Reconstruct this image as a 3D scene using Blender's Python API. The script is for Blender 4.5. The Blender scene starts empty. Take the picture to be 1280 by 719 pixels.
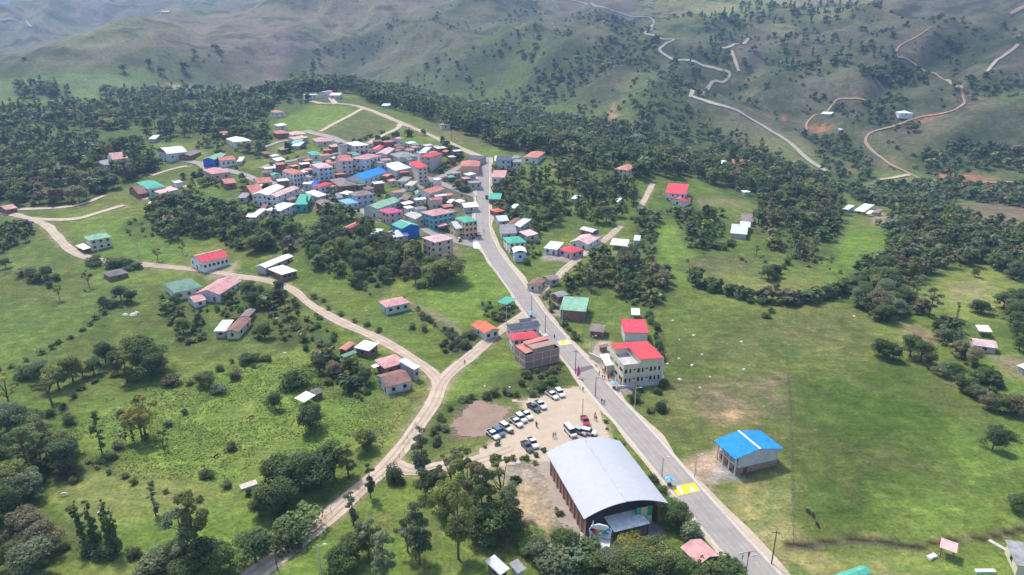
import bpy, math, random
import numpy as np
from mathutils import Vector, Matrix

# ---------------------------------------------------------------- camera, sky, sun, exposure
scene = bpy.context.scene
H_CAM = 105.0
PITCH = math.radians(20.0)
cam = bpy.data.cameras.new('camera')
cam.sensor_width = 36.0
cam.lens = 24.0
cam.clip_start = 1.0
cam.clip_end = 20000.0
camo = bpy.data.objects.new('camera', cam)
scene.collection.objects.link(camo)
camo.location = (0, 0, H_CAM)
camo.rotation_euler = (math.radians(90) - PITCH, 0, 0)
scene.camera = camo

SUN_EL, SUN_AZ = math.radians(58), math.radians(-38)      # azimuth from +Y (view direction), negative = left
sun = bpy.data.lights.new('sun', 'SUN')
sun.energy = 3.0
sun.angle = math.radians(6)
sun.color = (1.0, 0.955, 0.89)
suno = bpy.data.objects.new('sun', sun)
scene.collection.objects.link(suno)
sd = Vector((math.cos(SUN_EL) * math.sin(SUN_AZ), math.cos(SUN_EL) * math.cos(SUN_AZ), math.sin(SUN_EL)))
suno.rotation_euler = sd.to_track_quat('Z', 'Y').to_euler()
suno.location = (-200, 200, 600)
world = bpy.data.worlds.new('World')
scene.world = world
world.use_nodes = True
wn = world.node_tree
bg = wn.nodes['Background']
sky = wn.nodes.new('ShaderNodeTexSky')
sky.sky_type = 'NISHITA'
sky.sun_disc = False
sky.sun_elevation = SUN_EL
sky.sun_rotation = SUN_AZ
sky.air_density = 1.0
sky.dust_density = 2.5
wn.links.new(sky.outputs[0], bg.inputs[0])
bg.inputs[1].default_value = 0.15
scene.view_settings.view_transform = 'Standard'
scene.view_settings.look = 'None'
scene.view_settings.gamma = 1
scene.view_settings.use_curve_mapping = False
scene.view_settings.exposure = 0.84
scene.cycles.max_bounces = 5
scene.cycles.diffuse_bounces = 2
scene.cycles.glossy_bounces = 2
scene.cycles.transmission_bounces = 2
scene.cycles.transparent_max_bounces = 4
scene.cycles.volume_bounces = 0
scene.cycles.use_denoising = True

rnd = random.Random(7)
nrg = np.random.default_rng(7)
F = 853.0
CX, CY = 640.0, 359.5
SP, CP = math.sin(PITCH), math.cos(PITCH)


def raydir(px, py):
    a = (np.asarray(px, float) - CX) / F
    b = (CY - np.asarray(py, float)) / F
    return np.stack([a, CP + b * SP, -SP + b * CP], -1)      # unit depth along the optical axis


def project(X, Y, Z):
    dz = Z - H_CAM
    dep = Y * CP - dz * SP
    v = Y * SP + dz * CP
    return CX + F * X / dep, CY - F * v / dep, dep

# ---------------------------------------------------------------- value noise


def vnoise(x, y, seed=0):
    xi = np.floor(x).astype(np.int64); yi = np.floor(y).astype(np.int64)
    fx = x - xi; fy = y - yi
    fx = fx * fx * (3 - 2 * fx); fy = fy * fy * (3 - 2 * fy)

    def h(a, b):
        n = (a * 374761393 + b * 668265263 + seed * 1442695041) & 0x7fffffff
        n = ((n ^ (n >> 13)) * 1274126177) & 0x7fffffff
        n = (n ^ (n >> 16)) & 0xffff
        return n / 65535.0
    return (h(xi, yi) * (1 - fx) + h(xi + 1, yi) * fx) * (1 - fy) + (h(xi, yi + 1) * (1 - fx) + h(xi + 1, yi + 1) * fx) * fy


def fbm(x, y, oct=4, seed=0):
    s = 0; a = 1; t = 0
    for k in range(oct):
        s = s + a * vnoise(x * 2 ** k, y * 2 ** k, seed + k * 17); t += a; a *= 0.5
    return s / t


def ridge(x, y, oct=3, seed=0):
    s = 0; a = 1; t = 0
    for k in range(oct):
        s = s + a * (1 - np.abs(2 * vnoise(x * 2 ** k, y * 2 ** k, seed + k * 31) - 1)); t += a; a *= 0.5
    return s / t

# ---------------------------------------------------------------- terrain heights
ORG_Y = -250.0
zpts = [  # px, py, height of the ground there
    (-150, 719, 0), (200, 719, 0), (640, 719, 0), (1000, 719, 0), (1450, 719, 0), (-100, 560, 0), (200, 560, 0), (450, 560, 0), (640, 600, 0), (860, 611, 0), (1100, 560, 0),
    (1400, 560, 0), (0, 430, 1), (250, 430, 1), (480, 450, 1), (640, 430, 0.5), (800, 460, 0), (1000, 440, 0), (1250, 430, -1), (1450, 430, -1), (0, 340, 6), (130, 340, 6),
    (300, 350, 6), (450, 360, 5), (600, 370, 3.5), (626, 333, 6.5), (800, 350, 3), (1000, 350, 0), (1200, 340, -2), (1400, 340, -3),
    (0, 265, 12), (120, 300, 10), (250, 290, 11), (400, 300, 10), (540, 310, 9), (604, 280, 11.5), (700, 310, 8), (800, 300, 5), (930, 290, 4), (1080, 265, 0), (1230, 290, -3), (1400, 290, -4),
    (60, 220, 20), (200, 230, 19), (320, 250, 17), (440, 250, 16.5), (500, 240, 18), (604, 240, 17), (700, 250, 13), (845, 245, 13), (950, 240, 4),
    (200, 190, 27), (300, 200, 25), (400, 200, 26), (500, 200, 27), (604, 205, 25.5), (670, 195, 25), (785, 215, 22), (900, 190, 12), (1000, 240, -4),
    (400, 165, 33), (300, 170, 31), (500, 160, 36), (560, 178, 31), (130, 150, 33), (410, 118, 48), (455, 136, 43),
    (410, 107, 51), (360, 116, 48), (450, 116, 47), (500, 140, 41), (330, 130, 41), (545, 160, 35)]
dpts = [  # px, py, depth in metres
    (120, 128, 780), (100, 105, 1300), (0, 110, 1250), (100, 85, 1600), (60, 60, 2300), (100, 20, 3200), (0, 0, 3800), (-300, 40, 3000), (-200, 105, 1300), (225, 105, 1050), (200, 60, 2200), (250, 20, 2800),
    (320, 62, 1500), (380, 55, 1500), (440, 36, 1600), (530, 5, 1750), (340, 90, 1250), (470, 80, 1350), (350, 20, 2700), (280, 45, 2300), (600, 100, 1120), (600, 50, 1450), (600, 0, 1800), (600, 130, 990),
    (700, 60, 1250), (760, 100, 1000), (800, 40, 1280), (700, 0, 1600), (840, 25, 1200), (900, 60, 1080), (1000, 20, 1300), (1280, 0, 1150), (1450, 20, 1100), (1100, 70, 1000), (1118, 165, 750), (1130, 222, 640), (1240, 226, 630), (1400, 226, 620),
    (1035, 216, 665), (960, 162, 800), (865, 120, 920), (880, 170, 740), (1250, 100, 850), (1200, 150, 760), (740, 150, 830), (700, 130, 900), (480, 120, 1000), (850, 150, 800), (780, 170, 720)]
wpts = [  # world x, y, z anchors
    (-400, -150, 0), (400, -150, 0), (0, -150, 0), (-200, 60, 0), (200, 60, 0), (300, 600, -22), (480, 570, -20), (700, 560, -20), (150, 640, -6), (60, 760, 10), (-60, 860, 20),
    (-500, 5200, 900), (-4500, 5200, 900), (2500, 4000, 900), (0, 3000, 500), (900, 2000, 380), (-3500, 2500, 250), (1800, 1500, 300), (1500, 700, 40), (-900, 500, 5), (-1500, 1000, 10),
    (-420, 1080, 12), (-250, 1080, 18), (800, 0, -5), (-800, 0, 0)]
P = []
for px, py, z in zpts:
    d = raydir(px, py); t = (z - H_CAM) / d[2]; P.append((d[0] * t, d[1] * t, z))
for px, py, D in dpts:
    d = raydir(px, py) * D; P.append((d[0], d[1], H_CAM + d[2]))
P += wpts
P = np.array(P, float)


def uvw(X, Y):
    dy = np.hypot(X, Y - ORG_Y)
    return np.stack([np.arctan2(X, Y - ORG_Y) * 2.2, np.log(np.maximum(dy, 50.)) * 1.6], -1)


def tpsk(d2):
    return 0.5 * d2 * np.log(d2 + 1e-9)


U = uvw(P[:, 0], P[:, 1])
n = len(P)
K = tpsk(((U[:, None] - U[None]) ** 2).sum(-1)) + np.eye(n) * 0.002
Q = np.concatenate([np.ones((n, 1)), U], 1)
M_ = np.block([[K, Q], [Q.T, np.zeros((3, 3))]])
W_ = np.linalg.solve(M_, np.concatenate([P[:, 2], np.zeros(3)]))

NR, NA = 720, 940
LD0, LD1 = math.log(130.0), math.log(6500.0)
A0, A1 = math.radians(-54), math.radians(54)
lds = np.linspace(LD0, LD1, NR)
ans = np.linspace(A0, A1, NA)
LD, AN = np.meshgrid(lds, ans, indexing='ij')
DD = np.exp(LD)
GX = DD * np.sin(AN); GY = ORG_Y + DD * np.cos(AN)
# tps on a coarse grid, then refined
cs = 6
lc = np.linspace(LD0, LD1, NR // cs + 1); ac = np.linspace(A0, A1, NA // cs + 1)
LC, AC = np.meshgrid(lc, ac, indexing='ij')
Uc = np.stack([AC * 2.2, LC * 1.6], -1).reshape(-1, 2)
Zc = np.zeros(len(Uc))
for i in range(0, len(Uc), 4000):
    u = Uc[i:i + 4000]
    Zc[i:i + 4000] = tpsk(((u[:, None] - U[None]) ** 2).sum(-1)) @ W_[:n] + W_[n] + u @ W_[n + 1:]
Zc = Zc.reshape(LC.shape)


def cubw(t):
    return [((-t + 2) * t - 1) * t / 2, (((3 * t - 5) * t) * t + 2) / 2, ((-3 * t + 4) * t + 1) * t / 2, ((t - 1) * t * t) / 2]


def cubic(Zg, r, c):
    ri = np.clip(np.floor(r).astype(int), 0, Zg.shape[0] - 2); ci = np.clip(np.floor(c).astype(int), 0, Zg.shape[1] - 2)
    fr = r - ri; fc = c - ci
    out = 0
    wr = cubw(fr); wc = cubw(fc)
    for a in range(4):
        ra = np.clip(ri + a - 1, 0, Zg.shape[0] - 1); s = 0
        for b in range(4):
            s = s + wc[b] * Zg[ra, np.clip(ci + b - 1, 0, Zg.shape[1] - 1)]
        out = out + wr[a] * s
    return out


GZ = cubic(Zc, (LD - LD0) / (LD1 - LD0) * (len(lc) - 1), (AN - A0) / (A1 - A0) * (len(ac) - 1))
GYp = np.hypot(GX, GY)
hillm = np.clip((GYp - 620 - 330 * np.clip((160 - GX) / 160, 0, 1)) / 350, 0, 1)
hillm = hillm * hillm * (3 - 2 * hillm)
farm = np.clip((GYp - 1500) / 1500, 0, 1)
wx = GX + 60 * (fbm(GX / 180, GY / 180, 3, 5) - .5); wy = GY + 60 * (fbm(GX / 180, GY / 180, 3, 9) - .5)
GZ = GZ + hillm * ((ridge((wx * .8 + wy * .35) / 190, (wy * .5 - wx * .25) / 420, 3, 3) - .62) * (46 + 90 * farm)
                   + (ridge(wx / 60, wy / 75, 2, 13) - .6) * 10)
GZ = GZ + (fbm(GX / 70, GY / 70, 3, 21) - .5) * 2.2 * (1 - .3 * hillm) + (fbm(GX / 14, GY / 14, 2, 31) - .5) * .35


def hgt(X, Y):
    X = np.asarray(X, float); Y = np.asarray(Y, float)
    D = np.hypot(X, Y - ORG_Y)
    r = (np.log(np.maximum(D, 1.)) - LD0) / (LD1 - LD0) * (NR - 1)
    c = (np.arctan2(X, Y - ORG_Y) - A0) / (A1 - A0) * (NA - 1)
    r = np.clip(r, 0, NR - 1.001); c = np.clip(c, 0, NA - 1.001)
    ri = r.astype(int); ci = c.astype(int); fr = r - ri; fc = c - ci
    return (GZ[ri, ci] * (1 - fc) + GZ[ri, ci + 1] * fc) * (1 - fr) + (GZ[ri + 1, ci] * (1 - fc) + GZ[ri + 1, ci + 1] * fc) * fr


TS = np.exp(np.linspace(math.log(90), math.log(6000), 1500))


def ray(px, py, lift=0.0):
    """points on the ground (raised by lift) seen at the given photo pixels"""
    px = np.atleast_1d(np.asarray(px, float)); py = np.atleast_1d(np.asarray(py, float))
    d = raydir(px, py)
    out = np.zeros((len(px), 3))
    for i in range(len(px)):
        p = d[i][None] * TS[:, None]
        g = p[:, 2] + H_CAM - hgt(p[:, 0], p[:, 1]) - lift
        k = np.argmax(g < 0) if (g < 0).any() else len(TS) - 1
        k = max(k, 1)
        a, b = TS[k - 1], TS[k]
        for _ in range(18):
            m = (a + b) / 2; q = d[i] * m
            if q[2] + H_CAM - float(hgt(q[0], q[1])) - lift < 0: b = m
            else: a = m
        q = d[i] * a
        out[i] = (q[0], q[1], float(hgt(q[0], q[1])))
    return out


def at(px, py):
    return ray([px], [py])[0]


# spurs and gullies of the hillsides, laid along their crest lines
_G0 = GZ.copy()


def crest(pts, amp, wid, power=1.0):
    w = ray(np.array(pts, float)[:, 0], np.array(pts, float)[:, 1])
    X = w[:, 0]; Y = w[:, 1]
    r = wid * 4
    m = (GX > X.min() - r) & (GX < X.max() + r) & (GY > Y.min() - r) & (GY < Y.max() + r)
    gx_, gy_ = GX[m], GY[m]
    gx2 = gx_ + 26 * (fbm(gx_ / 60, gy_ / 60, 3, 91) - .5); gy2 = gy_ + 26 * (fbm(gx_ / 60, gy_ / 60, 3, 95) - .5)
    best = np.full(len(gx_), 1e18)
    for i in range(len(X) - 1):
        dx, dy = X[i + 1] - X[i], Y[i + 1] - Y[i]; L = dx * dx + dy * dy + 1e-9
        t = np.clip(((gx2 - X[i]) * dx + (gy2 - Y[i]) * dy) / L, 0, 1)
        best = np.minimum(best, (gx2 - X[i] - t * dx) ** 2 + (gy2 - Y[i] - t * dy) ** 2)
    d = np.sqrt(best + (wid * .12) ** 2) - wid * .12
    ADD[m] += amp * 1.55 * np.exp(-(d / wid) ** power)


ADD = np.zeros_like(GZ)
for pts, amp, wid in [([(318, 66), (345, 58), (380, 56)], 26, 90), ([(378, 60), (440, 38), (500, 17), (545, 0)], 42, 130), ([(440, 38), (520, 60), (560, 95)], 20, 80), ([(545, 0), (600, 40), (640, 90)], 24, 90), ([(590, 62), (640, 30), (700, 8)], 18, 80),
                      ([(640, 130), (700, 95), (760, 62)], 15, 55), ([(700, 145), (760, 112), (815, 78)], 13, 45), ([(800, 150), (840, 118), (868, 92)], 12, 42), ([(660, 90), (720, 60), (768, 22)], 16, 60), ([(940, 97), (1000, 78), (1060, 55), (1125, 28)], 22, 70),
                      ([(1080, 165), (1180, 140), (1290, 108)], 14, 45), ([(1080, 120), (1140, 85), (1200, 55), (1260, 20)], 16, 55), ([(900, 155), (960, 130), (1040, 110), (1100, 75)], 12, 50), ([(1190, 180), (1240, 160), (1290, 150)], 9, 35),
                      ([(1200, 110), (1250, 85), (1290, 60)], 12, 40), ([(820, 65), (880, 48), (960, 35)], 12, 60), ([(180, 100), (240, 60), (300, 20)], 60, 200), ([(0, 70), (120, 40), (200, 5)], 60, 260), ([(100, 60), (180, 50), (240, 30)], 40, 160), ([(-60, 30), (60, 10), (120, -10)], 60, 260),
                      ([(420, 100), (470, 75), (540, 40)], 14, 60), ([(500, 110), (560, 75), (620, 30)], 16, 60), ([(340, 100), (400, 80), (420, 60)], 14, 60),
                      ([(840, 62), (790, 88), (720, 125)], -12, 38), ([(1040, 60), (980, 95), (900, 130)], -10, 40), ([(1180, 75), (1130, 105), (1070, 150)], -12, 38), ([(1260, 45), (1200, 90), (1160, 125)], -10, 35)]:
    crest(pts, amp, wid)
GZ += ADD * np.clip(hillm * 1.4, 0, 1)


# unseen cloud puffs added above the frame, sized to partly shade the hillsides
def cloud(gx0, gy0, rx, ry, zc=1700.0, seed=0):
    cx_ = gx0 + sd.x / sd.z * zc; cy_ = gy0 + sd.y / sd.z * zc
    r = random.Random(seed); vs = []; fs = []
    for k in range(int(rx * ry / 11500)):
        a = r.uniform(0, 6.28); q = r.uniform(0, 1) ** .5; ox, oy = cx_ + rx * q * math.cos(a), cy_ + ry * q * math.sin(a); R_ = r.uniform(24, 46); n0 = len(vs)
        for i in range(7):
            ph = -math.pi / 2 + math.pi * i / 6
            for j in range(12):
                t = 2 * math.pi * j / 12; w_ = 1 + .12 * math.sin(3 * t + k) * math.cos(2 * ph)
                vs.append((ox + R_ * 1.3 * w_ * math.cos(ph) * math.cos(t), oy + R_ * 1.3 * w_ * math.cos(ph) * math.sin(t), zc + R_ * .5 * math.sin(ph)))
        fs += [(n0 + i * 12 + j, n0 + i * 12 + (j + 1) % 12, n0 + (i + 1) * 12 + (j + 1) % 12, n0 + (i + 1) * 12 + j) for i in range(6) for j in range(12)]
    me = bpy.data.meshes.new('shade_cloud'); me.from_pydata(vs, [], fs); me.polygons.foreach_set('use_smooth', [True] * len(fs))
    m = bpy.data.materials.get('cloud_white') or bpy.data.materials.new('cloud_white'); m.use_nodes = True
    m.node_tree.nodes['Principled BSDF'].inputs['Base Color'].default_value = (.9, .9, .9, 1); m.node_tree.nodes['Principled BSDF'].inputs['Roughness'].default_value = 1
    me.materials.append(m); o = bpy.data.objects.new('shade_cloud', me); scene.collection.objects.link(o); o['kind'] = 'structure'
# ---------------------------------------------------------------- materials
MATS = {}


def srgb(r, g, b):
    def f(c):
        c /= 255.0
        return c / 12.92 if c <= .04045 else ((c + .055) / 1.055) ** 2.4
    return (f(r), f(g), f(b))


def newmat(name):
    m = bpy.data.materials.new(name); m.use_nodes = True
    nt = m.node_tree; b = nt.nodes['Principled BSDF']
    return m, nt, b


def nd(nt, typ, **kw):
    x = nt.nodes.new(typ)
    for k, v in kw.items(): setattr(x, k, v)
    return x


def noise(nt, vec, scale, detail=3, rough=.55):
    x = nd(nt, 'ShaderNodeTexNoise'); x.inputs['Scale'].default_value = scale
    x.inputs['Detail'].default_value = detail; x.inputs['Roughness'].default_value = rough
    nt.links.new(vec, x.inputs['Vector']); return x.outputs['Fac']


def maprange(nt, val, a, b, c, d):
    x = nd(nt, 'ShaderNodeMapRange'); nt.links.new(val, x.inputs[0])
    for i, v in enumerate((a, b, c, d)): x.inputs[i + 1].default_value = v
    return x.outputs[0]


def mixc(nt, fac, a, b, blend='MIX'):
    x = nd(nt, 'ShaderNodeMix', data_type='RGBA', blend_type=blend)
    if hasattr(fac, 'links') or not isinstance(fac, (int, float)): nt.links.new(fac, x.inputs[0])
    else: x.inputs[0].default_value = fac
    for s, v in ((6, a), (7, b)):
        if isinstance(v, tuple): x.inputs[s].default_value = (*v[:3], 1)
        else: nt.links.new(v, x.inputs[s])
    return x.outputs[2]


def objco(nt, which='Object'):
    return nd(nt, 'ShaderNodeTexCoord').outputs[which]


def m_plain(key, col, rough=.8, var=.25, scale=.6, spec=.3, metal=0):
    if key in MATS: return MATS[key]
    m, nt, b = newmat(key)
    f = noise(nt, objco(nt), scale, 5, .65)
    k = maprange(nt, f, .3, .7, 1 - var, 1 + var)
    mul = nd(nt, 'ShaderNodeVectorMath', operation='SCALE'); mul.inputs[0].default_value = col
    nt.links.new(k, mul.inputs['Scale'])
    nt.links.new(mul.outputs[0], b.inputs['Base Color'])
    b.inputs['Roughness'].default_value = rough; b.inputs['Specular IOR Level'].default_value = spec
    b.inputs['Metallic'].default_value = metal
    MATS[key] = m; return m


def m_roof(key, col, stain=.35, rough=.55, along='x', pitch=.9, stain_col=None):
    """corrugated sheet with overlapping panels, faded and stained patches"""
    if key in MATS: return MATS[key]
    m, nt, b = newmat(key)
    o = objco(nt)
    sep = nd(nt, 'ShaderNodeSeparateXYZ'); nt.links.new(o, sep.inputs[0])
    n1 = noise(nt, o, .35, 4, .6)
    mp = nd(nt, 'ShaderNodeMapping'); nt.links.new(o, mp.inputs[0]); mp.inputs['Scale'].default_value = (1.1, 1.1, .3)
    wn_ = nd(nt, 'ShaderNodeTexWhiteNoise', noise_dimensions='2D')
    fl = nd(nt, 'ShaderNodeVectorMath', operation='FLOOR'); nt.links.new(mp.outputs[0], fl.inputs[0]); nt.links.new(fl.outputs[0], wn_.inputs['Vector'])
    k1 = maprange(nt, n1, .3, .75, 1.08, 1 - stain)
    k2 = maprange(nt, wn_.outputs[0], 0, 1, .84, 1.08)
    mm = nd(nt, 'ShaderNodeMath', operation='MULTIPLY'); nt.links.new(k1, mm.inputs[0]); nt.links.new(k2, mm.inputs[1])
    sc = nd(nt, 'ShaderNodeVectorMath', operation='SCALE'); sc.inputs[0].default_value = col; nt.links.new(mm.outputs[0], sc.inputs['Scale'])
    n2 = noise(nt, o, 1.3, 5, .7)
    sf = maprange(nt, n2, .52, .72, 0, min(1, stain * 1.6))
    st = stain_col or tuple(c * .45 + .04 for c in col)
    c = mixc(nt, sf, sc.outputs[0], st)
    nt.links.new(c, b.inputs['Base Color'])
    wv = nd(nt, 'ShaderNodeTexWave', wave_type='BANDS', bands_direction='X' if along == 'x' else 'Y'); wv.inputs['Scale'].default_value = 1.6
    nt.links.new(o, wv.inputs[0])
    bp = nd(nt, 'ShaderNodeBump'); bp.inputs['Strength'].default_value = .35; bp.inputs['Distance'].default_value = .05
    nt.links.new(wv.outputs['Fac'], bp.inputs['Height']); nt.links.new(bp.outputs[0], b.inputs['Normal'])
    b.inputs['Roughness'].default_value = rough; b.inputs['Specular IOR Level'].default_value = .18
    MATS[key] = m; return m


def m_wall(key, col, brick=False):
    if key in MATS: return MATS[key]
    m, nt, b = newmat(key)
    o = objco(nt)
    n1 = noise(nt, o, .5, 5, .65)
    k = maprange(nt, n1, .3, .7, .78, 1.1)
    sc = nd(nt, 'ShaderNodeVectorMath', operation='SCALE'); sc.inputs[0].default_value = col; nt.links.new(k, sc.inputs['Scale'])
    c = sc.outputs[0]
    if brick:
        mp = nd(nt, 'ShaderNodeMapping'); nt.links.new(o, mp.inputs[0]); mp.inputs['Rotation'].default_value = (math.radians(90), 0, 0)
        bt = nd(nt, 'ShaderNodeTexBrick'); nt.links.new(mp.outputs[0], bt.inputs[0]); bt.inputs['Scale'].default_value = 1.0
        bt.inputs['Brick Width'].default_value = .4; bt.inputs['Row Height'].default_value = .2; bt.inputs['Mortar Size'].default_value = .02
        bt.inputs['Color1'].default_value = (1, 1, 1, 1); bt.inputs['Color2'].default_value = (.7, .68, .66, 1); bt.inputs['Mortar'].default_value = (.85, .8, .78, 1)
        c = mixc(nt, 1.0, c, bt.outputs[0], 'MULTIPLY')
    # streaks running down from the eaves: weathered render
    mp2 = nd(nt, 'ShaderNodeMapping'); nt.links.new(o, mp2.inputs[0]); mp2.inputs['Scale'].default_value = (1.6, 1.6, .15)
    n2 = noise(nt, mp2.outputs[0], 1.0, 4, .6)
    c = mixc(nt, maprange(nt, n2, .55, .75, 0, .35), c, tuple(x * .5 for x in col))
    nt.links.new(c, b.inputs['Base Color']); b.inputs['Roughness'].default_value = .9; b.inputs['Specular IOR Level'].default_value = .2
    MATS[key] = m; return m


def m_glass():
    if 'window_glass' in MATS: return MATS['window_glass']
    m, nt, b = newmat('window_glass')
    b.inputs['Base Color'].default_value = (.018, .022, .026, 1); b.inputs['Roughness'].default_value = .25
    MATS['window_glass'] = m; return m


# ---------------------------------------------------------------- objects
COL = scene.collection


def tag(o, label=None, cat=None, group=None, kind=None):
    if label: o['label'] = label
    if cat: o['category'] = cat
    if group: o['group'] = group
    if kind: o['kind'] = kind
    return o


def link(o, parent=None):
    COL.objects.link(o)
    if parent is not None: o.parent = parent
    return o


def empty(name, loc, rz=0, label=None, cat=None, group=None):
    o = bpy.data.objects.new(name, None); o.location = loc; o.rotation_euler = (0, 0, rz); o.empty_display_size = .5
    link(o); return tag(o, label, cat, group)


def mesh_np(name, V, Fq, mats, smooth=False, fidx=None, cols=None):
    """V (n,3), Fq: array (m,k) or list of arrays of faces"""
    me = bpy.data.meshes.new(name)
    V = np.ascontiguousarray(V, dtype=np.float32)
    fl = Fq if isinstance(Fq, list) else [Fq]
    tot = np.concatenate([np.full(len(f), f.shape[1]) for f in fl]); idx = np.concatenate([f.reshape(-1) for f in fl])
    me.vertices.add(len(V)); me.vertices.foreach_set('co', V.reshape(-1))
    me.loops.add(len(idx)); me.loops.foreach_set('vertex_index', idx.astype(np.int32))
    me.polygons.add(len(tot)); st = np.concatenate([[0], np.cumsum(tot)[:-1]]).astype(np.int32)
    me.polygons.foreach_set('loop_start', st); me.polygons.foreach_set('loop_total', tot.astype(np.int32))
    if smooth: me.polygons.foreach_set('use_smooth', np.ones(len(tot), bool))
    if fidx is not None: me.polygons.foreach_set('material_index', np.asarray(fidx, np.int32))
    for m in (mats if isinstance(mats, (list, tuple)) else [mats]): me.materials.append(m)
    if cols is not None:
        dom, arr = cols
        a = me.attributes.new('Col', 'FLOAT_COLOR', dom)
        c4 = np.ones((len(arr), 4), np.float32); c4[:, :3] = arr; a.data.foreach_set('color', c4.reshape(-1))
    me.update(); me.validate()
    return me


class MB:
    """collects simple solids; build() links them as ONE mesh object"""

    def __init__(s): s.v = []; s.f = []; s.mi = []

    def add(s, vs, fs, mi=0):
        n0 = len(s.v); s.v += [tuple(v) for v in vs]; s.f += [tuple(i + n0 for i in f) for f in fs]; s.mi += [mi] * len(fs); return s

    def box(s, x0, x1, y0, y1, z0, z1, mi=0, M=None):
        vs = [Vector(p) for p in ((x0, y0, z0), (x1, y0, z0), (x1, y1, z0), (x0, y1, z0), (x0, y0, z1), (x1, y0, z1), (x1, y1, z1), (x0, y1, z1))]
        if M is not None: vs = [M @ v for v in vs]
        return s.add(vs, [(0, 3, 2, 1), (4, 5, 6, 7), (0, 1, 5, 4), (1, 2, 6, 5), (2, 3, 7, 6), (3, 0, 4, 7)], mi)

    def prism(s, pts, y0, y1, axis='y', mi=0):
        """profile pts (a,z) extruded along axis"""
        n_ = len(pts)
        g = (lambda a, z, t: (a, t, z)) if axis == 'y' else (lambda a, z, t: (t, a, z))
        vs = [g(a, z, y0) for a, z in pts] + [g(a, z, y1) for a, z in pts]
        fs = [tuple(range(n_)), tuple(range(2 * n_ - 1, n_ - 1, -1))] + [(i, i + n_, (i + 1) % n_ + n_, (i + 1) % n_) for i in range(n_)]
        return s.add(vs, fs, mi)

    def tube(s, p0, p1, r0, r1, seg=7, mi=0):
        p0 = Vector(p0); p1 = Vector(p1); d = (p1 - p0)
        if d.length < 1e-6: return s
        d.normalize(); a = d.orthogonal().normalized(); b = d.cross(a)
        vs = []
        for p, r in ((p0, r0), (p1, r1)):
            for k in range(seg):
                t = 2 * math.pi * k / seg; vs.append(p + a * math.cos(t) * r + b * math.sin(t) * r)
        fs = [(k, (k + 1) % seg, (k + 1) % seg + seg, k + seg) for k in range(seg)] + [tuple(range(seg))[::-1], tuple(range(seg, 2 * seg))]
        return s.add(vs, fs, mi)

    def mesh(s, name, mats, smooth=False):
        me = bpy.data.meshes.new(name); me.from_pydata(s.v, [], s.f)
        for m in (mats if isinstance(mats, (list, tuple)) else [mats]): me.materials.append(m)
        me.polygons.foreach_set('material_index', s.mi)
        if smooth: me.polygons.foreach_set('use_smooth', [True] * len(s.f))
        me.update(); return me

    def build(s, name, mats, parent=None, smooth=False):
        return link(bpy.data.objects.new(name, s.mesh(name, mats, smooth)), parent)


# ---------------------------------------------------------------- ground colours
def inpoly(px, py, poly):
    x0, y0 = poly[:, 0], poly[:, 1]; x1, y1 = np.roll(x0, -1), np.roll(y0, -1)
    ins = np.zeros(len(px), bool)
    for a, b, c, d in zip(x0, y0, x1, y1):
        if b == d: continue
        cnd = ((b > py) != (d > py)) & (px < (c - a) * (py - b) / (d - b) + a)
        ins ^= cnd
    return ins


def polydist(px, py, poly, closed=True):
    best = np.full(len(px), 1e18)
    m = len(poly)
    for i in range(m if closed else m - 1):
        ax, ay = poly[i]; bx, by = poly[(i + 1) % m]
        dx, dy = bx - ax, by - ay; L = dx * dx + dy * dy + 1e-9
        t = np.clip(((px - ax) * dx + (py - ay) * dy) / L, 0, 1)
        best = np.minimum(best, (px - ax - t * dx) ** 2 + (py - ay - t * dy) ** 2)
    return np.sqrt(best)


def wpoly(pts):
    a = np.array(pts, float); return ray(a[:, 0], a[:, 1])[:, :2]


gx = GX.reshape(-1); gy = GY.reshape(-1)
ed = (fbm(gx / 9, gy / 9, 3, 41) - .5)
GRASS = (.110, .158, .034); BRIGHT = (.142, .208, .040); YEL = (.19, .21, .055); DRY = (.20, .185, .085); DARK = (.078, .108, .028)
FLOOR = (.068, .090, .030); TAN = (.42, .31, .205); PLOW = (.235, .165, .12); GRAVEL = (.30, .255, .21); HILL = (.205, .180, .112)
HILLG = (.140, .150, .066); PURP = (.19, .15, .118); RED = (.46, .20, .11); SUN_TINT = (.25, .25, .10); PALE = (.45, .40, .32); OLIVE = (.108, .138, .034)
colr = np.tile(np.array(GRASS), (len(gx), 1))
n1 = fbm(gx / 45, gy / 45, 3, 51)[:, None]; n2 = fbm(gx / 110, gy / 110, 3, 61)[:, None]
colr = colr + (np.array(YEL) - colr) * np.clip((n1 - .5) * 3, 0, .6) + (np.array(DARK) - colr) * np.clip((.48 - n2) * 3, 0, .5)
hm = hillm.reshape(-1)[:, None]
hc = np.array(HILL) + (np.array(HILLG) - np.array(HILL)) * np.clip((fbm(gx / 120, gy / 120, 4, 71) - .5) * 5, 0, .8)[:, None]
hc = hc + (np.array(PURP) - hc) * np.clip((fbm(gx / 160, gy / 160, 4, 75) - .45) * 4, 0, 1)[:, None]
colr = colr * (1 - hm) + hc * hm


hill_attr = np.clip(hillm.reshape(-1) * 1.3, 0, 1)


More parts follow.
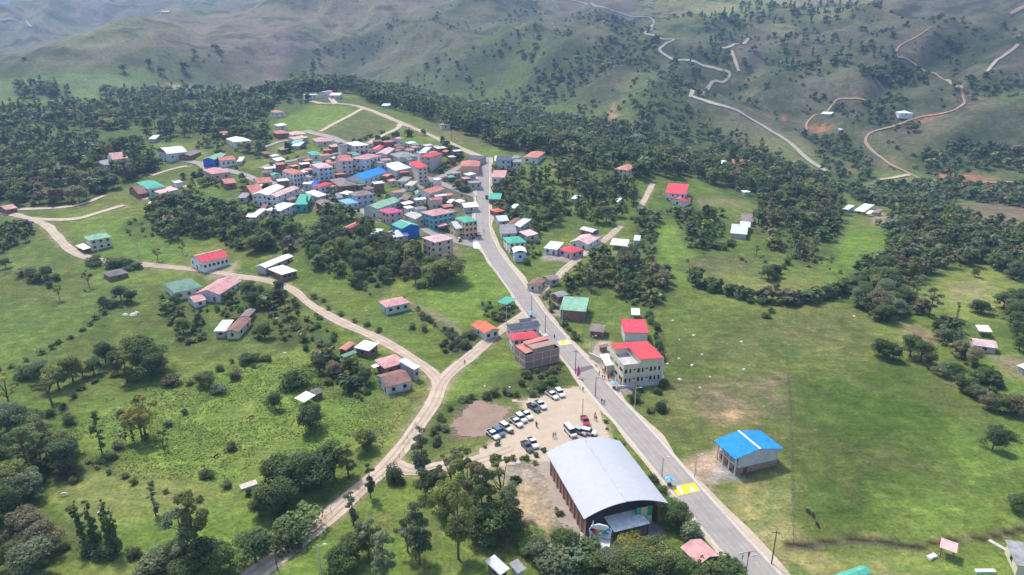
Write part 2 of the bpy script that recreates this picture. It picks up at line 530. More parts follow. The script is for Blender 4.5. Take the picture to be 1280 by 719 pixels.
def paint(pts, col, soft=3.0, amt=1.0, jag=3.0, world_pts=False):
    global colr
    w = np.array(pts, float) if world_pts else wpoly(pts)
    x0, y0 = w.min(0) - soft * 2 - jag; x1, y1 = w.max(0) + soft * 2 + jag
    s = (gx > x0) & (gx < x1) & (gy > y0) & (gy < y1)
    idx = np.nonzero(s)[0]
    if not len(idx): return
    d = polydist(gx[idx], gy[idx], w); ins = inpoly(gx[idx], gy[idx], w)
    sd = np.where(ins, -d, d) + ed[idx] * jag * 2.4
    a = np.clip(.5 - sd / (2 * soft), 0, 1)[:, None] * amt
    colr[idx] = colr[idx] * (1 - a) + np.array(col) * a


def stroke(pts, col, width, soft=1.5, amt=1.0, jag=1.5):
    global colr
    w = wpoly(pts); r = width / 2 + soft * 2 + jag
    s = (gx > w[:, 0].min() - r) & (gx < w[:, 0].max() + r) & (gy > w[:, 1].min() - r) & (gy < w[:, 1].max() + r)
    idx = np.nonzero(s)[0]
    if not len(idx): return
    d = polydist(gx[idx], gy[idx], w, False) - width / 2 + ed[idx] * jag * 2
    a = np.clip(.5 - d / (2 * soft), 0, 1)[:, None] * amt
    colr[idx] = colr[idx] * (1 - a) + np.array(col) * a


def speckle(pts, cols, scale, seed, amt=.8):
    """patchy sward: two or three grass colours in irregular clumps"""
    global colr
    w = wpoly(pts); idx = np.nonzero((gx > w[:, 0].min()) & (gx < w[:, 0].max()) & (gy > w[:, 1].min()) & (gy < w[:, 1].max()))[0]
    idx = idx[inpoly(gx[idx], gy[idx], w)]
    edge = np.clip(polydist(gx[idx], gy[idx], w) / 8, 0, 1)
    for k, c in enumerate(cols):
        f = fbm(gx[idx] / scale, gy[idx] / scale, 4, seed + k * 7)
        a = (np.clip((f - .53) * 9, 0, 1) * amt * edge)[:, None]
        colr[idx] = colr[idx] * (1 - a) + np.array(c) * a


# left meadows
paint([(-60, 330), (60, 330), (130, 350), (210, 380), (120, 400), (40, 450), (-60, 480)], (.15, .18, .048), 8, .8)
paint([(-60, 395), (60, 395), (130, 375), (110, 415), (30, 455), (-60, 470)], BRIGHT, 8, .9)
paint([(70, 440), (150, 385), (230, 400), (300, 430), (260, 470), (200, 500), (120, 500)], OLIVE, 8, .7)
paint([(60, 520), (200, 480), (330, 450), (400, 440), (520, 500), (480, 560), (330, 600), (150, 600), (110, 560)], BRIGHT, 6, .95)
paint([(150, 470), (260, 470), (200, 520), (90, 540), (70, 500)], DARK, 8, .5)
paint([(60, 610), (130, 570), (200, 590), (280, 610), (300, 630), (240, 640), (160, 660), (80, 650)], (.20, .21, .065), 4, .9)
paint([(150, 650), (300, 620), (340, 650), (260, 700), (150, 700)], BRIGHT, 5, .8)
paint([(40, 719), (100, 695), (200, 700), (210, 740), (40, 740)], YEL, 4, .8)
paint([(0, 290), (60, 300), (110, 330), (130, 345), (70, 350), (-20, 345)], (.105, .14, .04), 5, .8)
paint([(70, 265), (180, 270), (230, 290), (230, 325), (140, 318), (95, 290)], BRIGHT, 5, .6)
paint([(470, 500), (525, 475), (540, 500), (510, 540), (470, 570), (440, 560)], (.17, .18, .055), 4, .8)
paint([(330, 700), (380, 660), (440, 630), (470, 610), (560, 600), (600, 640), (620, 690), (560, 719), (340, 740)], BRIGHT, 5, .8)
paint([(560, 590), (640, 600), (690, 650), (720, 700), (660, 700), (640, 680)], (.15, .15, .055), 3, .5)
paint([(380, 390), (420, 410), (520, 465), (540, 470), (600, 435), (560, 420), (450, 370), (400, 370)], (.12, .165, .035), 4, .8)
paint([(500, 350), (620, 330), (640, 375), (600, 420), (530, 390)], BRIGHT, 4, .9)
paint([(560, 460), (640, 440), (660, 470), (600, 500), (560, 510), (550, 490)], BRIGHT, 4, .8)
paint([(350, 150), (400, 132), (450, 138), (400, 165), (340, 163)], BRIGHT, 5, .9)
paint([(400, 168), (455, 140), (495, 155), (450, 182)], (.11, .13, .05), 5, .9)
paint([(440, 235), (500, 225), (530, 235), (490, 250), (440, 250)], BRIGHT, 3, .8)
paint([(330, 215), (420, 195), (440, 225), (380, 220)], BRIGHT, 3, .7)
paint([(240, 210), (270, 205), (300, 225), (270, 245), (230, 240)], BRIGHT, 4, .8)
paint([(430, 130), (500, 150), (580, 165), (600, 185), (500, 150)], (.16, .14, .08), 6, .7)
paint([(600, 180), (560, 165), (530, 150), (560, 150), (640, 175)], (.15, .13, .08), 6, .8)
# right of the road
BIGF = [(800, 330), (870, 380), (1070, 385), (1110, 440), (1180, 470), (1280, 540), (1320, 719), (960, 719), (880, 610), (820, 540), (790, 430)]
paint(BIGF, OLIVE, 5, .9)
paint([(815, 272), (850, 280), (870, 330), (860, 360), (810, 360), (820, 320)], BRIGHT, 4, .95)
paint([(815, 345), (870, 380), (1000, 395), (1050, 420), (900, 440), (820, 440)], (.11, .155, .034), 9, .8)
paint([(860, 330), (980, 325), (1040, 345), (1030, 375), (950, 375), (880, 345)], (.17, .18, .055), 5, .8)
paint([(860, 325), (930, 320), (940, 335), (860, 340)], (.14, .125, .07), 4, .7)
paint([(950, 380), (1070, 385), (1100, 430), (1080, 460), (980, 440)], (.15, .155, .055), 9, .8)
paint([(840, 420), (950, 400), (1000, 440), (980, 470), (850, 465)], (.13, .14, .052), 9, .6)
paint([(990, 470), (1120, 450), (1220, 510), (1240, 600), (1100, 640), (990, 620)], (.066, .108, .020), 10, .85, 6)
paint([(1060, 480), (1180, 500), (1210, 540), (1100, 540)], (.08, .14, .02), 10, .7)
paint([(990, 560), (1120, 540), (1180, 580), (1150, 620), (1000, 640)], (.125, .115, .05), 12, .45)
paint([(986, 545), (1180, 500), (1230, 560), (1215, 620), (1120, 655), (989, 672)], (.064, .102, .020), 4, .75, 2)
paint([(1200, 520), (1290, 530), (1290, 650), (1230, 640), (1180, 610)], BRIGHT, 8, .9)
paint([(1100, 620), (1230, 600), (1290, 650), (1200, 672), (1130, 680)], BRIGHT, 8, .8)
paint([(985, 540), (990, 680), (1040, 670), (1010, 590)], (.12, .135, .04), 3, .5)
paint([(890, 612), (980, 585), (990, 685), (1040, 690), (1180, 690), (1180, 740), (980, 740)], (.27, .25, .095), 3, .95, 5)
paint([(1050, 690), (1130, 684), (1290, 675), (1290, 740), (1060, 740)], BRIGHT, 4, .75)
paint([(800, 470), (860, 478), (985, 470), (985, 535), (900, 545), (850, 560), (815, 530)], (.16, .165, .055), 4, .85)
paint([(865, 482), (985, 472), (985, 520), (900, 530), (860, 510)], (.20, .155, .095), 5, .95)
paint([(880, 520), (930, 512), (945, 527), (900, 535)], (.44, .30, .17), 3, .9)
paint([(865, 570), (895, 560), (920, 590), (930, 600), (880, 612), (850, 590)], (.40, .29, .20), 2.5, 1)
paint([(895, 585), (915, 580), (930, 600), (885, 603)], (.36, .33, .31), 1, .9, 1)
paint([(1160, 330), (1230, 330), (1280, 350), (1290, 400), (1200, 400), (1170, 370)], (.19, .22, .05), 6, .9)
paint([(1190, 355), (1230, 350), (1240, 375), (1190, 380)], (.26, .22, .12), 5, .6)
paint([(1050, 290), (1110, 285), (1120, 300), (1080, 340), (1040, 355), (1030, 335)], (.13, .2, .035), 5, .9)
paint([(1130, 405), (1180, 415), (1170, 430), (1140, 420)], (.27, .19, .12), 2.5, .9)
paint([(1150, 440), (1200, 470), (1260, 500), (1240, 510), (1180, 480)], (.20, .165, .085), 3, .8)
paint([(1240, 445), (1285, 450), (1285, 475), (1255, 465)], (.27, .2, .13), 3, .8)
paint([(940, 330), (1000, 315), (1040, 330), (1020, 350), (960, 345)], BRIGHT, 5, .6)
paint([(975, 235), (1000, 250), (1000, 280), (960, 300), (955, 260)], (.20, .20, .06), 4, .8)
paint([(860, 245), (930, 250), (940, 258), (880, 262)], (.19, .17, .08), 4, .8)
paint([(1190, 256), (1290, 250), (1290, 275), (1220, 285), (1190, 275)], (.17, .13, .085), 6, .9)
paint([(1085, 262), (1125, 270), (1120, 285), (1090, 280)], (.40, .28, .18), 2, .8)
paint([(685, 270), (760, 262), (760, 300), (720, 285), (690, 300)], (.10, .14, .035), 4, .8)
paint([(640, 230), (670, 235), (665, 270), (640, 268)], BRIGHT, 4, .8)
paint([(660, 340), (680, 320), (700, 335), (690, 350), (665, 358)], (.12, .16, .035), 3, .8)
paint([(735, 390), (800, 390), (800, 410), (735, 430), (700, 430), (705, 400)], (.12, .165, .04), 3, .7)
speckle([(885, 612), (985, 585), (992, 685), (1180, 690), (1180, 760), (960, 760)], [(.12, .19, .045), (.28, .25, .11), (.085, .15, .035)], 5, 501, .85)
speckle([(-60, 330), (200, 330), (400, 400), (540, 470), (500, 560), (300, 640), (-60, 640)], [(.15, .185, .05), (.10, .155, .032), (.17, .225, .05)], 13, 511, .5)
speckle([(820, 400), (1060, 385), (1180, 470), (1300, 550), (1300, 660), (990, 670), (880, 600), (820, 540)], [(.12, .125, .045), (.055, .09, .02), (.09, .13, .03)], 12, 521, .45)
speckle([(340, 740), (400, 650), (480, 600), (600, 600), (720, 700), (720, 760)], [(.16, .16, .06), (.10, .14, .035)], 6, 531, .6)
# bare ground
paint([(640, 500), (668, 497), (700, 486), (722, 483), (742, 495), (757, 520), (768, 552), (710, 572), (660, 578), (600, 590), (585, 580), (600, 563), (622, 548), (642, 530), (655, 515), (650, 505)], (.47, .365, .255), 1.5, 1, 2)
paint([(562, 548), (566, 522), (590, 501), (622, 503), (642, 510), (632, 532), (605, 548)], PLOW, 1.5, 1, 2)
paint([(640, 575), (680, 568), (700, 610), (735, 670), (745, 688), (715, 690), (690, 655), (660, 610), (600, 600)], (.33, .27, .22), 2, .9)
paint([(640, 600), (660, 603), (690, 650), (680, 672), (650, 650), (630, 620)], (.43, .31, .2), 2.5, .9)
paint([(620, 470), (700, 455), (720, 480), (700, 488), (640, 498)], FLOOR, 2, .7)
paint([(668, 455), (690, 460), (700, 470), (672, 472)], (.25, .17, .12), 2, .7)
paint([(755, 425), (790, 440), (800, 462), (790, 490), (772, 492), (748, 460), (738, 445), (745, 430)], (.42, .34, .27), 1, 1, 1)
paint([(676, 375), (700, 378), (702, 395), (690, 395)], (.38, .31, .25), 1, .9, 1)
paint([(680, 316), (705, 314), (722, 322), (712, 328), (690, 326), (676, 324)], (.33, .27, .24), 1, .95, 1)
paint([(770, 305), (800, 305), (800, 320), (775, 322)], (.33, .31, .28), 2, .8)
paint([(255, 345), (300, 325), (285, 345), (262, 352)], (.35, .28, .2), 2, .7)
paint([(600, 430), (640, 410), (640, 420), (610, 440)], (.3, .25, .17), 2, .5)
# village earth and paving under the houses
paint([(300, 240), (350, 205), (430, 185), (500, 180), (560, 200), (600, 205), (600, 305), (540, 300), (470, 275), (420, 262), (340, 270)], (.17, .15, .105), 4, .9)
paint([(610, 200), (650, 200), (660, 260), (670, 300), (660, 320), (640, 320), (610, 240)], (.15, .13, .08), 3, .6)
paint([(440, 236), (500, 226), (530, 236), (490, 250), (440, 250)], BRIGHT, 3, .8)
paint([(610, 228), (640, 222), (650, 232), (625, 245)], (.24, .17, .12), 2, .8)
paint([(540, 300), (575, 308), (590, 315), (560, 325)], (.2, .15, .1), 2, .6)
# distant valley and hills
paint([(40, 95), (180, 88), (195, 105), (170, 118), (80, 125), (-20, 120), (-20, 100)], (.13, .19, .07), 14, .9)
paint([(75, 37), (160, 30), (170, 40), (80, 42)], (.13, .17, .07), 30, .8)
paint([(230, 5), (262, 5), (255, 24), (235, 24)], (.13, .17, .07), 25, .8)
paint([(-20, 50), (100, 60), (90, 75), (-20, 75)], (.11, .15, .06), 30, .7)
paint([(270, 62), (322, 62), (375, 95), (285, 95)], (.15, .115, .09), 15, .7)
paint([(240, 100), (270, 108), (262, 120), (235, 118)], (.14, .17, .07), 8, .8)
paint([(210, 105), (240, 107), (232, 122), (213, 118)], (.42, .32, .23), 6, .7)
paint([(590, 50), (640, 25), (645, 60), (600, 70)], (.15, .165, .075), 15, .8)
paint([(690, 55), (768, 20), (740, 45), (700, 55)], (.23, .16, .11), 8, .8)
paint([(640, 60), (740, 20), (760, 8), (700, 5), (640, 30)], (.15, .13, .09), 12, .7)
paint([(755, 100), (812, 70), (815, 82), (765, 115)], (.21, .15, .11), 7, .85)
paint([(710, 92), (740, 70), (760, 62), (740, 85), (712, 98)], (.19, .14, .1), 6, .8)
paint([(775, 120), (830, 88), (865, 88), (860, 105), (812, 130), (790, 128)], (.12, .16, .06), 6, .9)
paint([(800, 0), (960, 0), (1090, 0), (1080, 20), (1000, 25), (940, 20), (860, 30), (830, 45), (800, 40)], SUN_TINT, 12, .9)  # sunlight on the hilltop put into the ground colour
paint([(960, 25), (1010, 15), (1080, 22), (1060, 35), (1000, 30), (975, 50)], (.30, .28, .12), 8, .8)
paint([(820, 35), (880, 25), (940, 35), (900, 50), (830, 50)], (.15, .19, .07), 8, .8)
paint([(860, 50), (905, 48), (920, 90), (960, 92), (950, 60), (1000, 60), (990, 80), (950, 95), (905, 92)], (.10, .15, .05), 6, .7)
paint([(960, 90), (1090, 40), (1120, 30), (1100, 80), (1060, 120), (1000, 130), (960, 125)], (.155, .145, .09), 10, .8)
paint([(1100, 0), (1290, 0), (1290, 30), (1200, 40), (1120, 40)], (.15, .135, .09), 10, .8)
paint([(1195, 60), (1290, 40), (1290, 60), (1240, 85), (1200, 90)], (.115, .14, .06), 8, .8)
paint([(1240, 60), (1290, 50), (1290, 110), (1240, 95)], (.145, .11, .09), 8, .8)
paint([(1180, 165), (1290, 110), (1290, 180), (1180, 185)], (.13, .135, .075), 8, .8)
paint([(1240, 118), (1280, 115), (1285, 130), (1250, 130)], (.13, .18, .05), 6, .8)
paint([(1090, 130), (1180, 95), (1200, 115), (1190, 135), (1110, 155)], (.12, .135, .06), 6, .6)
paint([(960, 120), (1060, 120), (1040, 160), (980, 160)], (.115, .11, .07), 6, .7)
paint([(1110, 158), (1180, 140), (1180, 143), (1150, 155), (1120, 162)], RED, 2.5, .95)
paint([(1162, 216), (1220, 218), (1245, 224), (1180, 224)], RED, 3, .95)
paint([(1170, 217), (1210, 219), (1200, 223), (1175, 222)], (.5, .27, .17), 2, .6)
paint([(1004, 157), (1022, 152), (1045, 158), (1040, 162), (1010, 165)], RED, 2.5, .95)
paint([(1072, 115), (1083, 115), (1083, 121), (1073, 121)], RED, 2, .9)
paint([(975, 143), (985, 142), (983, 152), (976, 150)], RED, 2, .8)
paint([(888, 106), (922, 98), (920, 102), (892, 110)], RED, 2, .95)
paint([(984, 202), (994, 200), (996, 207), (984, 207)], (.45, .25, .16), 2, .8)
paint([(1055, 202), (1068, 200), (1072, 215), (1060, 220)], (.45, .25, .15), 3, .85)
paint([(1090, 199), (1118, 196), (1130, 212), (1110, 210)], (.35, .2, .13), 3, .6)
paint([(758, 146), (768, 128), (772, 145), (765, 150)], (.4, .25, .18), 3, .85)
paint([(1045, 125), (1100, 118), (1090, 132), (1050, 130)], (.25, .15, .11), 4, .6)
DITCH = [(985, 683), (1020, 680), (1060, 675), (1090, 674), (1115, 678), (1140, 685), (1165, 680), (1195, 674), (1225, 674), (1255, 668), (1300, 655)]
stroke(DITCH, (.20, .16, .09), 2.6, .8, .7, .8); stroke(DITCH, (.035, .026, .018), 1.9, .4, 1, .5)
for ln in ([(190, 545), (230, 520), (270, 490), (310, 462), (345, 440)], [(118, 578), (150, 595), (200, 612), (240, 625)], [(75, 430), (120, 400), (165, 380)], [(80, 512), (110, 483), (140, 470)],
           [(815, 478), (985, 474)], [(860, 318), (905, 325), (940, 318)], [(395, 370), (455, 415)], [(485, 480), (520, 500), (560, 525)],
           [(510, 385), (560, 415), (595, 440)], [(830, 440), (830, 395), (812, 390)], [(380, 455), (420, 490), (455, 500)], [(990, 400), (1030, 418)]):
    stroke(ln, (.07, .06, .03), .9, .8, .55, .8)
for ln, wd in (([(840, 62), (790, 88), (720, 125)], 34), ([(1040, 60), (980, 95), (900, 130)], 26), ([(1180, 75), (1130, 105), (1070, 150)], 30), ([(1260, 45), (1200, 90), (1160, 125)], 26), ([(760, 20), (690, 75), (640, 125)], 40), ([(700, 95), (650, 120)], 30),
               ([(600, 75), (560, 110)], 40), ([(470, 50), (430, 90)], 50), ([(380, 70), (360, 95)], 40), ([(960, 20), (1060, 30)], 20), ([(900, 100), (870, 150)], 30), ([(1230, 165), (1150, 200)], 20), ([(1040, 175), (1090, 200)], 20)):
    stroke(ln, (.058, .070, .034), wd, 14, .8, 12)  # wooded gullies painted dark, adding hill shading to the ground colour
stroke([(990, 400), (1005, 407), (1020, 415), (1035, 420)], (.3, .25, .16), .5, .5, .8, .3)
stroke([(512, 380), (550, 398), (590, 425)], (.26, .22, .15), 3.5, 1.5, .8)
stroke([(728, 432), (755, 427), (775, 427)], (.3, .27, .16), 1.2, .8, .7)
# ---------------------------------------------------------------- roads (draped ribbons, each slightly above the ground)
ROADS = []


def resample(w, step):
    seg = np.hypot(*np.diff(w[:, :2], axis=0).T); s = np.concatenate([[0], np.cumsum(seg)])
    nn = max(3, int(s[-1] / step) + 1); t = np.linspace(0, s[-1], nn)
    # catmull-rom through the points
    out = []
    for tt in t:
        i = min(max(np.searchsorted(s, tt) - 1, 0), len(w) - 2); f = (tt - s[i]) / max(s[i + 1] - s[i], 1e-6)
        p0 = w[max(i - 1, 0)]; p1 = w[i]; p2 = w[i + 1]; p3 = w[min(i + 2, len(w) - 1)]
        out.append(.5 * ((2 * p1) + (-p0 + p2) * f + (2 * p0 - 5 * p1 + 4 * p2 - p3) * f * f + (-p0 + 3 * p1 - 3 * p2 + p3) * f ** 3))
    return np.array(out)


def ribbon(name, pts, offs, lift, mat, step=3.0, jitter=0.0, world_pts=None, kind='structure', label=None, cat=None, zs=None):
    w = (np.array(world_pts, float) if world_pts is not None else wpoly(pts))[:, :2]
    c = resample(w, step)
    t = np.gradient(c, axis=0); t /= np.linalg.norm(t, axis=1)[:, None] + 1e-9
    nrm = np.stack([t[:, 1], -t[:, 0]], -1)          # to the right of travel
    offs = np.array(offs, float); k = len(offs); m = len(c)
    sm = np.interp(np.linspace(0, 1, m), np.linspace(0, 1, max(m // 4, 3)), nrg.normal(0, 1, max(m // 4, 3)))
    sm2 = np.interp(np.linspace(0, 1, m), np.linspace(0, 1, max(m // 4, 3)), nrg.normal(0, 1, max(m // 4, 3)))
    O = np.tile(offs, (m, 1)); half = max(abs(offs))
    if jitter: O = O * (1 + jitter * (np.where(O > 0, sm[:, None], sm2[:, None])))
    X = c[:, 0][:, None] + nrm[:, 0][:, None] * O; Y = c[:, 1][:, None] + nrm[:, 1][:, None] * O
    Z = hgt(X, Y)
    L = lift + .0009 * np.maximum(np.hypot(X, Y) - 250, 0) if np.ndim(lift) == 0 else np.array(lift)[None] + 0 * X
    if zs is not None: Z = zs(X, Y) if callable(zs) else Z
    V = np.stack([X, Y, Z + L], -1).reshape(-1, 3)
    i = np.arange(m - 1)[:, None] * k + np.arange(k - 1)[None]
    Fq = np.stack([i, i + 1, i + k + 1, i + k], -1).reshape(-1, 4)
    o = link(bpy.data.objects.new(name, mesh_np(name, V, Fq, mat, True)))
    tag(o, label, cat, None, kind)
    ROADS.append((c, half))
    return o


def m_dirt(key, col, col2):
    if key in MATS: return MATS[key]
    m, nt, b = newmat(key); o = objco(nt)
    f = noise(nt, o, .25, 6, .65); c = mixc(nt, maprange(nt, f, .4, .65, 0, 1), col, col2)
    f2 = noise(nt, o, 1.6, 5, .7); c = mixc(nt, maprange(nt, f2, .5, .8, 0, .6), c, tuple(x * .7 for x in col))
    nt.links.new(c, b.inputs['Base Color']); b.inputs['Roughness'].default_value = .95
    bp = nd(nt, 'ShaderNodeBump'); bp.inputs['Strength'].default_value = .5; bp.inputs['Distance'].default_value = .15
    nt.links.new(f2, bp.inputs['Height']); nt.links.new(bp.outputs[0], b.inputs['Normal'])
    MATS[key] = m; return m


M_DIRT = m_dirt('dirt_road', (.54, .435, .325), (.42, .325, .23))
M_EARTH = m_dirt('red_earth_track', (.44, .28, .19), (.34, .23, .15))
M_PALE = m_dirt('pale_gravel', (.42, .38, .31), (.34, .30, .24))
M_ASPH = m_dirt('asphalt', (.325, .288, .255), (.28, .248, .218))
M_PAVE = m_dirt('paving', (.33, .30, .265), (.27, .245, .22))
M_KERB = m_plain('kerb_concrete', (.52, .45, .37), .9, .15, 1.2)
M_YPAINT = m_plain('yellow_paint', (.85, .66, .03), .7, .08, 2)
M_WPAINT = m_plain('white_paint', (.78, .77, .74), .7, .08, 2)

MAIN = [(606, 197), (604.5, 215), (604, 240), (603, 265), (604, 290), (612, 310), (626, 332), (646, 359), (671, 394), (697, 425), (727, 459), (753, 491), (803, 547), (857, 611), (912, 675), (951, 719), (1030, 810)]
mw = wpoly(MAIN)
WR = 3.6
ribbon('road_verge', None, [-WR - 2.2, -WR - .9, WR + .9, WR + 2.0], .07, M_DIRT, 2.5, .12, world_pts=mw)
ribbon('road', None, [-WR, -1.8, 0, 1.8, WR], .15, M_ASPH, 2.0, world_pts=mw)
for sgn, nm in ((1, 'kerb'), (-1, 'kerb')):
    pr = [sgn * (WR - .02), sgn * (WR + .02), sgn * (WR + .95), sgn * (WR + 1.0)]
    ribbon(nm, None, pr if sgn > 0 else pr[::-1], [.1, .29, .29, .0] if sgn > 0 else [.0, .29, .29, .1], M_KERB, 2.0, world_pts=mw)
# painted crossings and lines
def quad_on_road(name, quads, mats, lift=.19):
    V = []; Fq = []; mi = []
    for q, k in quads:
        w = wpoly(q); n0 = len(V)
        # subdivide the quad so that it follows the ground
        N = 5
        for i in range(N):
            for j in range(N):
                a, b = i / (N - 1), j / (N - 1)
                p = (w[0] * (1 - a) + w[1] * a) * (1 - b) + (w[3] * (1 - a) + w[2] * a) * b
                V.append((p[0], p[1], float(hgt(p[0], p[1])) + lift + .006 * k))
        for i in range(N - 1):
            for j in range(N - 1):
                Fq.append((n0 + i * N + j, n0 + i * N + j + 1, n0 + (i + 1) * N + j + 1, n0 + (i + 1) * N + j)); mi.append(k)
    o = link(bpy.data.objects.new(name, mesh_np(name, np.array(V), np.array(Fq)[:, ::-1], mats, False, mi)))
    return tag(o, None, None, None, 'structure')


X1 = [((839.5, 610), (868, 604), (875, 614), (847.5, 620.5)), ((844.5, 609), (849.5, 608), (854, 618), (852, 618.5)), ((862, 608.5), (863, 608.5), (871, 614), (864, 615.5))]
quad_on_road('road_marking', [(X1[0], 0), (X1[1], 1), (X1[2], 1)], [M_YPAINT, M_WPAINT])
X2 = [((697, 427.5), (712, 424.5), (717, 430), (700, 432.5)), ((697, 427.5), (700, 427), (702.5, 432), (700, 432.5)), ((706, 426), (709, 425.5), (712.5, 430.5), (707, 431.2)), ((706, 434), (700, 433), (691, 433.6), (692, 435))]
quad_on_road('road_marking', [(X2[0], 0), (X2[1], 1), (X2[2], 1)], [M_YPAINT, M_WPAINT])
quad_on_road('road_marking', [(((599.5, 297), (616, 296), (618, 298.6), (600.5, 299.6)), 0)], [M_WPAINT])
quad_on_road('road_marking', [(((591, 299), (599, 298), (600, 311.5), (592, 311)), 0)], [M_WPAINT], .2)
quad_on_road('road_marking', [(((621, 330), (635.5, 328), (636.5, 329.2), (622, 331.2)), 0)], [m_plain('faded_yellow_paint', (.6, .5, .25), .8)])
quad_on_road('road_marking', [(((678, 418.5), (683, 417.5), (685, 419.5), (680, 420.5)), 0)], [M_WPAINT])

DIRT = [
    ('dirt_road', [(-40, 258), (0, 265), (37, 274), (57, 282), (72, 297), (87, 311), (110, 322), (135, 327), (175, 331), (232, 336), (262, 340), (299, 346), (330, 350), (355, 357), (370, 365), (387, 380), (425, 402), (460, 417), (495, 435), (525, 455), (543, 470), (550, 482)], 3.7),
    ('dirt_road', [(660, 392), (632, 409), (600, 435), (570, 460), (552, 480), (542, 505), (518, 539), (490, 575), (474, 592), (450, 612), (427, 632), (395, 660), (357, 690), (320, 716), (270, 750)], 4.4),
    ('dirt_road', [(492, 580), (508, 588), (530, 588), (560, 583), (600, 576), (640, 560)], 4.6),
    ('dirt_road', [(-30, 263), (15, 262), (75, 260), (105, 255), (130, 245)], 3.2),
    ('dirt_road', [(37, 273), (60, 275), (95, 274), (125, 266), (155, 257)], 3.2),
    ('dirt_road', [(190, 220), (212, 213), (234, 208)], 3), ('dirt_road', [(180, 250), (190, 245), (207, 239), (234, 233)], 3.5),
    ('dirt_road', [(668, 370), (694, 349), (711, 333), (729, 319), (747, 306), (776, 283)], 3.4), ('dirt_road', [(799, 262), (811, 240), (816, 230)], 3),
    ('dirt_road', [(362, 306), (375, 300), (395, 289)], 3.2),
    ('dirt_road', [(390, 127), (402, 130), (417, 130), (440, 132), (455, 136), (480, 145), (505, 156), (520, 162), (560, 179), (590, 192), (606, 199)], 5.2),
    ('dirt_road', [(412, 117), (414, 123), (420, 131)], 4.5), ('dirt_road', [(455, 136), (430, 149), (400, 165)], 3.8), ('dirt_road', [(500, 156), (495, 162), (465, 177), (452, 186)], 3.8)]
for nm, pts, wd in DIRT:
    ribbon(nm, pts, [-wd / 2 - .3, -wd / 2, -wd / 4, 0, wd / 4, wd / 2, wd / 2 + .3], .09, M_DIRT, 2.5, .16)
    stroke(pts, (.30, .235, .15), wd + 1.6, 1.0, .75, 1.6)
for pts, wd in [([(602, 247), (580, 241), (556, 232), (538, 226), (522, 229), (505, 238), (492, 243)], 5.5), ([(538, 227), (560, 217), (578, 207), (592, 200)], 4.5), ([(540, 222), (530, 228), (520, 236)], 9),
                ([(412, 252), (425, 257), (450, 262), (475, 272), (505, 280), (528, 283), (545, 292), (575, 301), (598, 307)], 7.5), ([(572, 300), (590, 302), (603, 300)], 9),
                ([(203, 201), (228, 201), (250, 205), (275, 211), (302, 218), (322, 226), (345, 230)], 6), ([(250, 203), (258, 209), (266, 214)], 8),
                ([(325, 211), (344, 205), (362, 202), (380, 198.5), (400, 196), (420, 192), (430, 186)], 5), ([(322, 186), (335, 183), (349, 178), (360, 176)], 5), ([(382, 164), (395, 168), (410, 171), (425, 177), (440, 184)], 7),
                ([(372, 232), (385, 240), (400, 246), (412, 252)], 5), ([(345, 230), (365, 222), (378, 216)], 5)]:
    ribbon('village_street', pts, [-wd / 2, -wd / 4, 0, wd / 4, wd / 2], .11, M_PAVE, 3, .06)
for nm, pts, wd, mt in [
    ('hill_road', [(690, -4), (707, 0), (725, 3.5), (747, 9), (762, 13), (777, 18), (800, 22), (817, 27), (814, 36), (806, 43), (822, 47), (842, 50), (830, 57), (824, 63), (832, 70), (850, 76), (880, 83), (896, 87), (912, 92), (905, 103), (885, 110), (868, 116)], 4.6, M_PALE),
    ('hill_road', [(872, 115), (865, 117), (866, 121), (892, 130), (915, 136), (940, 150), (960, 162), (987, 179), (1010, 200), (1022, 208), (1037, 217)], 5, M_PALE),
    ('hill_track', [(903, 61), (915, 58), (935, 49)], 5, M_DIRT), ('hill_track', [(914, 64), (918, 75), (923, 90)], 4, M_DIRT),
    ('hill_track', [(1164, 35), (1150, 44), (1135, 52), (1122, 61), (1121, 71), (1140, 79), (1167, 92), (1187, 103), (1202, 115), (1205, 129), (1195, 137), (1180, 142), (1145, 148), (1115, 159), (1092, 165), (1083, 172), (1083, 181), (1100, 197), (1112, 206), (1125, 212), (1140, 219), (1160, 226), (1210, 228), (1270, 228), (1310, 227)], 2.7, M_EARTH),
    ('hill_track', [(1098, 226), (1110, 224), (1125, 221), (1137, 219)], 5, M_DIRT), ('hill_track', [(1272, 56), (1258, 68), (1243, 79), (1234, 90)], 4, M_DIRT),
    ('hill_track', [(1008, 163), (1010, 152), (1032, 142), (1045, 126), (1060, 124), (1082, 126)], 2.5, M_EARTH), ('hill_track', [(1262, 18), (1272, 13), (1290, 6)], 6, M_EARTH),
    ('valley_road', [(-20, 22), (0, 26), (25, 29), (40, 34)], 5, M_PALE)]:
    ribbon(nm, pts, [-wd / 2, -wd / 4, 0, wd / 4, wd / 2], .25, mt, 6, .15)


M_RUT = m_dirt('wheel_rut', (.46, .365, .265), (.38, .29, .20)); M_RUT2 = m_dirt('worn_asphalt', (.355, .32, .285), (.295, .265, .235)); M_TAR = m_plain('tar_patch', (.13, .125, .12), .8, .3, 1)
for nm, pts, wd in DIRT[:3] + DIRT[7:8] + DIRT[10:11]:
    for o_ in (-.85, .85): ribbon('wheel_rut', pts, [o_ - .28, o_ + .28], .17, M_RUT, 2.5, .10)
for o_ in (-2.4, -1.1, 1.1, 2.4): ribbon('wheel_track', None, [o_ - .32, o_ + .32], .165, M_RUT2, 2.5, .06, world_pts=mw)
for q in ([(716, 462), (745, 456), (747, 459), (724, 467)], [(637, 344), (646, 342), (649, 346), (640, 347)]):
    quad_on_road('tar_patch', [(q, 0)], [M_TAR], .176)


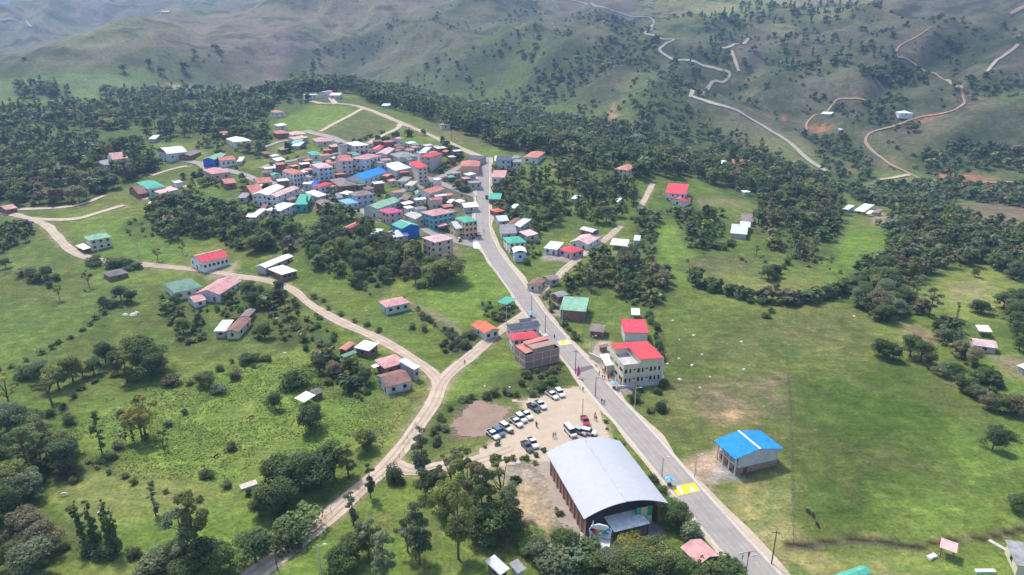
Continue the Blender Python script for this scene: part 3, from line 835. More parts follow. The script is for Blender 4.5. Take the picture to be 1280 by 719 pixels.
def sheet(name, poly, mat, lift, step=.8, jag=1.2):
    """a draped sheet of bare ground with a ragged edge"""
    w = wpoly(poly); x = np.arange(w[:, 0].min() - 2, w[:, 0].max() + 2, step); y = np.arange(w[:, 1].min() - 2, w[:, 1].max() + 2, step)
    X, Y = np.meshgrid(x, y, indexing='ij'); f = fbm(X / 4, Y / 4, 3, 77) - .5
    d = polydist(X.ravel(), Y.ravel(), w).reshape(X.shape); ins = inpoly(X.ravel(), Y.ravel(), w).reshape(X.shape)
    k = np.where(ins, -d, d) + f * jag * 4 < 0
    n1, n2 = X.shape; idx = np.arange(n1 * n2).reshape(n1, n2)
    ok = k[:-1, :-1] & k[1:, :-1] & k[1:, 1:] & k[:-1, 1:]
    Fq = np.stack([idx[:-1, :-1][ok], idx[1:, :-1][ok], idx[1:, 1:][ok], idx[:-1, 1:][ok]], -1)
    used, inv = np.unique(Fq, return_inverse=True)
    V = np.stack([X.ravel(), Y.ravel(), hgt(X.ravel(), Y.ravel()) + lift], -1)[used]
    o = link(bpy.data.objects.new(name, mesh_np(name, V, inv.reshape(-1, 4), mat, True))); return tag(o, None, None, None, 'structure')


M_LOT = m_dirt('lot_gravel', (.50, .395, .285), (.43, .34, .245)); M_PL = m_dirt('ploughed_soil', (.30, .205, .15), (.235, .16, .12)); M_SIDE = m_dirt('side_gravel', (.36, .30, .245), (.30, .25, .20))
sheet('gravel_lot', [(640, 500), (668, 497), (700, 486), (722, 483), (742, 495), (757, 520), (768, 552), (710, 572), (660, 578), (600, 590), (585, 580), (600, 563), (622, 548), (642, 530), (655, 515), (650, 505)], M_LOT, .10)
sheet('ploughed_ground', [(562, 548), (566, 522), (590, 501), (622, 503), (638, 510), (630, 532), (605, 548)], M_PL, .10)
sheet('yard_paving', [(757, 432), (768, 445), (790, 470), (795, 487), (772, 492), (748, 460), (738, 445), (745, 430)], M_SIDE, .09, .6, .3)
sheet('gravel_path', [(672, 574), (684, 572), (700, 612), (733, 668), (745, 690), (722, 692), (700, 660), (684, 620)], M_SIDE, .09, .7, .6)


def near_road(x, y, pad):
    for c, hw in ROADS:
        d = np.hypot(c[:, 0] - x, c[:, 1] - y).min()
        if d < hw + pad: return True
    return False


# ---------------------------------------------------------------- the ground sheet
def make_ground():
    m, nt, b = newmat('grassland_ground')
    o = objco(nt)
    at_ = nd(nt, 'ShaderNodeAttribute', attribute_name='Col')
    nA = noise(nt, o, .035, 6, .6); nB = noise(nt, o, .22, 6, .65); nC = noise(nt, o, 1.1, 6, .7)
    mp = nd(nt, 'ShaderNodeMapping'); nt.links.new(o, mp.inputs[0]); mp.inputs['Scale'].default_value = (.5, 1.6, 1); mp.inputs['Rotation'].default_value = (0, 0, .25)
    nD = noise(nt, mp.outputs[0], .3, 5, .7)
    k = None
    for f, a, b2 in ((nA, .84, 1.18), (nB, .74, 1.28), (nC, .60, 1.42), (nD, .80, 1.22)):
        x = maprange(nt, f, .28, .72, a, b2)
        if k is None: k = x
        else:
            mm = nd(nt, 'ShaderNodeMath', operation='MULTIPLY'); nt.links.new(k, mm.inputs[0]); nt.links.new(x, mm.inputs[1]); k = mm.outputs[0]
    sc = nd(nt, 'ShaderNodeVectorMath', operation='SCALE'); nt.links.new(at_.outputs['Color'], sc.inputs[0]); nt.links.new(k, sc.inputs['Scale'])
    # straw coloured and deep green tufts
    tuft = mixc(nt, 1.0, sc.outputs[0], (1.45, 1.18, 1.1), 'MULTIPLY')
    c = mixc(nt, maprange(nt, nB, .52, .68, 0, .6), sc.outputs[0], tuft)
    deep = mixc(nt, 1.0, c, (.55, .72, .6), 'MULTIPLY')
    nE = noise(nt, o, .6, 5, .75)
    c = mixc(nt, maprange(nt, nE, .55, .7, 0, .75), c, deep)
    # low scrub mottling the hillsides
    ah = nd(nt, 'ShaderNodeAttribute', attribute_name='Hill')
    nF = noise(nt, o, .016, 8, .68); nG = noise(nt, o, .06, 7, .7)
    m1 = maprange(nt, nF, .52, .60, 0, .8); m2 = maprange(nt, nG, .56, .63, 0, .7)
    mx_ = nd(nt, 'ShaderNodeMath', operation='MAXIMUM'); nt.links.new(m1, mx_.inputs[0]); nt.links.new(m2, mx_.inputs[1])
    mm = nd(nt, 'ShaderNodeMath', operation='MULTIPLY'); nt.links.new(mx_.outputs[0], mm.inputs[0]); nt.links.new(ah.outputs['Fac'], mm.inputs[1])
    c = mixc(nt, mm.outputs[0], c, (.058, .074, .034))
    nt.links.new(c, b.inputs['Base Color']); b.inputs['Roughness'].default_value = 1; b.inputs['Specular IOR Level'].default_value = .1
    bp = nd(nt, 'ShaderNodeBump'); bp.inputs['Strength'].default_value = .9; bp.inputs['Distance'].default_value = .45
    nt.links.new(nC, bp.inputs['Height'])
    bp2 = nd(nt, 'ShaderNodeBump'); bp2.inputs['Strength'].default_value = .6; bp2.inputs['Distance'].default_value = 1.3
    nt.links.new(nB, bp2.inputs['Height']); nt.links.new(bp.outputs[0], bp2.inputs['Normal']); nt.links.new(bp2.outputs[0], b.inputs['Normal'])
    V = np.stack([gx, gy, GZ.reshape(-1)], -1)
    i = np.arange(NR - 1)[:, None] * NA + np.arange(NA - 1)[None]
    Fq = np.stack([i, i + 1, i + NA + 1, i + NA], -1).reshape(-1, 4)
    me = mesh_np('ground', V, Fq, m, True, None, ('POINT', np.clip(colr, .01, .9)))
    ha = me.attributes.new('Hill', 'FLOAT', 'POINT'); ha.data.foreach_set('value', hill_attr.astype(np.float32))
    g = link(bpy.data.objects.new('ground', me)); tag(g, None, None, None, 'structure')
# ---------------------------------------------------------------- labels that single things out
LAND = [  # px, py, phrase
    (757, 595, 'the grey barrel roofed sports hall'), (795, 455, 'the cream three storey building'), (938, 562, 'the blue roofed shed'), (690, 520, 'the gravel car park'), (603, 530, 'the brown ploughed patch'),
    (677, 445, 'the bare brick building'), (655, 420, 'the red hip roofed house by the junction'), (603, 408, 'the small orange roofed house'), (490, 375, 'the pink roofed field house'), (485, 462, 'the walled farmyard at the dirt road fork'),
    (383, 496, 'the lone white field shed'), (290, 402, 'the white and rust farm roofs'), (225, 352, 'the mossy green roof'), (278, 357, 'the long pink roof'), (258, 320, 'the white school with red roof'), (345, 332, 'the twin white roofs'),
    (118, 297, 'the green roofed house on the bend'), (140, 338, 'the grey thatched hut'), (20, 265, 'the road fork at the far left'), (85, 500, 'the hedge in the left meadow'), (178, 520, 'the yellow crowned tree'), (70, 590, 'the dark wood in the lower left'),
    (130, 660, 'the slim column trees'), (245, 650, 'the lower left meadow corner'), (370, 600, 'the dirt road below the meadow'), (450, 700, 'the bottom stretch of dirt road'), (560, 660, 'the tall grove by the dirt road'), (640, 700, 'the tin shed at the bottom edge'),
    (740, 665, 'the white gate kiosk'), (872, 690, 'the faded red roof by the main road'), (1187, 686, 'the open shelter in the lower right'), (1240, 560, 'the right edge of the big meadow'), (1228, 427, 'the striped tin roofs'), (1120, 430, 'the earth bank above the meadow'),
    (1180, 360, 'the sunny paddock on the right'), (1080, 262, 'the farm cluster on the wooded rise'), (1100, 330, 'the woods beside the paddock'), (960, 365, 'the long hedge across the big meadow'), (925, 285, 'the white sheds in the clearing'), (845, 240, 'the red roofed double house'),
    (785, 212, 'the salmon hip roofed house'), (835, 310, 'the narrow bright field'), (800, 365, 'the thicket beside the big meadow'), (773, 303, 'the white roofs by the lane'), (735, 293, 'the curved roof by the lane'), (704, 311, 'the white and red yard house'), (718, 386, 'the green roofed brick barn'),
    (640, 297, 'the teal roofed roadside house'), (545, 300, 'the pale pink three storey house'), (505, 285, 'the teal roof with blue gable'), (445, 277, 'the long red roof'), (400, 245, 'the lower village roofs'), (345, 255, 'the white flat roofed house'), (310, 232, 'the coral roof cluster'),
    (270, 205, 'the pink house at the street bend'), (210, 190, 'the big white shed'), (185, 230, 'the teal and rust roofs'), (140, 197, 'the pink and grey farmhouse'), (85, 198, 'the little orange roof'), (140, 148, 'the coral roof in the woods'), (295, 172, 'the white house behind the village'),
    (380, 165, 'the top street of the village'), (415, 115, 'the hilltop houses'), (455, 215, 'the big blue roof'), (545, 205, 'the tall beige blocks'), (500, 140, 'the ridge road'), (655, 205, 'the houses at the road head'), (740, 180, 'the wood behind the village'),
    (890, 188, 'the hidden grey roof'), (960, 210, 'the pale valley road'), (1035, 160, 'the tin roof on red earth'), (1118, 165, 'the white roof on the hill track'), (1200, 225, 'the orange cutting'), (1230, 262, 'the brown grass knoll'), (820, 110, 'the green hill pasture'), (990, 60, 'the sunny hilltop'),
    (1110, 95, 'the hill track bend'), (700, 130, 'the foot of the slope'), (100, 110, 'the valley fields'), (590, 345, 'the bright lot below the village'), (570, 400, 'the lower village paddock'), (270, 270, 'the wooded dip below the village')]
ORD = 'first second third fourth fifth sixth seventh eighth ninth tenth eleventh twelfth thirteenth fourteenth fifteenth sixteenth seventeenth eighteenth nineteenth twentieth'.split()
ORD += ['twenty-' + w for w in ORD[:9]] + ['thirtieth'] + ['thirty-' + w for w in ORD[:9]] + ['fortieth'] + ['forty-' + w for w in ORD[:9]] + ['fiftieth'] + ['fifty-' + w for w in ORD[:9]]
AUTO = []     # (object, px, py, look, group)


def resolve_labels():
    bk = {}
    for o, px, py, look in AUTO:
        d = [(math.hypot((px - a) / 1.0, (py - b) * 1.6), a, b, ph) for a, b, ph in LAND]
        _, a, b, ph = min(d)
        dx, dy = px - a, (py - b) * 1.6
        if abs(dx) > abs(dy): rel = 'right of' if dx > 0 else 'left of'
        else: rel = 'in front of' if dy > 0 else 'behind'
        bk.setdefault((look, rel, ph), []).append((px, o))
    for (look, rel, ph), L in bk.items():
        L.sort(key=lambda t: t[0])
        for i, (px, o) in enumerate(L):
            s = '%s %s %s' % (look, rel, ph)
            if len(L) == 2: s = ('%s, left one of two' if i == 0 else '%s, right one of two') % s
            elif len(L) > 2: s = '%s, %s from left' % (s, ORD[min(i, len(ORD) - 1)])
            w = s.split()
            if len(w) > 16: s = ' '.join(s.replace(' the ', ' ').split()[:16])
            o['label'] = s


# ---------------------------------------------------------------- trees
def leaf_mat():
    m, nt, b = newmat('foliage')
    at_ = nd(nt, 'ShaderNodeAttribute', attribute_name='Col')
    oi = nd(nt, 'ShaderNodeObjectInfo')
    k = maprange(nt, oi.outputs['Random'], 0, 1, .8, 1.25)
    sc = nd(nt, 'ShaderNodeVectorMath', operation='SCALE'); nt.links.new(at_.outputs['Color'], sc.inputs[0]); nt.links.new(k, sc.inputs['Scale'])
    nt.links.new(sc.outputs[0], b.inputs['Base Color']); b.inputs['Roughness'].default_value = .7; b.inputs['Specular IOR Level'].default_value = .25
    tr = nd(nt, 'ShaderNodeBsdfTranslucent'); nt.links.new(sc.outputs[0], tr.inputs[0])
    mx = nd(nt, 'ShaderNodeMixShader'); mx.inputs[0].default_value = .42
    out = nt.nodes['Material Output']
    nt.links.new(b.outputs[0], mx.inputs[1]); nt.links.new(tr.outputs[0], mx.inputs[2]); nt.links.new(mx.outputs[0], out.inputs[0])
    return m


M_LEAF = leaf_mat()
M_BARK = m_plain('bark', (.16, .125, .09), .9, .3, 1.5)
TONES = {'d': (.115, .152, .058), 'o': (.190, .200, .070), 'g': (.170, .195, .120), 'y': (.38, .34, .09), 'b': (.17, .255, .06), 'k': (.090, .118, .054), 'r': (.205, .175, .11)}
LOOK = {'d': 'dark green', 'o': 'olive green', 'g': 'grey green', 'y': 'yellowish', 'b': 'bright green', 'k': 'very dark', 'r': 'brownish'}


def leaves(cl, nl, ls, r, tone, up=.8):
    """leaf quads scattered on clumps cl [(x,y,z,rad)]"""
    cl = np.array(cl); w = cl[:, 3] ** 2; w = w / w.sum()
    k = r.choice(len(cl), nl, p=w)
    d = r.normal(0, 1, (nl, 3)); d /= np.linalg.norm(d, axis=1)[:, None]; d[:, 2] = np.where(d[:, 2] < -.3, -d[:, 2] * .6, d[:, 2])
    rad = cl[k, 3] * (.55 + .5 * r.random(nl) ** .6)
    c = cl[k, :3] + d * rad[:, None] * np.array([1, 1, .78])
    nrm = d + r.normal(0, .55, (nl, 3)) + np.array([0, 0, up]); nrm /= np.linalg.norm(nrm, axis=1)[:, None]
    a = np.cross(nrm, r.normal(0, 1, (nl, 3))); a /= np.linalg.norm(a, axis=1)[:, None] + 1e-9; b = np.cross(nrm, a)
    s = ls * (.6 + .9 * r.random(nl))[:, None] / 2
    asp = (.55 + .6 * r.random(nl))[:, None]
    q = np.stack([c - a * s - b * s * asp * .6, c + a * s * .8 - b * s * asp, c + a * s + b * s * asp * .7, c - a * s * .7 + b * s * asp], 1)
    cv = r.normal(1, .16, len(cl))[k] * r.normal(1, .2, nl)
    hue = r.normal(0, .12, nl)
    col = np.array(TONES[tone])[None] * np.clip(cv, .5, 1.8)[:, None] * np.stack([1 + hue, np.ones(nl), 1 - hue * .5], -1)
    col = col * np.array([1.12, 1.2, 1.0]); return q, np.clip(col, .008, .5)


def crown(kind, seed, tone, fine):
    """unit-ish tree of real size; returns quads, colours, trunk MB, (height, radius)"""
    r = np.random.default_rng(seed); cl = []; T = MB()
    if kind == 'broad':
        Hh, R = 9.0, 4.7; n_ = 19
        for i in range(n_):
            t = r.random() ** .7; an = r.random() * 6.283; rr = R * (.25 + .62 * r.random()) * (1 - .45 * t)
            cl.append((rr * math.cos(an), rr * math.sin(an), Hh * (.22 + .62 * t), R * (.26 + .17 * r.random())))
        cl.append((0, 0, Hh * .55, R * .6)); nl, ls = (5600, .29) if fine else (1100, .66)
        T.tube((0, 0, -.4), (0, 0, Hh * .4), .32, .22)
        for c in cl[:8]: T.tube((0, 0, Hh * .28), (c[0] * .8, c[1] * .8, c[2]), .16, .05, 5)
    elif kind == 'open':
        Hh, R = 10.0, 4.0
        for i in range(12):
            t = r.random(); an = r.random() * 6.283; rr = R * (.4 + .6 * r.random()) * (1 - .5 * t)
            cl.append((rr * math.cos(an), rr * math.sin(an), Hh * (.5 + .45 * t), R * (.13 + .13 * r.random())))
        nl, ls = (2300, .29) if fine else (520, .6)
        T.tube((0, 0, -.4), (.2, 0, Hh * .45), .28, .18)
        for c in cl: T.tube((.2, 0, Hh * (.3 + .15 * r.random())), (c[0], c[1], c[2]), .12, .04, 5)
    elif kind == 'euc':
        Hh, R = 17.0, 3.2; lean = r.normal(0, .5, 2)
        for i in range(20):
            t = r.random(); an = r.random() * 6.283; rr = R * (.2 + .75 * r.random()) * (.45 + .8 * math.sin(math.pi * min(1, t * .9 + .08)))
            cl.append((lean[0] * t + rr * math.cos(an), lean[1] * t + rr * math.sin(an), Hh * (.22 + .74 * t), R * (.24 + .22 * r.random())))
        nl, ls = (5000, .29) if fine else (1000, .66)
        T.tube((0, 0, -.5), (lean[0] * .5, lean[1] * .5, Hh * .55), .32, .2); T.tube((lean[0] * .5, lean[1] * .5, Hh * .55), (lean[0], lean[1], Hh * .93), .2, .06)
        for c in cl[:14]: T.tube((lean[0] * .4, lean[1] * .4, c[2] - 2.2), (c[0], c[1], c[2]), .09, .03, 5)
    elif kind == 'pine':
        Hh, R = 17.0, 3.4
        for i in range(22):
            t = r.random() ** .8; an = r.random() * 6.283; rr = R * (1.05 - t) * (.3 + .6 * r.random())
            cl.append((rr * math.cos(an), rr * math.sin(an), Hh * (.12 + .80 * t), R * (.40 - .18 * t)))
        nl, ls = (2800, .4) if fine else (900, .75)
        T.tube((0, 0, -.5), (0, 0, Hh * .95), .3, .05)
    elif kind == 'column':
        Hh, R = 11.0, 1.2
        for i in range(16):
            t = i / 15; an = r.random() * 6.283
            cl.append((.35 * math.cos(an), .35 * math.sin(an), Hh * (.12 + .84 * t), R * (.75 - .5 * t)))
        nl, ls = (800, .38) if fine else (300, .6)
        T.tube((0, 0, -.4), (0, 0, Hh * .9), .18, .04)
    elif kind == 'poplar':
        Hh, R = 11.0, 1.5
        for i in range(12):
            t = i / 11; an = r.random() * 6.283; rr = .9 * r.random()
            cl.append((rr * math.cos(an), rr * math.sin(an), Hh * (.12 + .84 * t), .35 + .35 * r.random()))
        nl, ls = (380, .42), None; nl, ls = 620, .34
        T.tube((0, 0, -.4), (0, 0, Hh * .97), .16, .04)
        for c in cl: T.tube((0, 0, c[2] - .6), c[:3], .05, .02, 4)
    else:  # shrub
        Hh, R = 3.4, 2.4
        for i in range(11):
            an = r.random() * 6.283; rr = R * .65 * r.random()
            cl.append((rr * math.cos(an), rr * math.sin(an), Hh * (.12 + .55 * r.random()), R * (.28 + .26 * r.random())))
        nl, ls = (1900, .21) if fine else (380, .5)
        for c in cl[:5]: T.tube((0, 0, -.3), c[:3], .08, .03, 4)
    q, col = leaves(cl, nl, ls, r, tone)
    return q, col, T, Hh


PROTO = {}


def proto(kind, var, tone, fine):
    key = (kind, var, tone, fine)
    if key not in PROTO:
        q, col, T, Hh = crown(kind, 100 + var * 7 + len(kind), tone, fine)
        n_ = len(q)
        me = mesh_np('crown', q.reshape(-1, 3), np.arange(n_ * 4).reshape(-1, 4), M_LEAF, False, None, ('FACE', col))
        PROTO[key] = (me, T.mesh('trunk', M_BARK, True), Hh)
    return PROTO[key]


KN = {'broad': ('broadleaf_tree', 'broad bushy tree', 'tree'), 'open': ('sparse_tree', 'sparse open tree', 'tree'), 'euc': ('eucalyptus_tree', 'tall ragged eucalyptus', 'tree'), 'pine': ('pine_tree', 'tall conical tree', 'tree'),
      'column': ('cypress_tree', 'slim column tree', 'tree'), 'poplar': ('poplar_tree', 'thin spindly tree', 'tree'), 'shrub': ('shrub', 'low shrub', 'shrub')}
KG = {'broad': 'broadleaf trees around the village', 'open': 'sparse trees in the meadows', 'euc': 'eucalyptus trees', 'pine': 'tall dark trees', 'column': 'slim column trees', 'poplar': 'thin spindly trees', 'shrub': 'shrubs in the fields and hedges'}
PLACED = []      # dicts awaiting: nearest become individuals, the rest one mass


def plant(px, py, kind, h, tone, wide=1.0, force=False, w=None):
    p = at(px, py) if w is None else w
    PLACED.append(dict(px=px, py=py, p=p, kind=kind, h=h, tone=tone, wide=wide, force=force))


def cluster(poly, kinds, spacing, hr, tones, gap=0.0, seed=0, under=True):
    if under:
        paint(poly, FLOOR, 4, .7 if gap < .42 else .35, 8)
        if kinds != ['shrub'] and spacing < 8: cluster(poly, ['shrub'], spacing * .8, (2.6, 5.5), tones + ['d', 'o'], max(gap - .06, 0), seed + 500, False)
    w = wpoly(poly); x0, y0 = w.min(0); x1, y1 = w.max(0)
    r = random.Random(seed * 13 + len(poly) + int(x0))
    nx = int((x1 - x0) / spacing) + 1; ny = int((y1 - y0) / spacing) + 1
    P_ = []
    for i in range(nx):
        for j in range(ny):
            P_.append((x0 + (i + .5 + r.uniform(-.45, .45) + .5 * (j % 2)) * spacing, y0 + (j + .5 + r.uniform(-.45, .45)) * spacing))
    P_ = np.array(P_); P_ = P_[inpoly(P_[:, 0], P_[:, 1], w)]
    if gap: P_ = P_[fbm(P_[:, 0] / 28, P_[:, 1] / 28, 2, 200 + seed) > gap]
    for x, y in P_:
        if near_road(x, y, 1.6): continue
        z = float(hgt(x, y)); px, py, dep = project(x, y, z)
        if px < -60 or px > 1340 or py > 800 or py < -20: continue
        k = r.choice(kinds); t = r.choice(tones) if r.random() < .72 else r.choice(['o', 'g', 'r', 'd'])
        h = r.uniform(*hr) * (.4 if k == 'shrub' else 1.35 if k in ('euc', 'pine') and hr[1] < 14 else 1)
        plant(float(px), float(py), k, h, t, r.uniform(.85, 1.2), False, np.array([x, y, z]))


def hedge(line, spacing, hr, tones, kinds=('shrub', 'shrub', 'broad'), jit=1.2, seed=1):
    c = resample(wpoly(line), spacing); r = random.Random(seed + len(line) * 5 + int(line[0][0]))
    for x, y in c:
        if r.random() < .1: continue
        x += r.uniform(-jit, jit); y += r.uniform(-jit, jit)
        if near_road(x, y, .8): continue
        z = float(hgt(x, y)); px, py, dep = project(x, y, z)
        if px < -40 or px > 1320 or py > 780: continue
        plant(float(px), float(py), r.choice(kinds), r.uniform(*hr), r.choice(tones), r.uniform(.9, 1.3), False, np.array([x, y, z]))


def make_trees(HOUSE_PTS):
    """individual trees: the ones that show largest of each kind; the rest make up one mass"""
    hp = np.array(HOUSE_PTS)
    groups = {}
    for t in PLACED:
        p = t['p']
        if not t['force'] and len(hp):
            if (np.hypot(hp[:, 0] - p[0], hp[:, 1] - p[1]) < hp[:, 2] + (1.0 if t['kind'] == 'shrub' else 2.5)).any(): continue
        dep = project(*p)[2]
        t['size'] = t['h'] / dep; t['dep'] = dep
        groups.setdefault(t['kind'], []).append(t)
    mass = []
    for k, L in groups.items():
        L.sort(key=lambda t: -(t['size'] + (10 if t['force'] else 0)))
        LIM = {'broad': 290, 'shrub': 290}.get(k, 280)
        for i, t in enumerate(L):
            t['i'] = i
            if i >= LIM: mass.append(t); continue
            me, tr, Hh = proto(k, i % 5, t['tone'], t['dep'] < 330)
            s = t['h'] / Hh
            e = empty(KN[k][0], tuple(t['p'] - np.array([0, 0, .1])), rnd.uniform(0, 6.28)); e.scale = (s * t['wide'], s * t['wide'], s)
            tag(e, None, KN[k][2], KG[k])
            link(bpy.data.objects.new('crown', me), e)
            link(bpy.data.objects.new('trunk' if k != 'shrub' else 'stem', tr), e)
            AUTO.append((e, t['px'], t['py'], '%s %s' % (LOOK[t['tone']], KN[k][1])))
    # the far wood that reads as one mass
    VV = []; CC = []; TV = []; TF = []
    base = {}
    for t in mass:
        k = t['kind']; v = rnd.randrange(6); key = (k, v, t['tone'])
        if key not in base:
            r = np.random.default_rng(900 + v); q, col, T, Hh = crown(k, 300 + v * 11, t['tone'], False)
            base[key] = (q, col, Hh)
        q, col, Hh = base[key]
        nq = int(min(len(q), max(80, 3.4e5 * t['size'] ** 2 * (.55 if k != 'shrub' else 1.6))))
        sel = nrg.choice(len(q), nq, replace=False)
        s = t['h'] / Hh; a = rnd.uniform(0, 6.28); ca, sa = math.cos(a), math.sin(a)
        qq = q[sel]; cen = qq.mean(1, keepdims=True); grow = math.sqrt(len(q) / nq) * .85
        qq = cen + (qq - cen) * max(1, grow)
        x = (qq[..., 0] * ca - qq[..., 1] * sa) * s * t['wide'] + t['p'][0]; y = (qq[..., 0] * sa + qq[..., 1] * ca) * s * t['wide'] + t['p'][1]; z = qq[..., 2] * s + t['p'][2]
        VV.append(np.stack([x, y, z], -1).reshape(-1, 3)); CC.append(col[sel] * rnd.uniform(.8, 1.2))
        if k != 'shrub':
            n0 = len(TV) * 0 + sum(len(a_) for a_ in TV); r0 = .2 * s
            c4 = np.array([[-r0, -r0, 0], [r0, -r0, 0], [r0, r0, 0], [-r0, r0, 0]]); tp = c4 * .5 + np.array([0, 0, t['h'] * .6])
            TV.append(np.concatenate([c4, tp]) + t['p']); b = n0 + np.array([[0, 1, 5, 4], [1, 2, 6, 5], [2, 3, 7, 6], [3, 0, 4, 7]]); TF.append(b)
    if VV:
        V = np.concatenate(VV); n_ = len(V) // 4
        o = link(bpy.data.objects.new('woodland_foliage', mesh_np('woodland_foliage', V, np.arange(n_ * 4).reshape(-1, 4), M_LEAF, False, None, ('FACE', np.concatenate(CC)))))
        tag(o, 'dark scattered woodland covering the slopes and gullies beyond the village', 'woodland', None, 'stuff')
        if TV:
            o2 = link(bpy.data.objects.new('trunk', mesh_np('trunk', np.concatenate(TV), np.concatenate(TF), M_BARK)), o); o2['kind'] = 'stuff'
    print('TREES', {k: len(v) for k, v in groups.items()}, 'mass', len(mass), 'quads', sum(len(a) for a in VV) // 4)


def tufts(poly, count, size, cols, seed, gap=.5, name='grass_tufts'):
    """rank weeds and coarse grass clumps standing in the pasture, too many to count"""
    w = wpoly(poly); r = np.random.default_rng(seed)
    x = r.uniform(w[:, 0].min(), w[:, 0].max(), count * 3); y = r.uniform(w[:, 1].min(), w[:, 1].max(), count * 3)
    k = inpoly(x, y, w) & (fbm(x / 9, y / 9, 3, seed) > gap); x, y = x[k][:count], y[k][:count]
    ok = np.ones(len(x), bool)
    for c, hw in ROADS:
        for i in range(0, len(c), 1):
            ok &= (x - c[i, 0]) ** 2 + (y - c[i, 1]) ** 2 > (hw + .6) ** 2
    x, y = x[ok], y[ok]
    z = hgt(x, y); n_ = len(x); nq = 5; V = []; C_ = []
    s = r.uniform(size[0], size[1], n_)
    for q in range(nq):
        d = r.normal(0, 1, (n_, 3)); d[:, 2] = abs(d[:, 2]) + .3; d /= np.linalg.norm(d, axis=1)[:, None]
        a = np.cross(d, r.normal(0, 1, (n_, 3))); a /= np.linalg.norm(a, axis=1)[:, None]; b = np.cross(d, a)
        c = np.stack([x + r.normal(0, .35, n_) * s, y + r.normal(0, .35, n_) * s, z + s * r.uniform(.05, .35, n_)], -1)
        ss = (s * r.uniform(.35, .6, n_))[:, None]
        V.append(np.stack([c - a * ss - b * ss * .5, c + a * ss - b * ss * .7, c + a * ss * .8 + b * ss * .6, c - a * ss * .7 + b * ss], 1))
        C_.append(np.array(cols)[r.integers(0, len(cols), n_)] * r.normal(1, .18, n_)[:, None])
    V = np.concatenate(V); C_ = np.clip(np.concatenate(C_), .01, .6)
    o = link(bpy.data.objects.new(name, mesh_np(name, V.reshape(-1, 3), np.arange(len(V) * 4).reshape(-1, 4), M_LEAF, False, None, ('FACE', C_))))
    return o
# ---------------------------------------------------------------- houses
RC = {'red': (.62, .085, .105), 'coral': (.60, .24, .19), 'pink': (.66, .35, .33), 'lpink': (.74, .50, .47), 'orange': (.66, .19, .10), 'teal': (.11, .42, .30), 'lgreen': (.28, .50, .34), 'moss': (.17, .30, .21), 'blue': (.03, .24, .82),
      'lblue': (.25, .52, .75), 'dblue': (.03, .14, .62), 'white': (.80, .80, .78), 'zinc': (.60, .62, .64), 'grey': (.34, .33, .33), 'dgrey': (.10, .11, .135), 'rust': (.30, .165, .135), 'brown': (.30, .235, .215), 'magenta': (.66, .13, .27), 'thatch': (.20, .18, .16), 'cream': (.58, .55, .46), 'salmon': (.62, .27, .20)}
WC = {'white': (.78, .77, .74), 'cream': (.68, .62, .46), 'grey': (.50, .48, .455), 'lgrey': (.66, .64, .61), 'brick': (.33, .19, .145), 'peach': (.72, .46, .30), 'turq': (.12, .42, .46), 'pink': (.68, .46, .42), 'beige': (.64, .54, .48), 'lav': (.50, .52, .68),
      'blue': (.04, .16, .60), 'lblue': (.52, .62, .72), 'teal': (.08, .50, .42), 'mint': (.50, .62, .54), 'rust': (.28, .13, .11), 'mauve': (.48, .36, .42), 'yellow': (.70, .55, .28)}
ROUGH_OLD = {'rust', 'brown', 'grey', 'thatch', 'coral', 'pink', 'moss', 'salmon'}


def roofmat(c, along='y'):
    st = {'white': .12, 'zinc': .18, 'blue': .07, 'red': .12, 'dblue': .05, 'dgrey': .2, 'teal': .2}.get(c, .4)
    return m_roof('roof_%s_%s' % (c, along), RC[c], st, .55 if c in ('zinc', 'white') else .85, along)


def wallmat(c): return m_wall('wall_' + c, WC[c], c in ('brick', 'rust'))


HPTS = []
M_FRAME = m_plain('window_frame', (.6, .58, .54), .7, .1)
M_WOOD = m_plain('weathered_wood', (.18, .13, .09), .9, .3, 2)


def rect3(A, B, C, h, minw=2.2, maxr=3.5):
    m = at(*B); g = m[2]
    for _ in range(4):
        z = g + h
        pts = []
        for q in (A, B, C):
            d = raydir(*q); t = (z - H_CAM) / d[2]; pts.append(np.array([d[0] * t, d[1] * t]))
        cen = (pts[0] + pts[2]) / 2; g = float(hgt(cen[0], cen[1]))
    a, b, c = pts; u = b - a; L = np.linalg.norm(u); u = u / L; v = np.array([-u[1], u[0]]); W = float(np.dot(c - b, v))
    if W < 0: v = -v; W = -W
    # the side whose direction is steadier sets the turn
    if np.linalg.norm(c - b) > L * 1.3:
        v2 = (c - b) / np.linalg.norm(c - b); u2 = np.array([v2[1], -v2[0]])
        if np.dot(u2, u) < 0: u2 = -u2
        L = max(float(np.dot(b - a, u2)), L * .5); W = np.linalg.norm(c - b); u, v = u2, v2
    L = max(L, minw); W = max(W, minw)
    L = min(L, W * maxr) if L > W else L; W = min(W, L * maxr) if W > L else W
    if m[1] > 560: cap = 22 if minw < 0 else 15; L = min(L, cap); W = min(W, cap, L * 1.3)
    o = b - u * L / 2 + v * W / 2
    rz = math.atan2(u[1], u[0]); gc = float(hgt(*o))
    g = min(float(hgt(*(o + u * i * L / 2 + v * j * W / 2))) for i in (-1, 1) for j in (-1, 1)) * .5 + gc * .5
    if o[1] > 560: g = gc
    return o, g, rz, L, W, 1 if (u[0] * v[1] - u[1] * v[0]) > 0 else -1


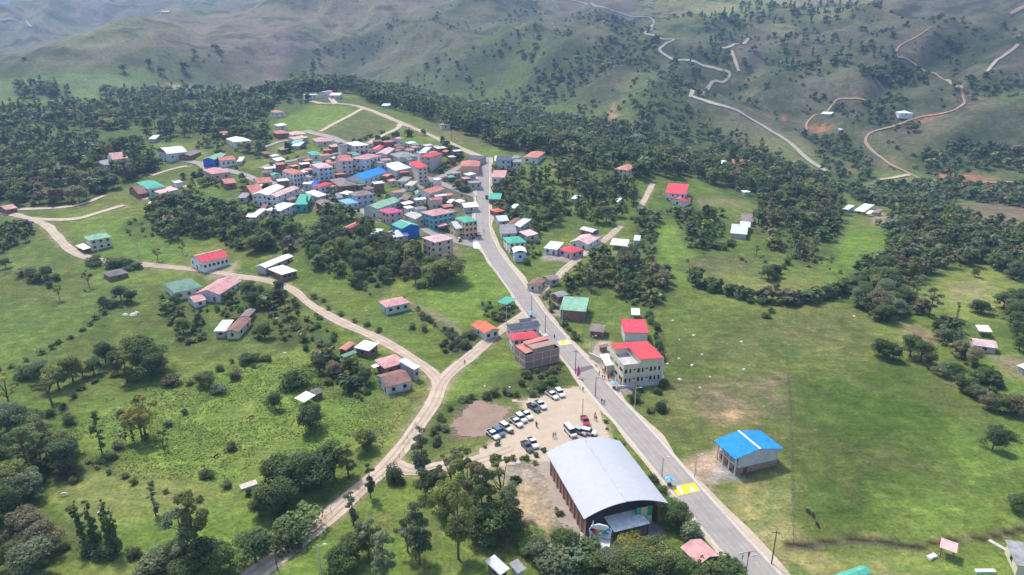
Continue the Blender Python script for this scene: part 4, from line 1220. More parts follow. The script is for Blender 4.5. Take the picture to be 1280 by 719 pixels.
def add_roof(root, L, W, h, kind, rc, ov=0.0, name='roof', pitch=.28, z0=None):
    R = MB(); x, y = L / 2 + ov, W / 2 + ov; t = .12; h0 = h if z0 is None else z0
    if kind == 'hip':
        if L >= W: rr = [(-(x - y * .95), 0), ((x - y * .95), 0)]; rz = y * pitch * 1.1
        else: rr = [(0, -(y - x * .95)), (0, (y - x * .95))]; rz = x * pitch * 1.1
        vs = [(-x, -y, h0), (x, -y, h0), (x, y, h0), (-x, y, h0), (rr[0][0], rr[0][1], h0 + rz), (rr[1][0], rr[1][1], h0 + rz), (-x, -y, h0 - t), (x, -y, h0 - t), (x, y, h0 - t), (-x, y, h0 - t)]
        fs = [(0, 1, 5, 4), (2, 3, 4, 5), (1, 2, 5), (3, 0, 4)] if L >= W else [(0, 1, 4), (1, 2, 5, 4), (2, 3, 5), (3, 0, 4, 5)]
        fs += [(0, 6, 7, 1), (1, 7, 8, 2), (2, 8, 9, 3), (3, 9, 6, 0), (6, 9, 8, 7)]
        R.add(vs, fs)
    elif kind == 'gx':
        rz = y * pitch * 1.15
        for s in (-1, 1): R.prism([(s * y, h0), (0, h0 + rz), (0, h0 + rz - t), (s * y, h0 - t)], -x, x, 'x')
    elif kind == 'gy':
        rz = x * pitch * 1.15
        for s in (-1, 1): R.prism([(s * x, h0), (0, h0 + rz), (0, h0 + rz - t), (s * x, h0 - t)], -y, y, 'y')
    elif kind == 'mono':
        rz = W * .1
        R.prism([(-y, h0), (y, h0 + rz), (y, h0 + rz - t), (-y, h0 - t)], -x, x, 'x')
    elif kind == 'bx':
        rz = W * .16; n_ = 10; pts = [(-y + 2 * y * i / n_, h0 + rz * (1 - (2 * i / n_ - 1) ** 2)) for i in range(n_ + 1)]
        R.prism(pts + [(a, b - t) for a, b in pts[::-1]], -x, x, 'x')
    elif kind == 'by':
        rz = L * .16; n_ = 10; pts = [(-x + 2 * x * i / n_, h0 + rz * (1 - (2 * i / n_ - 1) ** 2)) for i in range(n_ + 1)]
        R.prism(pts + [(a, b - t) for a, b in pts[::-1]], -y, y, 'y')
    else:  # flat with parapet
        R.box(-x, x, -y, y, h0 - t, h0)
        for (a, b, c, d) in ((-x, x, -y, -y + .18), (-x, x, y - .18, y), (-x, -x + .18, -y + .18, y - .18), (x - .18, x, -y + .18, y - .18)): R.box(a, b, c, d, h0, h0 + .55)
        rz = 0
    ro = R.build(name, roofmat(rc, 'x' if kind in ('gx', 'bx', 'mono') else 'y'), root)
    return ro, rz


WIN = {}


def win_mesh(w, hh, door=False):
    k = (round(w, 1), round(hh, 1), door)
    if k not in WIN:
        b = MB(); b.box(-w / 2, w / 2, -.05, .04, -hh / 2, hh / 2, 0)
        f = .07
        b.box(-w / 2 - f, w / 2 + f, -.08, -.052, hh / 2, hh / 2 + f, 1).box(-w / 2 - f, w / 2 + f, -.12, -.052, -hh / 2 - f, -hh / 2, 1)
        WIN[k] = b.mesh('door' if door else 'window', [MATS['door_wood'] if door else m_glass(), M_FRAME])
    return WIN[k]


m_plain('door_wood', (.14, .09, .06), .8, .2, 3)
m_glass()


def put_win(root, x, y, z, ang, w, hh, name='window'):
    o = bpy.data.objects.new(name, win_mesh(w, hh, name == 'door')); o.location = (x, y, z); o.rotation_euler = (0, 0, ang); link(o, root); return o


def house(name, A, B, C, h, kind, rc, wc, st, win, label, cat='house', group=None, ov=.45, opn=False, ridge_cap=False, gable_wall=None, chimney=False):
    o, g, rz, L, W, hand = rect3(A, B, C, h)
    root = empty(name, (float(o[0]), float(o[1]), g), rz, label, cat, group)
    HPTS.append((o[0], o[1], max(L, W) * .5))
    if min(L, W) > 0 and max(L, W) > 1.6 * min(L, W):
        ux, uy = math.cos(rz), math.sin(rz)
        for s in (-.35, .35):
            if L > W: HPTS.append((o[0] + ux * L * s, o[1] + uy * L * s, W * .5))
            else: HPTS.append((o[0] - uy * W * s, o[1] + ux * W * s, L * .5))
        HPTS[-3] = (o[0], o[1], min(L, W) * .5)
    l, w = L / 2 - ov, W / 2 - ov
    l = max(l, .6); w = max(w, .6)
    ro, rise = add_roof(root, L - 2 * ov * 0, W, h, kind, rc)
    wm = wallmat(wc)
    if opn:
        for sx in (-1, 1):
            for sy in (-1, 1): MB().box(sx * l - .08, sx * l + .08, sy * w - .08, sy * w + .08, -1, h - .1).build('post', M_WOOD, root)
        return root
    b = MB(); hw = h - .13
    b.box(-l, l, -w, w, -2.2, hw)
    b.build('wall', wm, root)
    if kind in ('gx', 'gy'):
        gm = wallmat(gable_wall) if gable_wall else wm
        rr = rise * (w / (W / 2)) if kind == 'gx' else rise * (l / (L / 2))
        if kind == 'gx':
            for s in (-1, 1): MB().prism([(-w, hw + .002), (w, hw + .002), (0, hw + rise * .93)], s * l - .1 * (s > 0), s * l + .1 * (s < 0), 'x').build('gable', gm, root)
        else:
            for s in (-1, 1): MB().prism([(-l, hw + .002), (l, hw + .002), (0, hw + rise * .93)], s * w - .1 * (s > 0), s * w + .1 * (s < 0), 'y').build('gable', gm, root)
    if kind == 'mono':
        MB().prism([(-w, hw + .002), (w, hw + .002), (w, hw + W * .1 * .9)], -l, l, 'x').build('gable', wm, root)
    nA, nB = win; sh = h / max(st, 1)
    for k in range(st):
        zc = sh * (k + .55)
        wh = min(1.25, sh * .42)
        for i in range(nA):
            x = -l + 2 * l * (i + .5) / nA
            dr = (k == 0 and i == nA // 2 and nA > 1)
            if rnd.random() < .10 and not dr: continue
            if dr: put_win(root, x, -w - .02, 1.05, 0, 1.0, 2.0, 'door')
            else: put_win(root, x, -w - .02, zc, 0, min(rnd.choice([.9, 1.2, 1.6]), 2 * l / nA * .6), wh * rnd.choice([.8, 1, 1.1]))
        for i in range(nB):
            y = -w + 2 * w * (i + .5) / nB
            put_win(root, l + .02, y, zc, math.pi / 2, min(1.2, 2 * w / nB * .55), wh)
    if st >= 2:
        for k in range(1, st):
            s = MB(); zz = sh * k; s.box(-l - .1, l + .1, -w - .1, w + .1, zz - .1, zz + .1); s.build('floor_band', M_FRAME, root)
    if ridge_cap:
        z = h + rise
        (MB().box(-L / 2, L / 2, -.22, .22, z - .02, z + .06) if kind == 'gx' else MB().box(-.22, .22, -W / 2, W / 2, z - .02, z + .06)).build('ridge_cap', roofmat('white', 'x'), root)
    if kind == 'hip' and rc in ('red', 'coral') and ridge_cap is None: pass
    if chimney:
        MB().box(-.4, .4, -.4, .4, h - .2, h + 2.2).build('chimney', wm, root)
    return root


T = [  # name, A, B, C, eave height, roof, roof colour, wall colour, storeys, windows, label
    ('office_block', (779.8, 415.6), (811.5, 416), (809, 402), 4.5, 'mono', 'red', 'lgrey', 1, (0, 2), 'grey box building with flat red roof behind the cream block', 'building'),
    ('shack', (736, 413.5), (755, 415.5), (756, 406), 2.6, 'gx', 'brown', 'brick', 1, (2, 1), 'small shack with striped rusty roof in the roadside paddock', 'shack'),
    ('shelter', (789, 393.5), (800, 393.5), (799.5, 387), 2.5, 'mono', 'white', 'grey', 0, (0, 0), 'tiny white roofed shelter at the thicket edge', 'shelter', 1),
    ('barn', (699.4, 386.3), (732.5, 388.8), (736, 375), 4.2, 'mono', 'lgreen', 'brick', 1, (0, 1), 'brick barn with faded green sheet roof by the main road', 'barn'),
    ('house', (687.5, 366.5), (698, 371), (705, 365), 2.8, 'gy', 'grey', 'brick', 1, (1, 1), 'small grey roofed house beside the lane and main road', 'house'),
    ('house', (661, 352.5), (673, 357.5), (683.5, 349), 2.8, 'gy', 'rust', 'cream', 1, (1, 2), 'low rust roofed house at the lane entrance', 'house'),
    ('house', (677, 345), (686, 350), (693, 343.5), 2.8, 'gy', 'brown', 'grey', 1, (0, 1), 'brown roofed annex behind the low rust roofed house', 'house'),
    ('house', (635.5, 416.9), (640.5, 425.4), (674.4, 421.5), 5.0, 'hip', 'red', 'lgrey', 2, (2, 4), 'bright red hip roofed house by the road junction', 'house'),
    ('house', (634, 405), (638, 412.3), (676, 406.5), 4.6, 'gy', 'dgrey', 'lgrey', 1, (1, 3), 'dark slate roofed house behind the bright red roof', 'house'),
    ('house', (648, 399), (650.5, 402.2), (665, 400), 4.4, 'gy', 'dgrey', 'grey', 1, (0, 1), 'small dark roof at the tip of the road junction', 'house'),
    ('house', (587.5, 405), (606, 416.2), (620, 407.8), 3.0, 'gx', 'orange', 'lgrey', 1, (1, 2), 'small orange roofed house beside the dirt road', 'house'),
    ('house', (472.5, 376), (482.5, 384), (511, 376), 3.3, 'hip', 'pink', 'mint', 1, (2, 3), 'pink roofed cottage alone in the lower paddock', 'house'),
    ('canopy', (621, 377), (633, 380.5), (646, 375), 2.6, 'mono', 'teal', 'grey', 0, (0, 0), 'teal canopy beside the hedge below the village', 'canopy', 1),
    ('barn', (442.4, 434), (461, 438.5), (475, 431), 3.0, 'mono', 'white', 'brick', 1, (1, 1), 'white roofed barn of the farmyard at the fork', 'barn'),
    ('house', (467.5, 449.4), (480.7, 460), (501.5, 447), 3.2, 'hip', 'pink', 'brick', 1, (1, 2), 'pink hip roofed house of the farmyard at the fork', 'house'),
    ('lean_to', (463.5, 457), (467.5, 460), (475.5, 456), 2.4, 'mono', 'white', 'grey', 0, (0, 0), 'tiny white lean-to beside the pink farmyard house', 'lean-to', 1),
    ('farmhouse', (469.5, 469), (483.5, 484), (511.5, 472), 3.2, 'gy', 'rust', 'lgrey', 1, (2, 2), 'long rust roofed farmhouse with pale walls at the fork', 'farmhouse'),
    ('house', (497.4, 450.5), (517.5, 462), (526, 459), 4.4, 'mono', 'zinc', 'grey', 1, (0, 1), 'grey block house with pale flat sheet roof at the fork', 'house'),
    ('shed', (426.4, 433.4), (432, 438), (444.5, 428.5), 2.5, 'gy', 'salmon', 'brick', 1, (0, 1), 'small salmon roofed shed at the rear of the farmyard', 'shed'),
    ('tarp_shelter', (425, 444), (430, 447), (447, 442), 2.3, 'mono', 'moss', 'grey', 0, (0, 0), 'green tarpaulin shelter beside the farmyard trees', 'shelter', 1),
    ('shed', (368, 497.5), (380, 502.8), (392, 494), 2.3, 'mono', 'white', 'grey', 0, (0, 0), 'lone white tin shed in the left meadow', 'shed', 1),
    ('shed', (385, 489.5), (394.5, 494), (402, 487.5), 2.1, 'gy', 'thatch', 'brick', 1, (0, 0), 'grey thatched shed joined to the lone white one', 'shed'),
    ('shed', (268.3, 412), (281.6, 413.5), (293, 402), 2.8, 'mono', 'white', 'grey', 1, (1, 0), 'white tin roofed farm shed in the garden trees', 'shed'),
    ('farmhouse', (287, 407.5), (298, 414), (315, 397), 3.0, 'gy', 'rust', 'cream', 1, (1, 2), 'rust roofed farmhouse joined to the white farm shed', 'farmhouse'),
    ('shed', (303, 391.5), (311, 395.5), (320, 386), 2.6, 'gy', 'brown', 'brick', 1, (0, 1), 'brown shed behind the rust roofed farmhouse', 'shed'),
    ('farmhouse', (203.4, 352.8), (218, 364.5), (245.6, 351), 3.6, 'hip', 'moss', 'lgrey', 1, (2, 3), 'mossy green roofed farmhouse on the left', 'farmhouse'),
    ('stable', (255, 358), (274.5, 366.5), (302, 349), 3.4, 'gy', 'pink', 'lgrey', 1, (2, 4), 'long stable with striped pink roof near the school', 'stable'),
    ('shed', (233, 371.5), (242.5, 378), (256, 372.5), 2.5, 'gy', 'pink', 'white', 1, (0, 1), 'small pink roofed shed in front of the mossy roof', 'shed'),
    ('school_building', (235.5, 320.5), (252.5, 327.5), (279.5, 316.5), 4.6, 'gy', 'red', 'white', 1, (3, 6), 'white school with bright red roof by the dirt road', 'school'),
    ('barn', (321.4, 330.5), (331.6, 333.5), (367, 319), 3.0, 'gy', 'white', 'grey', 1, (0, 3), 'long white roofed barn above the dirt road', 'barn'),
    ('house', (333.8, 335), (352, 342.5), (370, 336.4), 3.0, 'hip', 'white', 'brick', 1, (2, 3), 'white hip roofed brick house beside the long white barn', 'house'),
    ('house', (104, 294.5), (111, 299.5), (134, 291), 5.2, 'hip', 'lgreen', 'cream', 2, (2, 3), 'cream two storey house with green roof on the bend', 'house'),
    ('porch', (94, 306), (104, 311.5), (111, 307.5), 2.2, 'mono', 'white', 'grey', 0, (0, 0), 'white porch roof beside the green roofed house', 'porch', 1),
    ('hut', (127, 340), (137, 345.5), (156, 337), 2.2, 'hip', 'thatch', 'brick', 1, (1, 1), 'grey thatched hut below the left dirt road', 'hut'),
    ('house', (-4, 259.5), (7, 262), (17, 258), 2.8, 'gy', 'pink', 'brick', 1, (1, 1), 'low pink roofed house at the far left road fork', 'house'),
    ('house', (850, 684), (873.5, 706), (896, 691), 3.2, 'gx', 'pink', 'grey', 1, (1, 2), 'faded pink roofed house in bushes by the main road', 'house'),
    ('shed', (606, 701), (625, 719), (638, 712.5), 2.9, 'mono', 'zinc', 'brick', 1, (1, 1), 'zinc roofed shed at the bottom edge', 'shed'),
    ('shed', (636, 704), (647, 717), (654, 713), 2.5, 'mono', 'grey', 'grey', 1, (0, 0), 'grey roofed shed joined to the bottom zinc shed', 'shed'),
    ('shelter', (1174.5, 684), (1196, 691.5), (1200, 681.5), 2.6, 'mono', 'lpink', 'grey', 0, (0, 0), 'open shelter with white roof in the lower right meadow', 'shelter', 1),
    ('house', (1256, 674), (1271, 706), (1320, 702), 3.2, 'mono', 'grey', 'cream', 1, (1, 1), 'grey flat roofed house at the lower right corner', 'house'),
    ('tarp_shelter', (1036, 721), (1052, 730), (1090, 716), 2.6, 'gy', 'teal', 'grey', 0, (0, 0), 'teal tarpaulin roof at the bottom edge', 'shelter', 1),
    ('shelter', (1219, 406), (1224, 414), (1238, 413), 2.4, 'mono', 'white', 'grey', 0, (0, 0), 'small square white roof above the striped tin roof', 'shelter', 1),
    ('shed', (1211, 422), (1217, 431.5), (1247, 434.5), 2.6, 'gy', 'lpink', 'grey', 1, (0, 1), 'long striped white and red tin roof on the right', 'shed'),
    ('shed', (1274, 456), (1280, 461), (1292, 459), 2.4, 'mono', 'white', 'grey', 1, (0, 0), 'white shed cut by the right edge', 'shed'),
    ('shed', (912.3, 292.6), (934, 292.6), (935, 284), 2.6, 'mono', 'zinc', 'grey', 1, (0, 0), 'wide pale tin shed in the tree clearing', 'shed'),
    ('shed', (924.5, 283.4), (937.6, 284), (938, 279), 2.8, 'mono', 'white', 'grey', 1, (0, 0), 'small white shed behind the wide tin shed', 'shed'),
    ('shed', (926.5, 276.5), (942, 276.5), (941, 269.5), 2.6, 'mono', 'brown', 'grey', 1, (1, 0), 'grey brown shed at the back of the clearing', 'shed'),
    ('house', (831, 239.5), (857.5, 241), (861, 232.5), 5.0, 'mono', 'red', 'white', 2, (4, 1), 'wide red roofed double house in the wood clearing', 'house'),
    ('porch', (837.5, 248.5), (855.5, 251), (858, 246), 3.0, 'gy', 'red', 'white', 1, (1, 0), 'red gabled porch before the double house', 'porch'),
    ('house', (772.5, 211), (785, 215), (797, 209.5), 5.6, 'hip', 'salmon', 'cream', 2, (3, 3), 'cream two storey house with salmon hip roof in woods', 'house'),
    ('barn', (762.3, 305.3), (784, 307), (786.5, 301), 2.9, 'mono', 'white', 'grey', 0, (0, 0), 'long white roofed open barn beside the lane', 'barn', 1),
    ('shelter', (792, 299), (800, 300.5), (801, 295.5), 2.6, 'mono', 'zinc', 'mint', 1, (0, 0), 'small pale shelter right of the long open barn', 'shelter'),
    ('house', (724.4, 285.8), (741, 290), (746.4, 286.6), 5.5, 'bx', 'zinc', 'brick', 2, (2, 1), 'brick house with curved pale roof beside the lane', 'house'),
    ('house', (719, 297.5), (735.5, 305.3), (752, 295), 3.0, 'gy', 'lpink', 'white', 1, (2, 2), 'long white and rust roof in front of the curved roof', 'house'),
    ('house', (681, 308.4), (696.7, 311.6), (705, 305), 3.0, 'mono', 'white', 'white', 1, (2, 0), 'white roofed half of the yard house by the lane', 'house'),
    ('house', (697.5, 310.8), (714.7, 315.8), (727, 310), 3.2, 'hip', 'red', 'lpinkw', 1, (2, 2), 'red roofed half of the yard house by the lane', 'house'),
    ('house', (628, 296.5), (636, 304), (656.5, 301), 5.0, 'hip', 'teal', 'white', 2, (2, 3), 'teal roofed white house on the right of the road', 'house'),
    ('house', (640, 310), (642, 316), (659.4, 317), 4.6, 'bx', 'white', 'lblue', 1, (1, 1), 'pale blue house with white curved roof beside the road', 'house'),
    ('house', (622, 280.6), (626, 291), (645, 287.5), 3.2, 'gy', 'grey', 'grey', 1, (1, 1), 'grey roofed roadside house behind the teal roofed one', 'house'),
    ('house', (636, 277.5), (642, 281), (652, 272.5), 3.2, 'gy', 'rust', 'brick', 1, (1, 1), 'rust roofed house above the grey roadside house', 'house'),
    ('house', (642, 280), (650, 283.5), (668, 271), 3.4, 'gy', 'white', 'lgrey', 1, (1, 2), 'long white roofed house stepping away from the road', 'house'),
    ('shed', (648, 288.8), (659, 294.6), (668, 290), 3.0, 'mono', 'lpink', 'grey', 1, (1, 1), 'pink striped shed roof below the long white roof', 'shed'),
    ('house', (616, 269.5), (623, 275.6), (630, 269), 3.0, 'gy', 'zinc', 'grey', 1, (1, 1), 'pale grey gabled house on the road side', 'house'),
    ('house', (611, 261.8), (620, 264.8), (629.5, 262), 3.0, 'hip', 'orange', 'brick', 1, (1, 1), 'low orange roofed house on the road side', 'house'),
    ('house', (610.6, 246.7), (625.6, 248.2), (627.5, 243), 3.0, 'mono', 'teal', 'brick', 1, (2, 0), 'teal sheet roofed house on the upper road side', 'house'),
    ('house', (614, 222), (631, 223), (634, 217), 4.2, 'mono', 'pink', 'white', 1, (2, 0), 'white house with pink sheet roof on the upper road', 'house'),
    ('house', (619.4, 204.6), (639.4, 204.8), (640.2, 200.8), 6.0, 'mono', 'dgrey', 'lblue', 2, (3, 0), 'pale blue two storey house with dark roof at road head', 'house'),
    ('house', (640.6, 205.4), (652, 206.5), (652.5, 201.5), 6.0, 'flat', 'grey', 'cream', 2, (2, 0), 'cream flat roofed house beside the pale blue one', 'house'),
    ('house', (618, 201.5), (629.4, 201.5), (629.8, 197.5), 4.0, 'mono', 'white', 'grey', 1, (1, 0), 'white tin roof behind the pale blue two storey house', 'house'),
    ('house', (637, 196.5), (643, 199), (655.6, 191), 3.4, 'gy', 'grey', 'lgrey', 1, (1, 1), 'long grey roof behind the road head houses', 'house'),
    ('house', (660.6, 190.8), (672, 196), (682, 189), 4.2, 'hip', 'salmon', 'white', 1, (2, 2), 'white house with salmon roof at the wood edge', 'house'),
    ('house', (576, 205.8), (599.5, 208.5), (600.5, 202), 5.0, 'hip', 'coral', 'peach', 1, (0, 1), 'blank peach walled house with coral hip roof', 'house'),
    ('shed', (581, 198.5), (600, 200), (600.8, 196.5), 3.5, 'mono', 'dgrey', 'grey', 1, (0, 0), 'dark roofed shed behind the peach walled house', 'shed'),
    ('house', (574, 253.5), (580, 258.2), (594, 253), 3.0, 'gy', 'white', 'grey', 1, (1, 1), 'crooked white roofed house by the main road', 'house'),
    ('house', (583, 225), (587.5, 229), (598, 224.5), 3.4, 'flat', 'grey', 'grey', 1, (1, 2), 'unfinished grey block house in the road bend bushes', 'house'),
    ('house', (567.5, 271.2), (580.5, 277.5), (592, 272.3), 8.4, 'hip', 'teal', 'peach', 3, (3, 3), 'orange three storey corner house with teal hip roof', 'house'),
    ('house', (558.5, 277.5), (569.5, 285), (579, 281), 5.0, 'gy', 'zinc', 'yellow', 2, (3, 1), 'yellow and white annex beside the orange corner house', 'house'),
    ('house', (525, 263.8), (541, 269), (559.5, 261.5), 7.6, 'hip', 'pink', 'turq', 3, (3, 4), 'turquoise three storey house with pink hip roof', 'house'),
    ('awning', (541, 278), (548.8, 282.2), (553, 277), 3.4, 'mono', 'pink', 'turq', 0, (0, 0), 'small pink awning before the turquoise house', 'awning', 1),
    ('house', (527, 296), (543.8, 302.3), (560.6, 294.6), 8.4, 'hip', 'lpink', 'pink', 3, (3, 2), 'pale pink three storey house above the bright lot', 'house'),
    ('house', (488.8, 279.6), (502, 285.4), (520, 279.2), 5.6, 'gx', 'teal', 'blue', 1, (1, 0), 'teal roofed house with vivid blue gable wall', 'house'),
    ('house', (477, 289.4), (491, 296), (502.5, 288.3), 2.8, 'gy', 'zinc', 'grey', 1, (2, 1), 'patched silver roof in front of the blue gable', 'house'),
    ('shed', (464, 291), (471.5, 293), (480, 287.5), 2.6, 'mono', 'zinc', 'grey', 1, (1, 1), 'small silver shed left of the patched silver roof', 'shed'),
    ('house', (427, 282.5), (430.5, 286), (462.5, 273), 3.0, 'gy', 'red', 'lgrey', 1, (1, 3), 'long low house with bright red roof', 'house'),
    ('house', (472, 262.3), (486, 266.8), (500.6, 262), 5.8, 'hip', 'magenta', 'pink', 2, (3, 2), 'magenta and pink roofed house in the village centre', 'house'),
    ('market_hall', (460, 255.5), (471.7, 260), (502, 249), 4.8, 'gy', 'lgreen', 'lgrey', 1, (2, 4), 'large hall with pale green gabled roof', 'hall'),
    ('house', (505, 267.5), (518.8, 273.3), (530, 268), 4.2, 'gx', 'cream', 'beige', 1, (2, 1), 'cream roofed house left of the turquoise house', 'house'),
    ('house', (529, 236.3), (537.3, 241), (557, 234.6), 4.2, 'gy', 'coral', 'lgrey', 1, (2, 2), 'coral gabled house beside the village square', 'house'),
    ('kiosk', (517.4, 238.4), (520, 242.3), (526, 239), 3.0, 'gx', 'teal', 'white', 1, (1, 1), 'little teal roofed kiosk beside the village square', 'kiosk'),
    ('house', (499, 246.3), (508.4, 249.4), (514.5, 242.5), 3.2, 'gy', 'brown', 'brick', 1, (1, 1), 'brown roofed house between green hall and square', 'house'),
    ('house', (422, 249.3), (433, 254.2), (442, 248.8), 3.4, 'hip', 'lblue', 'lgrey', 1, (1, 2), 'small house with sky blue roof in the lower village', 'house'),
    ('house', (434.7, 240.8), (444.8, 245), (464, 240), 6.0, 'hip', 'brown', 'lav', 2, (2, 3), 'lavender walled two storey house with brown roof', 'house'),
    ('shed', (423.8, 240.8), (434.5, 242.8), (436, 239.4), 3.0, 'mono', 'white', 'grey', 1, (1, 0), 'small white shed behind the sky blue roof', 'shed'),
    ('house', (396, 230), (401, 233), (417, 228.3), 4.4, 'hip', 'red', 'lgrey', 1, (1, 3), 'bright red roofed house in the middle village', 'house'),
    ('house', (389, 228.5), (394, 231.3), (400, 226.5), 4.0, 'mono', 'dblue', 'grey', 1, (0, 0), 'deep blue roof patch left of the bright red roof', 'house'),
    ('house', (382, 226.5), (388, 229.2), (396, 224.5), 4.0, 'mono', 'white', 'grey', 1, (1, 0), 'white roof left of the deep blue roof', 'house'),
    ('house', (411, 222.5), (424, 231), (441, 225.3), 3.8, 'hip', 'brown', 'brick', 1, (2, 2), 'broad brown hip roof below the blue hall', 'house'),
    ('house', (381, 238.8), (397, 244.8), (402.5, 240.6), 3.6, 'mono', 'white', 'lgrey', 1, (2, 1), 'narrow white roof in the lower village row', 'house'),
    ('house', (373, 247.5), (384, 253), (390.5, 243.8), 4.0, 'mono', 'teal', 'teal', 1, (2, 1), 'teal painted house in the lower village row', 'house'),
    ('house', (393.5, 250.8), (405, 257), (415, 250.5), 4.0, 'gx', 'brown', 'rust', 1, (2, 1), 'rusty walled house with brown roof in the lower village', 'house'),
    ('house', (405, 242.5), (413, 247.3), (423, 242), 3.4, 'gy', 'grey', 'grey', 1, (1, 1), 'grey roofed house behind the rusty walled house', 'house'),
    ('house', (337.5, 258.5), (350.8, 262.3), (370.3, 253), 5.8, 'hip', 'white', 'lgrey', 2, (3, 3), 'white flat topped two storey house at village foot', 'house'),
    ('shed', (316.4, 265.8), (319.3, 269.3), (339, 258.5), 2.8, 'mono', 'white', 'grey', 1, (0, 1), 'long low white shed left of the white two storey house', 'shed'),
    ('shed', (327, 258.3), (331, 260.8), (336, 255.7), 2.6, 'mono', 'rust', 'brick', 1, (0, 1), 'small rust shed behind the long low white shed', 'shed'),
    ('house', (320.7, 238.8), (334, 242.5), (356, 231.5), 6.2, 'gy', 'white', 'white', 2, (3, 0), 'big white walled house with white roof half', 'house'),
    ('house', (335, 242.5), (346, 244.8), (374.5, 233.3), 5.8, 'gy', 'lpink', 'white', 2, (2, 4), 'long white house with pale pink roof in lower village', 'house'),
    ('house', (302, 233.4), (314.5, 240.5), (322.7, 234), 3.8, 'gy', 'coral', 'brick', 1, (2, 1), 'coral roofed house at the left village edge', 'house'),
    ('house', (315.6, 223.5), (321, 228), (336, 222.3), 5.0, 'gy', 'coral', 'lgrey', 1, (1, 1), 'coral roofed house behind the left edge one', 'house'),
    ('house', (299.5, 244), (307.4, 246.3), (315, 241.6), 3.0, 'mono', 'grey', 'grey', 1, (1, 0), 'dark grey shed at the left village edge', 'shed'),
    ('house', (320, 230.5), (325, 233), (335, 227.5), 4.4, 'mono', 'zinc', 'mint', 1, (1, 1), 'mint walled house between coral and white roofs', 'house'),
    ('apartment_building', (351.5, 213.3), (366, 218), (376.5, 213.6), 8.0, 'hip', 'coral', 'white', 3, (3, 4), 'white three storey block with coral hip roof', 'building'),
    ('house', (372, 219.5), (380, 223.3), (388, 219.3), 5.6, 'flat', 'grey', 'beige', 2, (2, 2), 'beige flat roofed house right of the coral block', 'house'),
    ('apartment_building', (389.5, 205.3), (398, 210.5), (410.5, 205.3), 8.0, 'hip', 'lpink', 'lblue', 3, (1, 3), 'white and blue three storey house with pink roof', 'building'),
    ('apartment_building', (418, 201), (425.5, 205.3), (436.8, 201.2), 8.6, 'gy', 'coral', 'beige', 3, (0, 2), 'beige three storey tower with coral roof', 'building'),
    ('apartment_building', (421.5, 183), (425.5, 185), (432, 183), 8.6, 'flat', 'grey', 'lgrey', 3, (0, 0), 'blank grey block beside the white topped tower', 'building'),
    ('apartment_building', (432.5, 180.3), (443, 184), (453, 179.5), 8.6, 'hip', 'white', 'lgrey', 3, (3, 3), 'tall grey tower with white hip roof', 'building'),
    ('apartment_building', (444, 201), (457.5, 204.2), (477, 199), 7.0, 'hip', 'pink', 'white', 2, (3, 4), 'wide white block with pink hip roof above blue hall', 'building'),
    ('market_hall', (437, 218.3), (455, 222.3), (485, 212), 4.8, 'gy', 'blue', 'white', 1, (3, 5), 'long hall with bright blue roof', 'hall'),
    ('house', (478, 203.5), (494, 211.5), (507, 206.5), 4.6, 'mono', 'white', 'lgrey', 1, (2, 1), 'large pale flat roof right of the blue hall', 'house'),
    ('house', (491.7, 211.5), (499.5, 216), (506.6, 211.8), 4.2, 'hip', 'coral', 'brick', 1, (1, 1), 'small coral roof below the large pale flat roof', 'house'),
    ('apartment_building', (506.6, 203), (522, 213.5), (530, 209), 9.6, 'mono', 'red', 'beige', 4, (0, 2), 'beige four storey tower with red roof', 'building'),
    ('apartment_building', (530.5, 199), (539.4, 202.2), (554, 197), 8.8, 'hip', 'red', 'beige', 3, (2, 0), 'beige three storey block with rounded red roof', 'building'),
    ('apartment_building', (521, 199.3), (525, 201.3), (530, 199), 8.8, 'flat', 'white', 'white', 3, (0, 1), 'narrow white block between the two red roofed blocks', 'building'),
    ('house', (525.3, 195.8), (529, 197.8), (534.5, 193.8), 4.8, 'mono', 'white', 'grey', 1, (0, 0), 'small white roof behind the red roofed blocks', 'house'),
    ('house', (527.7, 187.3), (533, 189), (540, 185.6), 3.2, 'mono', 'white', 'grey', 1, (0, 0), 'white shed at the upper village edge', 'shed'),
    ('house', (534, 191.5), (538.5, 193.7), (544.5, 191.3), 4.0, 'gy', 'cream', 'mint', 1, (1, 1), 'pale mint house behind the rounded red roof', 'house'),
    ('house', (486, 190.3), (498, 194.8), (511, 188.5), 4.2, 'hip', 'grey', 'lgrey', 1, (2, 2), 'broad grey hip roofed house in the upper village', 'house'),
    ('house', (466, 184.3), (472.5, 187), (480.5, 181.6), 4.2, 'gy', 'red', 'mint', 1, (1, 1), 'small red roof at the upper village street', 'house'),
    ('house', (473.5, 188), (483, 191.2), (494, 184), 4.2, 'gy', 'lpink', 'mint', 1, (2, 1), 'mint house with pale pink roof beside small red roof', 'house'),
    ('house', (503, 196.5), (512, 199.4), (525.5, 193), 3.6, 'gy', 'moss', 'grey', 1, (1, 2), 'long dull green roof in the upper village', 'house'),
    ('house', (452, 188.5), (458, 190.6), (468, 186), 3.2, 'gy', 'brown', 'brick', 1, (1, 1), 'brown roofed house right of the tall grey tower', 'house'),
    ('house', (335.5, 138.7), (342.5, 141.2), (351, 138.7), 4.0, 'hip', 'salmon', 'white', 1, (1, 2), 'white house with salmon roof beside the green hill field', 'house'),
    ('house', (341, 155.2), (347.5, 158), (354.5, 155.5), 3.6, 'mono', 'white', 'lgrey', 1, (1, 1), 'small white roof above the top street', 'house'),
    ('house', (338.7, 163.3), (346, 166.5), (356, 162.5), 3.8, 'hip', 'coral', 'brick', 1, (1, 1), 'coral roofed house on the top street', 'house'),
